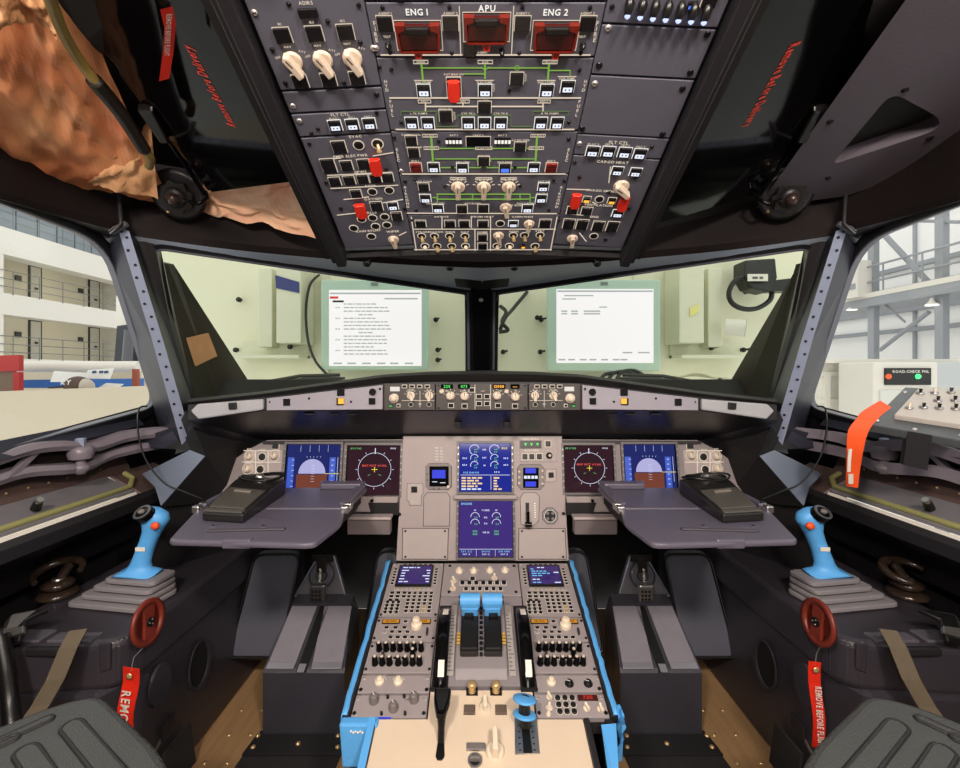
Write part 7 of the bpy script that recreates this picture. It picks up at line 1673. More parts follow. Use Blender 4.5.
# left: insulation blanket, no lining
def blanket(name, label, quad, nu, nv, amp, mat_, seed, up):
    k = MB(); rows = []
    for i in range(nu+1):
        row = []
        for j in range(nv+1):
            u, v = i/nu, j/nv; p_ = quad[0].lerp(quad[1], u).lerp(quad[3].lerp(quad[2], u), v)
            h = noise.fractal(Vector((u*3.5+seed, v*3.2, seed)), 1.0, 2.0, 5)*amp + abs(noise.noise(Vector((u*5+v*3, seed, v*2))))*amp*0.9 - abs(noise.noise(Vector((u*9-v*6, v*5, seed+4))))*amp*0.5
            row.append(p_+up*h)
        rows.append(row)
    vs = [p_ for r_ in rows for p_ in r_]; w_ = nv+1
    k.add(vs, [(i*w_+j, i*w_+j+1, (i+1)*w_+j+1, (i+1)*w_+j) for i in range(nu) for j in range(nv)], mat_, True)
    return tag(k.build(name), label, 'insulation blanket')
def blanket_mat(name, c1, c2):
    m = mat(name, c1, 0.42, bump=0.0); nt = m.node_tree; b_ = nt.nodes['Principled BSDF']; tc = nt.nodes.new('ShaderNodeTexCoord')
    nz = nt.nodes.new('ShaderNodeTexNoise'); nz.inputs['Scale'].default_value = 9; nz.inputs['Detail'].default_value = 5; nt.links.new(tc.outputs['Object'], nz.inputs['Vector'])
    r_ = nt.nodes.new('ShaderNodeValToRGB'); r_.color_ramp.elements[0].position = 0.28; r_.color_ramp.elements[0].color = lin(c1); r_.color_ramp.elements[1].position = 0.68; r_.color_ramp.elements[1].color = lin(c2)
    nt.links.new(nz.outputs['Fac'], r_.inputs[0]); nt.links.new(r_.outputs[0], b_.inputs['Base Color'])
    wv = nt.nodes.new('ShaderNodeTexWave'); wv.inputs['Scale'].default_value = 60; wv.bands_direction = 'DIAGONAL'
    w2 = nt.nodes.new('ShaderNodeTexWave'); w2.inputs['Scale'].default_value = 60; w2.bands_direction = 'X'
    nt.links.new(tc.outputs['Object'], wv.inputs['Vector']); nt.links.new(tc.outputs['Object'], w2.inputs['Vector'])
    ad = nt.nodes.new('ShaderNodeMath'); nt.links.new(wv.outputs['Fac'], ad.inputs[0]); nt.links.new(w2.outputs['Fac'], ad.inputs[1])
    bp_ = nt.nodes.new('ShaderNodeBump'); bp_.inputs['Strength'].default_value = 0.25; bp_.inputs['Distance'].default_value = 0.001; nt.links.new(ad.outputs[0], bp_.inputs['Height']); nt.links.new(bp_.outputs[0], b_.inputs['Normal'])
    return m
ORB = blanket_mat('orange insulation film', (238, 142, 94), (250, 184, 132)); PKB = blanket_mat('pinkish insulation film', (226, 152, 122), (244, 206, 166)); TANB = blanket_mat('tan insulation film', (204, 148, 104), (228, 180, 132))
dwn = Vector((0.25, -0.2, -1)).normalized()
blanket('insulation_blanket', 'large wrinkled orange insulation blanket in the upper left corner', [P(-60, 168, 0.86), P(172, 202, 1.18), P(50, -46, 0.62), P(-110, -90, 0.50)], 46, 46, 0.020, ORB, 1.3, dwn)
blanket('insulation_blanket', 'tan blanket fold tucked behind the left visor knob', [P(86, 184, 1.00), P(158, 198, 1.09), P(150, 118, 0.94), P(112, 158, 0.98)], 18, 18, 0.012, TANB, 5.1, dwn)
blanket('insulation_blanket', 'dull tan crumpled blanket fold in the topmost left corner', [P(-20, 28, 0.60), P(56, 30, 0.66), P(50, -40, 0.60), P(-20, -40, 0.55)], 20, 20, 0.022, TANB, 8.7, dwn)
blanket('insulation_blanket', 'pinkish insulation blanket showing below the end of the left sun visor', [P(196, 212, 1.19), P(334, 240, 1.14), P(304, 176, 1.06), P(204, 178, 1.13)], 24, 24, 0.020, PKB, 3.4, dwn)
pp = thing('cable_conduit', 'olive conduit with black sleeve lying across the orange blanket', 'conduit', P(100, 90, 0.78))
pa = [P(44, -20, 0.54), P(60, 26, 0.61), P(78, 58, 0.67), P(97, 84, 0.71), P(120, 112, 0.78), P(142, 146, 0.87), P(150, 158, 0.90), P(149, 166, 0.93)]
k = MB(); k.tube(smoothpath(pa[:4], 5), 0.0075, mat('olive conduit', (134, 116, 60), 0.35, var=0.1), 10); k.tube(smoothpath(pa[5:], 5), 0.0085, mat('olive conduit', (134, 116, 60)), 10); k.islands_under('conduit_pipe', pp)
k = MB(); k.tube(smoothpath([pa[3]+(pa[3]-pa[4])*0.1, pa[3], pa[4], pa[5], pa[5]+(pa[5]-pa[4])*0.1], 5), 0.0115, mat('black sleeve', (26, 18, 14), 0.5, bump=0.3), 12); under(k.build('black_sleeve'), pp)
# reflection of a red streamer in the left visor, built as a ribbon
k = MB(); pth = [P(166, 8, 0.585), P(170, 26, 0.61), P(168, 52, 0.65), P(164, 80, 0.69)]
k.ribbon(pth, Vector((0.015, 0, 0.004)), (0, 0.001, 0.001), REDG); o = tag(k.build('reflected_streamer'), 'red streamer with pale print reflected in the left sun visor, built as a ribbon on it', 'reflection')
k = MB(); k.text('REMOVE BEFORE FLIGHT', 0, 0, 0.007, 0, WHITE, frame=(P(168, 36, 0.618), (P(166, 66, 0.66)-P(169, 14, 0.58)).normalized(), Vector((1, 0, 0))), wide=0.62); k.build('reflected_print', o)
# right lining with a triangular hole
a, b_, c_ = P(906, 0, 0.66), P(762, 206, 1.17), P(962, 150, 0.93)
nn = (b_-a).cross(c_-a).normalized(); nn = nn if nn.z < 0 else -nn
def onl(px, py):
    o_ = Vector((CAMX, 0, ZC)); d_ = Vector(((px-CX)/F, 1, -(py-CY)/F)); t_ = (a-o_).dot(nn)/d_.dot(nn); return o_+d_*t_
outl = [onl(*q_) for q_ in ((930, -40), (1060, -60), (1060, 118), (960, 156), (905, 176), (846, 196), (762, 206), (700, 216))]
outl = [onl(*q_) for q_ in ((934, -40), (1060, -60), (1060, 118), (960, 156), (905, 176), (846, 196), (756, 208), (770, 190))]
hole = rpoly([onl(*q_) for q_ in ((831, 165), (892, 92), (940, 118), (938, 130))], [0.02, 0.03, 0.03, 0.03], 6)
bm = bmesh.new()
def loop_edges(pts):
    vs_ = [bm.verts.new(p_) for p_ in pts]; return [bm.edges.new((vs_[i], vs_[(i+1) % len(vs_)])) for i in range(len(vs_))]
e_ = loop_edges(outl)+loop_edges(hole); bmesh.ops.triangle_fill(bm, use_beauty=True, use_dissolve=False, edges=e_, normal=nn)
bm.normal_update()
k = MB(); k.addbm(bm, GREYL)
n = len(hole); hb = [p_-nn*0.03 for p_ in hole]; k.strip(hole+[hole[0]], hb+[hb[0]], GREYL); k.add(hb, [tuple(range(n))], BLACKM)
lnr = tag(k.build('ceiling_lining', None, False), 'grey ceiling lining panel with a dark rounded triangular opening, upper right', 'lining panel')
k = MB()
for q_ in ((905, 90), (828, 178), (930, 138), (830, 122)): k.lathe(onl(*q_), nn, [(0.006, 0), (0.005, 0.002), (0.002, 0.003)], 10, SCREW)
k.islands('lining_fastener', lnr)
# ======================= outside: test rig ahead, hangar to both sides ===============================
RIG = mat('rig cream paint', (226, 224, 200), 0.5, var=0.05, vscale=2)
RIGD = mat('rig shelf paint', (218, 218, 196), 0.5, var=0.05)
CABLE = mat('black cable', (22, 24, 24), 0.45)
w = MB(); YW = 2.62
w.box(-1.86, 1.86, YW, YW+0.04, 0.2, 2.3, RIG)
rig = thing('test_rig_board', 'cream painted test rig wall standing ahead of both windshields', 'wall panel', (0, YW, 0)); under(w.build('wall_sheet'), rig)
w = MB(); w.box(-0.06, 0.06, YW-0.05, YW, 0.2, 2.3, RIGD, 0.004); w.box(-0.9, -0.86, YW-0.02, YW, 0.2, 2.3, RIGD); w.box(0.86, 0.9, YW-0.02, YW, 0.2, 2.3, RIGD); w.islands_under('board_rib', rig)
w = MB()
for x, y in ((240, 300), (237, 350), (291, 347), (436, 320), (438, 350), (537, 318), (540, 352), (503, 352), (541, 320), (745, 292), (742, 350), (710, 348), (438, 360)):
    a = P(x, y, YW-0.02); w.cyl(a, a+Vector((0, -0.02, 0)), 0.014, 0.014, 8, SCREW); w.cyl(a+Vector((0, -0.02, 0)), a+Vector((0.02, -0.05, 0.004)), 0.006, 0.006, 6, BLACK)
w.islands_under('board_bolt', rig)
for s in (-1, 1):
    side = WORD[s]; S = lambda *q_: mx(P(*q_), s)
    Sd = lambda x, y, Y: mx(P(x-(18 if s > 0 else 0), y, Y), s)
    b_ = thing('cable_duct', 'pale upright duct with shelf on the '+side+' half of the rig wall', 'duct', Sd(275, 340, 2.5), 'rig wall ducts')
    k = MB(); x0, x1 = Sd(258, 0, 2.5).x, Sd(272, 0, 2.5).x; k.box(min(x0, x1), max(x0, x1), 2.50, YW, P(0, 347, 2.5).z, P(0, 268, 2.5).z, RIGD, 0.004)
    x0, x1 = Sd(276, 0, 2.42).x, Sd(301, 0, 2.42).x; k.box(min(x0, x1), max(x0, x1), 2.42, YW, P(0, 343, 2.42).z, P(0, 262, 2.42).z, RIGD, 0.006); under(k.build('duct_body'), b_)
    k = MB(); x0, x1 = Sd(232, 0, 2.48).x, Sd(300, 0, 2.48).x; k.box(min(x0, x1), max(x0, x1), 2.46, YW, P(0, 358, 2.48).z, P(0, 355, 2.48).z, RIGD); k.box(min(x0, x1), max(x0, x1), YW-0.03, YW, P(0, 358, YW).z, P(0, 341, YW).z, RIGD); under(k.build('duct_shelf'), b_)
    # monitor
    x0, x1, y0, y1 = (321, 428, 280, 370) if s < 0 else (548, 660.5, 279.5, 371)
    a, c_ = P(x0, y1, 2.4), P(x1, y0, 2.4)
    mo = thing('monitor', ('left monitor on the rig wall showing a page of printed text lines' if s < 0 else 'right monitor on the rig wall showing a mostly blank white page'), 'monitor', ((a.x+c_.x)/2, 2.4, a.z), 'rig wall monitors')
    MB_ = mat('monitor frame', (178, 202, 188), 0.4, var=0.03)
    k = MB(); k.box(a.x, c_.x, 2.40, 2.46, a.z, c_.z, MB_, 0.006); k.box((a.x+c_.x)/2-0.08, (a.x+c_.x)/2+0.08, 2.46, YW-0.001, (a.z+c_.z)/2-0.08, (a.z+c_.z)/2+0.08, RIGD); under(k.build('monitor_case'), mo)
    sx0, sx1, sy0, sy1 = (329, 421.5, 290, 366) if s < 0 else (556.5, 653.5, 289, 363)
    a2, c2 = P(sx0, sy1, 2.397), P(sx1, sy0, 2.397)
    k = MB(); k.box(a2.x, c2.x, 2.397, 2.401, a2.z, c2.z, em('monitor white', (255, 246, 255), 1.0)); sc = under(k.build('monitor_screen'), mo)
    k = MB(); GT = em('screen text', (176, 180, 184), 0.9); random.seed(11+s)
    W_, H_ = c2.x-a2.x, c2.z-a2.z; fr = lambda u, v: (Vector((a2.x+u*W_, 2.3965, c2.z-v*H_)))
    def ln(u, v, wd, h=0.006, m_=GT): q_ = fr(u, v); k.box(q_.x, q_.x+wd*W_, 2.3955, 2.3972, q_.z-h/2, q_.z+h/2, m_)
    if s < 0:
        fx_ = (Vector((1, 0, 0)), Vector((0, 0, 1)))
        ln(0.01, 0.045, 0.98, 0.008); ln(0.01, 0.10, 0.09, 0.012, mat('screen red', (220, 40, 40), 0.5)); ln(0.60, 0.115, 0.36, 0.007); ln(0.04, 0.15, 0.12, 0.010, mat('screen black', (30, 30, 34), 0.5))
        for i in range(15):
            v = 0.185+i*0.047
            if i in (3, 8): k.words([5, 3, 6], 0.006, GT, fr(0.32, v), *fx_); continue
            k.words([random.randint(3, 6) for _ in range(2)]+[random.randint(1, 3)]+[random.randint(3, 7) for _ in range(6 if i % 4 else 4)], 0.006, GT, fr(0.16, v), *fx_)
            if i % 3 == 1: k.words([2, 2], 0.006, GT, fr(0.07, v), *fx_)
        for u in (0.05, 0.2, 0.36, 0.52, 0.66, 0.82): ln(u, 0.965, 0.09, 0.008)
    else:
        ln(0.01, 0.03, 0.98, 0.008); ln(0.08, 0.09, 0.3, 0.006); ln(0.06, 0.135, 0.14, 0.006)
        for i in range(2):
            for u, w_ in ((0.05, 0.06), (0.15, 0.07), (0.28, 0.17)): ln(u, 0.30+i*0.035, w_, 0.007)
        ln(0.44, 0.245, 0.08, 0.006); ln(0.68, 0.86, 0.10, 0.007); ln(0.84, 0.86, 0.12, 0.007)
        for u in (0.02, 0.12, 0.24, 0.34, 0.46, 0.58, 0.66): ln(u, 0.955, 0.07, 0.008)
    under(k.build('screen_lines'), sc)
    k = MB(); q_ = P((x0+x1)/2, y0+4, 2.3985); k.box(q_.x-0.018, q_.x+0.018, 2.396, 2.401, q_.z-0.008, q_.z+0.008, mat('monitor badge', (110, 124, 120), 0.4)); under(k.build('monitor_badge'), mo)
    # dark outer frame piece beyond the windshield, with a wiper lying along the bottom
    k = MB(); k.slab([S(158, 262, 1.42), S(164 if s < 0 else 161, 262 if s < 0 else 272, 1.44), S(246 if s < 0 else 229, 386, 1.98 if s < 0 else 1.92), S(214, 402, 1.86), S(192, 404, 1.78)], mx((0.01, 0.03, 0.0), s), mat('outer frame dark', (66, 62, 54), 0.3, var=0.2, vscale=6))
    tag(k.build('windshield_outer_frame'), 'dark wedge of outer frame beyond the '+side+' windshield', 'frame', 'outer windshield frames')
    k = MB(); k.tube([S(236, 390, 1.93), S(280, 383, 2.0), S(306, 379, 2.03), S(345, 378, 2.05)], [0.012, 0.010, 0.008, 0.005], CABLE, 8); k.tube([S(250, 385, 1.97), S(300, 376, 2.05), S(340, 375, 2.07)], 0.008, CABLE, 6); k.sphere(S(243, 381, 1.96), 0.014, CABLE, n=8, k=6)
    tag(k.build('wiper_arm'), 'black wiper arm lying along the bottom of the '+side+' windshield', 'wiper', 'windshield wipers')
    # rail trim under the glass outside
    k = MB(); k.slab([S(186, 420, 1.70), mc(P(480, 390, 1.95), s), mc(P(480, 384, 2.10), s), S(186, 404, 1.95)], (0, 0, -0.03), mat('nose skin', (70, 78, 72), 0.45, var=0.1)); struct('trim_%d' % (11 if s < 0 else 12), k)
k = MB(); k.slab([P(186, 338, 1.62), P(207, 333, 1.66), P(216, 356, 1.74), P(195, 366, 1.70)], (0.002, 0.006, 0), mat('tan note', (216, 160, 118), 0.6, var=0.1)); tag(k.build('paper_note'), 'tan paper note stuck at the outer edge of the left windshield', 'note')
k = MB(); k.slab([P(275, 275, 2.415), P(299, 282, 2.415), P(299, 293, 2.415), P(276, 288, 2.415)], (0, 0.004, 0), mat('dark blue sticker', (48, 58, 120), 0.5)); tag(k.build('blue_sticker'), 'dark blue sticker strip on the left rig duct', 'sticker')
k = MB(); k.slab([P(690, 308, 2.415), P(699, 304, 2.415), P(699, 312, 2.415), P(690, 317, 2.415)], (0, 0.003, 0), mat('yellow note', (230, 224, 140), 0.6)); tag(k.build('yellow_note'), 'small yellow note on the right rig duct', 'note')
k = MB(); k.tube(smoothpath([P(319, 275, 2.58), P(310, 285, 2.5), P(306, 310, 2.45), P(308, 340, 2.42), P(316, 362, 2.4), P(330, 377, 2.38)], 6), 0.007, CABLE, 8); tag(k.build('hanging_cable'), 'thin dark cable curving down beside the left monitor', 'cable')
k = MB(); k.tube(smoothpath([P(527, 292, 2.61), P(512, 310, 2.5), P(505, 318, 2.42), P(500, 330, 2.42)], 5), 0.010, CABLE, 8); k.tube(smoothpath([P(500, 306, 2.45), P(506, 312, 2.43), P(502, 322, 2.42), P(508, 330, 2.42), P(499, 332, 2.42)], 5), 0.010, CABLE, 8); tag(k.build('cable_bundle'), 'dark knotted cable beside the centre post left of the right monitor', 'cable')
k = MB()
for i in range(3): k.tube(smoothpath([P(600+i*8, 381, 2.25), P(606+i*8, 374-i, 2.25), P(624+i*6, 373-i, 2.25), P(640+i*5, 381, 2.22)], 5), 0.009, CABLE, 8)
tag(k.build('cable_loops'), 'dark cable loops below the right monitor', 'cable')
k = MB(); k.tube(smoothpath([P(664, 380, 2.2), P(690, 375, 2.2), P(712, 377, 2.2), P(740, 381, 2.2)], 5), 0.007, mat('pale cable', (190, 186, 160), 0.5), 8); k.tube(smoothpath([P(676, 378, 2.18), P(698, 373, 2.18), P(720, 380, 2.18)], 5), 0.006, mat('pale cable', (190, 186, 160)), 8); tag(k.build('pale_cable'), 'pale thin cables lying below the right cable duct', 'cable')
cam_ = thing('rig_projector', 'black bracketed device with white label high on the right of the rig wall', 'device', P(768, 280, 2.45))
k = MB(); k.slab([P(745, 260, 2.44), P(776, 258, 2.44), P(778, 278, 2.40), P(770, 292, 2.40), P(752, 288, 2.40), P(745, 276, 2.42)], (0, 0.12, 0), CABLE, 0.01); k.slab([P(764, 281, 2.42), P(792, 278, 2.42), P(792, 291, 2.42), P(764, 291, 2.42)], (0, 0.08, 0), BLACK, 0.006); under(k.build('device_body'), cam_)
k = MB(); k.slab([P(748, 274, 2.395), P(768, 274, 2.395), P(768, 281, 2.395), P(748, 281, 2.395)], (0, 0.005, 0), WHITE); k.words([3, 2], 0.012, mat('label print', (90, 90, 90), 0.6), P(752.5, 277.8, 2.394), Vector((1, 0, 0)), Vector((0, 0, 1))); under(k.build('device_label'), cam_)
k = MB(); k.tube(smoothpath([P(748, 277, 2.44), P(736, 280, 2.45), P(729, 292, 2.46), P(732, 303, 2.46), P(744, 309, 2.46), P(758, 308, 2.46), P(770, 300, 2.46), P(772, 290, 2.46)], 5), 0.013, CABLE, 8); under(k.build('device_cable'), cam_)
k = MB(); a, c_ = P(725, 327, 2.44), P(745, 328, 2.40); k.lathe(a, c_-a, [(0.044, 0), (0.044, (c_-a).length)], 20, WHITE); k.lathe(c_, c_-a, [(0.044, 0), (0.044, 0.002), (0.03, 0.002), (0.03, 0.001)], 20, mat('roll end', (120, 124, 114), 0.6)); tag(k.build('paper_roll'), 'white paper roll lying on the right rig shelf', 'paper roll')
# ---- hangar, left: building with galleries ------------------------------------------------------------------
HW = mat('hangar white wall', (230, 227, 218), 0.6, var=0.02, vscale=0.3); HCR = mat('gallery cream wall', (226, 218, 196), 0.6, var=0.03, vscale=0.3); DOORM = mat('dark door frame', (52, 50, 46), 0.5); DPANE = mat('door leaf', (206, 204, 192), 0.5); HGL = mat('grey hangar glazing', (128, 140, 148), 0.3, var=0.3, vscale=0.2)
XB = -22.0
def fb(px, py, dx=0.0):    # pixel on the facade plane
    Y = (XB-dx-CAMX)*F/(px-CX); return P(px, py, Y)
ya, yb = fb(-40, 300).y, fb(150, 300).y
bl = thing('hangar_building', 'white hangar building with open galleries seen through the left window', 'building', (XB, (ya+yb)/2, -4))
fl3, fl2, fl1 = fb(60, 303).z, fb(60, 361).z, fb(60, 244).z      # gallery floors
k = MB()
zf = lambda z0, z1, x0=XB-1.0, x1=XB: k.box(x0, x1, ya-4, yb+1, z0, z1, HW)
zf(fl3-0.95, fl3+0.05); zf(fl2-0.95, fl2+0.05); zf(fl1-1.25, fl1); zf(-5.0, fl2-2.8)
k.box(XB-3.2, XB-3.0, ya-4, yb+1, -5, fl1+8, HCR)
k.box(XB-2.99, XB-0.02, yb-0.2, yb+1.6, -4.9, fl1-0.02, HW); k.box(XB-2.99, XB-0.02, ya-3.9, fb(4, 300).y, -4.9, fl1-0.02, HW)
k.box(XB-3.0, XB, ya-4, yb+1, fl1+3.6, fl1+5, HW); under(k.build('building_shell'), bl)
k = MB()
for i in range(9): y_ = ya+1+i*1.1; k.box(XB-0.9, XB-0.8, y_, y_+1.02, fl1+0.02, fl1+3.5, HGL)
k.islands_under('glazing', bl)
for fz in (fl3, fl2):
    for px0, px1 in ((28, 41), (88, 99)):
        y0, y1 = fb(px0, 300, 3.0).y, fb(px1, 300, 3.0).y; k = MB()
        k.box(XB-3.0, XB-2.94, y0, y1, fz, fz+2.35, DOORM); k.box(XB-2.94, XB-2.925, y0+0.09, y1-0.09, fz, fz+2.25, DPANE); d_ = under(k.build('door'), bl)
        k = MB(); k.box(XB-2.92, XB-2.86, y1-0.45, y1-0.3, fz+1.0, fz+1.12, DOORM); under(k.build('door_handle'), d_)
        k = MB(); k.box(XB-3.0, XB-2.9, y0-0.75, y0-0.45, fz+1.3, fz+1.6, DOORM); under(k.build('wall_box'), bl)
    k = MB(); k.box(XB-2.2, XB-1.6, fb(50, 300, 2).y, fb(72, 300, 2).y, fz+2.78, fz+2.86, em('gallery lamp', (255, 240, 205), 1.6)); under(k.build('gallery_lamp'), bl)
RM = mat('grey rail', (120, 122, 120), 0.4, 0.4)
for fz, hgt in ((fl1, 1.1), (fl3, 1.1), (fl2, 1.1)):
    k = MB()
    for z in (0.35, 0.72, hgt): k.cyl((XB+0.03, ya-4, fz+z), (XB+0.03, yb-0.2, fz+z), 0.02, 0.02, 6, RM)
    for i in range(12): k.cyl((XB+0.03, ya-3+i*1.3, fz), (XB+0.03, ya-3+i*1.3, fz+hgt), 0.018, 0.018, 6, RM)
    under(k.build('gallery_railing'), bl)
# ---- docking platform beside the left window
CREAM = mat('dock cream panel', (200, 190, 168), 0.55, var=0.04)
dk = thing('docking_platform', 'cream docking wall with white top tube outside the left window', 'platform', P(75, 420, 3.5))
a, c_ = P(-120, 480, 3.5), P(152, 391, 3.5)
k = MB(); a, c_ = P(-120, 480, 3.5), P(170, 480, 3.5); k.slab([Vector((a.x, 3.5, -5.0)), Vector((c_.x, 3.5, -5.0)), P(170, 480, 3.5), P(156, 385.5, 3.5), P(60, 389, 3.5), P(-120, 396, 3.5)], (0, 0.03, 0), CREAM); under(k.build('dock_wall'), dk)
k = MB(); k.cyl(P(-120, 367.5, 4.3), P(139, 366.5, 4.3), 0.05, 0.05, 14, WHITE); k.box(P(-120, 0, 4.6).x, P(139, 0, 4.6).x, 4.6, 4.64, P(0, 392, 4.6).z, P(0, 371, 4.6).z, CREAM); under(k.build('top_tube'), dk)
k = MB(); k.slab([P(8, 388, 4.2), P(140, 388, 4.2), P(140, 378.5, 4.2), P(8, 380, 4.2)], (0, 0.05, 0), mat('dock blue', (42, 104, 186), 0.5)); under(k.build('blue_band'), dk)
k = MB(); k.slab([P(-40, 396, 3.9), P(13, 392, 3.9), P(13, 360, 3.9), P(-40, 360, 3.9)], (0, 0.03, 0), mat('crate brown', (120, 98, 84), 0.6)); k.slab([P(-20, 372, 3.88), P(19, 371, 3.88), P(19, 355, 3.88), P(-20, 356, 3.88)], (0, 0.04, 0), mat('crate red', (176, 36, 34), 0.5)); k.slab([P(13, 396, 3.88), P(19, 394, 3.88), P(19, 372, 3.88), P(13, 372, 3.88)], (0, 0.04, 0), mat('crate red', (176, 36, 34))); tag(k.build('red_crate'), 'red and brown crate at the left edge behind the dock wall', 'crate')
cp = thing('baseball_cap', 'brown baseball cap lying on the dock wall outside the left window', 'cap', P(76, 386, 3.55))
k = MB(); c_ = P(78, 386.5, 3.62); k.sphere(c_, 0.085, mat('cap brown', (84, 64, 54), 0.7, var=0.1, bump=0.3), (1.05, 1, 0.95), 18, 12); under(k.build('cap_crown'), cp)
k = MB(); k.slab([c_+Vector(v) for v in ((-0.05, -0.07, 0.0), (-0.15, -0.09, -0.012), (-0.165, -0.05, -0.014), (-0.15, 0.02, -0.012), (-0.05, 0.05, 0.0))], (0, 0, 0.010), mat('cap dark brim', (38, 30, 28), 0.7), 0.003); under(k.build('cap_brim'), cp)
k = MB(); k.text('KY', 0, 0, 0.035, 0, WHITE, frame=(c_+Vector((-0.015, -0.0885, 0.035)), Vector((1, 0, 0)), Vector((0, 0.25, 1)).normalized())); under(k.build('cap_lettering'), cp)
k = MB(); k.sphere(c_+Vector((0.055, 0.0, -0.002)), 0.062, mat('cap mesh', (190, 180, 166), 0.7), (1, 1.05, 1.05), 14, 8); under(k.build('cap_mesh'), cp)
for i, (pts, lab) in enumerate(([[(50, 382), (54, 371), (86, 373), (82, 382)], 'white paper sheet behind the brown cap'], [[(84, 378), (88, 370), (114, 368), (110, 379)], 'printed paper sheet right of the brown cap'], [[(98, 388), (106, 383), (124, 384), (118, 388)], 'flat paper lying at the right end of the dock wall'])):
    k = MB(); k.slab([P(x, y, 3.75) for x, y in pts], (0, 0.004, 0), mat('paper', (238, 238, 236), 0.6)); 
    if i == 1:
        for u in (94, 101, 106): k.slab([P(u-2, 371, 3.745), P(u+2, 370.6, 3.745), P(u+2, 373, 3.745), P(u-2, 373.4, 3.745)], (0, 0.002, 0), mat('print blue', (60, 80, 120), 0.6))
    tag(k.build('paper_sheet'), lab, 'paper', 'papers on the dock wall')
k = MB(); k.slab([P(132, 388, 3.9), P(138, 388, 3.9), P(137, 369, 3.9), P(132, 369, 3.9)], (0, 0.03, 0), mat('red brown post', (150, 70, 44), 0.5)); tag(k.build('red_post'), 'small red-brown post end at the right of the dock wall', 'post')
k = MB(); k.slab([P(114, 363, 6.0), P(141, 363, 6.0), P(131, 324, 6.0), P(117, 326, 6.0)], (0, 0.4, 0), mat('dark machine', (52, 54, 62), 0.5, var=0.2, vscale=3)); k.cyl(P(127, 363, 5.9), P(129, 330, 5.9), 0.06, 0.05, 10, mat('machine tube', (90, 92, 98), 0.4)); k.slab([P(116, 326, 6.1), P(128, 326, 6.1), P(122, 296, 6.1), P(116, 296, 6.1)], (0, 0.3, 0), HW); tag(k.build('hangar_machine'), 'dark upright machine beside the left window post', 'machine')
# ---- hangar, right: steel structure and white walls --------------------------------------------------------------
XR = 14.0
STEEL = mat('grey steel', (150, 154, 160), 0.45, 0.0, var=0.1, vscale=0.6)
def fr_(px, py, dx=0.0):
    Y = (XR+dx-CAMX)*F/(px-CX); return P(px, py, Y)
hw = thing('hangar_wall', 'white hangar wall with horizontal rails behind the steelwork on the right', 'wall panel', (XR+3, 14, -4))
k = MB(); k.box(XR+3.0, XR+3.2, 4, 30, -5, 9, mat('bright cladding', (252, 252, 250), 0.6)); under(k.build('wall_cladding'), hw)
k = MB()
for z in (5.0, 4.2, 3.3, 2.5): k.box(XR+2.8, XR+3.0, 4, 30, z, z+0.16, STEEL)
for y_ in (9.5, 13.5, 18): k.box(XR+2.9, XR+3.0, y_, y_+0.10, -5, 9, STEEL)
k.islands_under('wall_rail', hw)
stw = thing('steel_gantry', 'grey steel gantry with columns, braces and walkway outside the right window', 'steel structure', (XR, 14, -4))
k = MB()
for px in (873.5, 942): a = fr_(px, 372); k.box(XR-0.10, XR+0.10, a.y-0.13, a.y+0.13, -5, 9, STEEL)
k.islands_under('column', stw)
zw = fr_(900, 292).z; k = MB(); k.box(XR-0.3, XR+1.4, 5, 26, zw-0.35, zw, STEEL); k.box(XR-0.32, XR-0.25, 5, 26, zw-0.05, zw+0.12, WHITE); under(k.build('walkway'), stw)
k = MB()
def br(p0, p1, r_=0.12): k.cyl(fr_(*p0), fr_(*p1), r_, r_, 8, STEEL)
br((878, 228), (929, 283), 0.09); br((880, 350), (929, 312), 0.07); br((882, 302), (905, 322), 0.035); br((860, 219), (960, 222), 0.05)
k.islands_under('brace', stw)
k = MB()
for z in (0.5, 1.05): k.cyl((XR-0.25, 5, zw+z), (XR-0.25, 26, zw+z), 0.035, 0.035, 6, STEEL)
for i in range(14): k.cyl((XR-0.25, 6+i*1.4, zw), (XR-0.25, 6+i*1.4, zw+1.05), 0.03, 0.03, 6, STEEL)
under(k.build('walkway_railing'), stw)
k = MB()
for px, py in ((852, 308), (932, 303)): a = fr_(px, py, -0.2); k.lathe(a+Vector((0, 0, -0.05)), (0, 0, 1), [(0.18, 0), (0.08, 0.09), (0.04, 0.2)], 12, WHITE); k.disc(a.x, a.y, 0.16, a.z-0.08, a.z-0.05, em('hangar lamp', (255, 250, 240), 2.0), 12)
k.islands_under('hangar_lamp', stw)
k = MB(); a = fr_(863, 285); k.box(XR-0.6, XR-0.1, a.y-0.5, a.y+0.3, zw, zw+1.3, WHITE); k.box(XR-0.62, XR-0.6, a.y-0.4, a.y+0.2, zw+0.3, zw+0.5, STEEL); under(k.build('walkway_unit'), stw)
lw = thing('low_white_wall', 'low white wall with ledge and shallow ribs outside the right window', 'wall panel', P(850, 400, 4.3))
k = MB(); k.box(P(812, 0, 4.4).x, P(1040, 0, 4.4).x, 4.4, 4.45, -0.5, P(0, 361, 4.4).z, HW); k.box(P(812, 0, 4.3).x, P(1040, 0, 4.3).x, 4.3, 4.45, P(0, 363, 4.3).z, P(0, 359, 4.3).z, WHITE); under(k.build('wall_sheet'), lw)
k = MB()
for px in (826, 848): a = P(px, 0, 4.39); k.box(a.x-0.03, a.x+0.03, 4.37, 4.4, -0.4, P(0, 375, 4.4).z, HW)
for py in (374, 401): k.box(P(812, 0, 4.39).x, P(874, 0, 4.39).x, 4.375, 4.4, P(0, py, 4.4).z-0.02, P(0, py, 4.4).z+0.02, HW)
k.islands_under('wall_rib', lw)
eq = thing('equipment_cabinet', 'white equipment cabinet with red and green lamps outside the right window', 'cabinet', P(905, 400, 3.95))
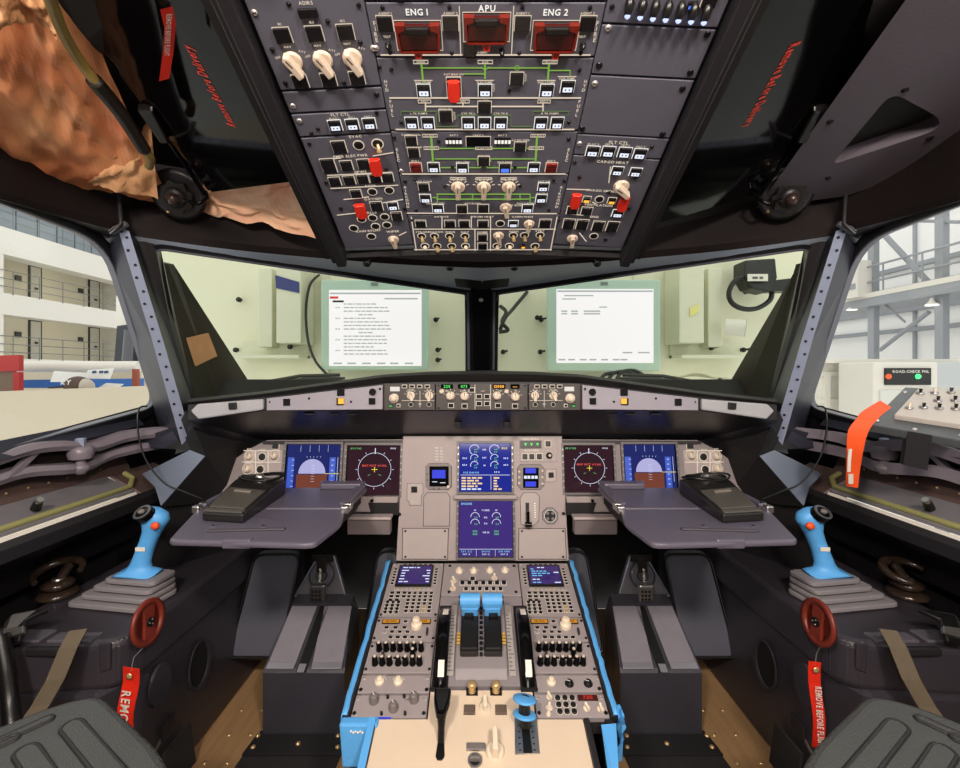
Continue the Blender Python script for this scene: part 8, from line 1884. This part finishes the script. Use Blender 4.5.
k = MB(); a, c_ = P(873, 430, 3.9), P(938, 362, 3.9); k.box(a.x, c_.x, 3.9, 4.28, a.z, c_.z, WHITE, 0.01); a, c_ = P(939, 430, 3.9), P(1010, 362, 3.9); k.box(a.x, c_.x, 3.92, 4.28, a.z, c_.z, mat('cabinet grey', (190, 194, 196), 0.5), 0.01); under(k.build('cabinet_body'), eq)
k = MB(); a, c_ = P(885, 385, 3.89), P(931, 368, 3.89); k.box(a.x, c_.x, 3.885, 3.91, a.z, c_.z, BLACK, 0.004); a, c_ = P(880, 408, 3.89), P(932, 390, 3.89); k.rect(0, 0, 0, 0, 0, 0, BLACK); k.box(a.x, c_.x, 3.888, 3.905, a.z, c_.z, mat('cabinet door', (214, 214, 206), 0.5), 0.004); pn = under(k.build('cabinet_panel'), eq)
for px, m_, n_ in ((888.5, em('red lamp', (255, 90, 40), 1.4), 'red_lamp'), (918, em('green lamp', (90, 255, 150), 1.4), 'green_lamp')):
    k = MB(); k.sphere(P(px, 376.5, 3.88), 0.022, m_, n=12, k=8); under(k.build(n_), eq)
k = MB(); k.text('ROAD-CHECK PNL 2B', 0, 0, 0.022, 0, WHITE, frame=(P(914, 371.5, 3.883), Vector((1, 0, 0)), Vector((0, 0, 1)))); under(k.build('cabinet_lettering'), eq)
# hangar ground
k = MB(); k.box(-40, 40, 3.0, 45, -5.2, -5.0, mat('hangar floor', (200, 200, 198), 0.4, var=0.05, vscale=0.2)); o = k.build('ground'); o['kind'] = 'structure'
DOME, AFT = 27.0, 15.0
# ======================= light, world, camera ==========================================================
w = bpy.data.worlds.new('hangar daylight'); SC.world = w; w.use_nodes = True
bgn = w.node_tree.nodes['Background']; bgn.inputs[0].default_value = (1.0, 0.98, 0.95, 1); bgn.inputs[1].default_value = 1.3
def area(name, loc, target, size, power, col, sy=None):
    l = bpy.data.lights.new(name, 'AREA'); l.energy = power; l.color = col; l.size = size
    if sy: l.shape = 'RECTANGLE'; l.size_y = sy
    o = bpy.data.objects.new(name, l); COL.objects.link(o); o.location = loc
    o.rotation_euler = (Vector(target)-Vector(loc)).to_track_quat('-Z', 'Y').to_euler(); return o
# dome lamps in the aft ceiling
for e in (-1, 1):
    t = thing('dome_lamp', ('left' if e < 0 else 'right')+' dome lamp in the aft flight deck ceiling', 'lamp', (e*0.38, -0.35, ZC+0.66), 'dome lamps')
    k = MB(); k.lathe((0, 0, 0), (0, 0, -1), [(0.10, -0.03), (0.10, 0.0), (0.085, 0.012)], 24, GREYL); k.lathe((0, 0, -0.012), (0, 0, -1), [(0.08, 0), (0.06, 0.006), (0.01, 0.008)], 24, em('dome lamp glass', (255, 236, 210), 2.0)); k.build('lamp_fitting', t)
    area('dome_light', (e*0.38, -0.35, ZC+0.62), (e*0.05, 1.05, ZC-0.45), 0.16, DOME, (1.0, 0.86, 0.74))
area('aft_light', (0, -1.1, ZC+0.55), (0, 1.3, ZC-0.2), 0.5, AFT, (1.0, 0.9, 0.82))
cam = bpy.data.cameras.new('camera'); co = bpy.data.objects.new('camera', cam); COL.objects.link(co)
co.location = (CAMX, 0, ZC); co.rotation_euler = (PI/2, 0, 0)
cam.sensor_fit = 'HORIZONTAL'; cam.sensor_width = 36; cam.lens = F/960*36; cam.shift_x = 0; cam.shift_y = -12/960; cam.clip_start = 0.02; cam.clip_end = 200
SC.camera = co
vs = SC.view_settings; vs.view_transform = 'Standard'; vs.look = 'None'; vs.exposure = 0.0; vs.gamma = 1.0; vs.use_curve_mapping = False
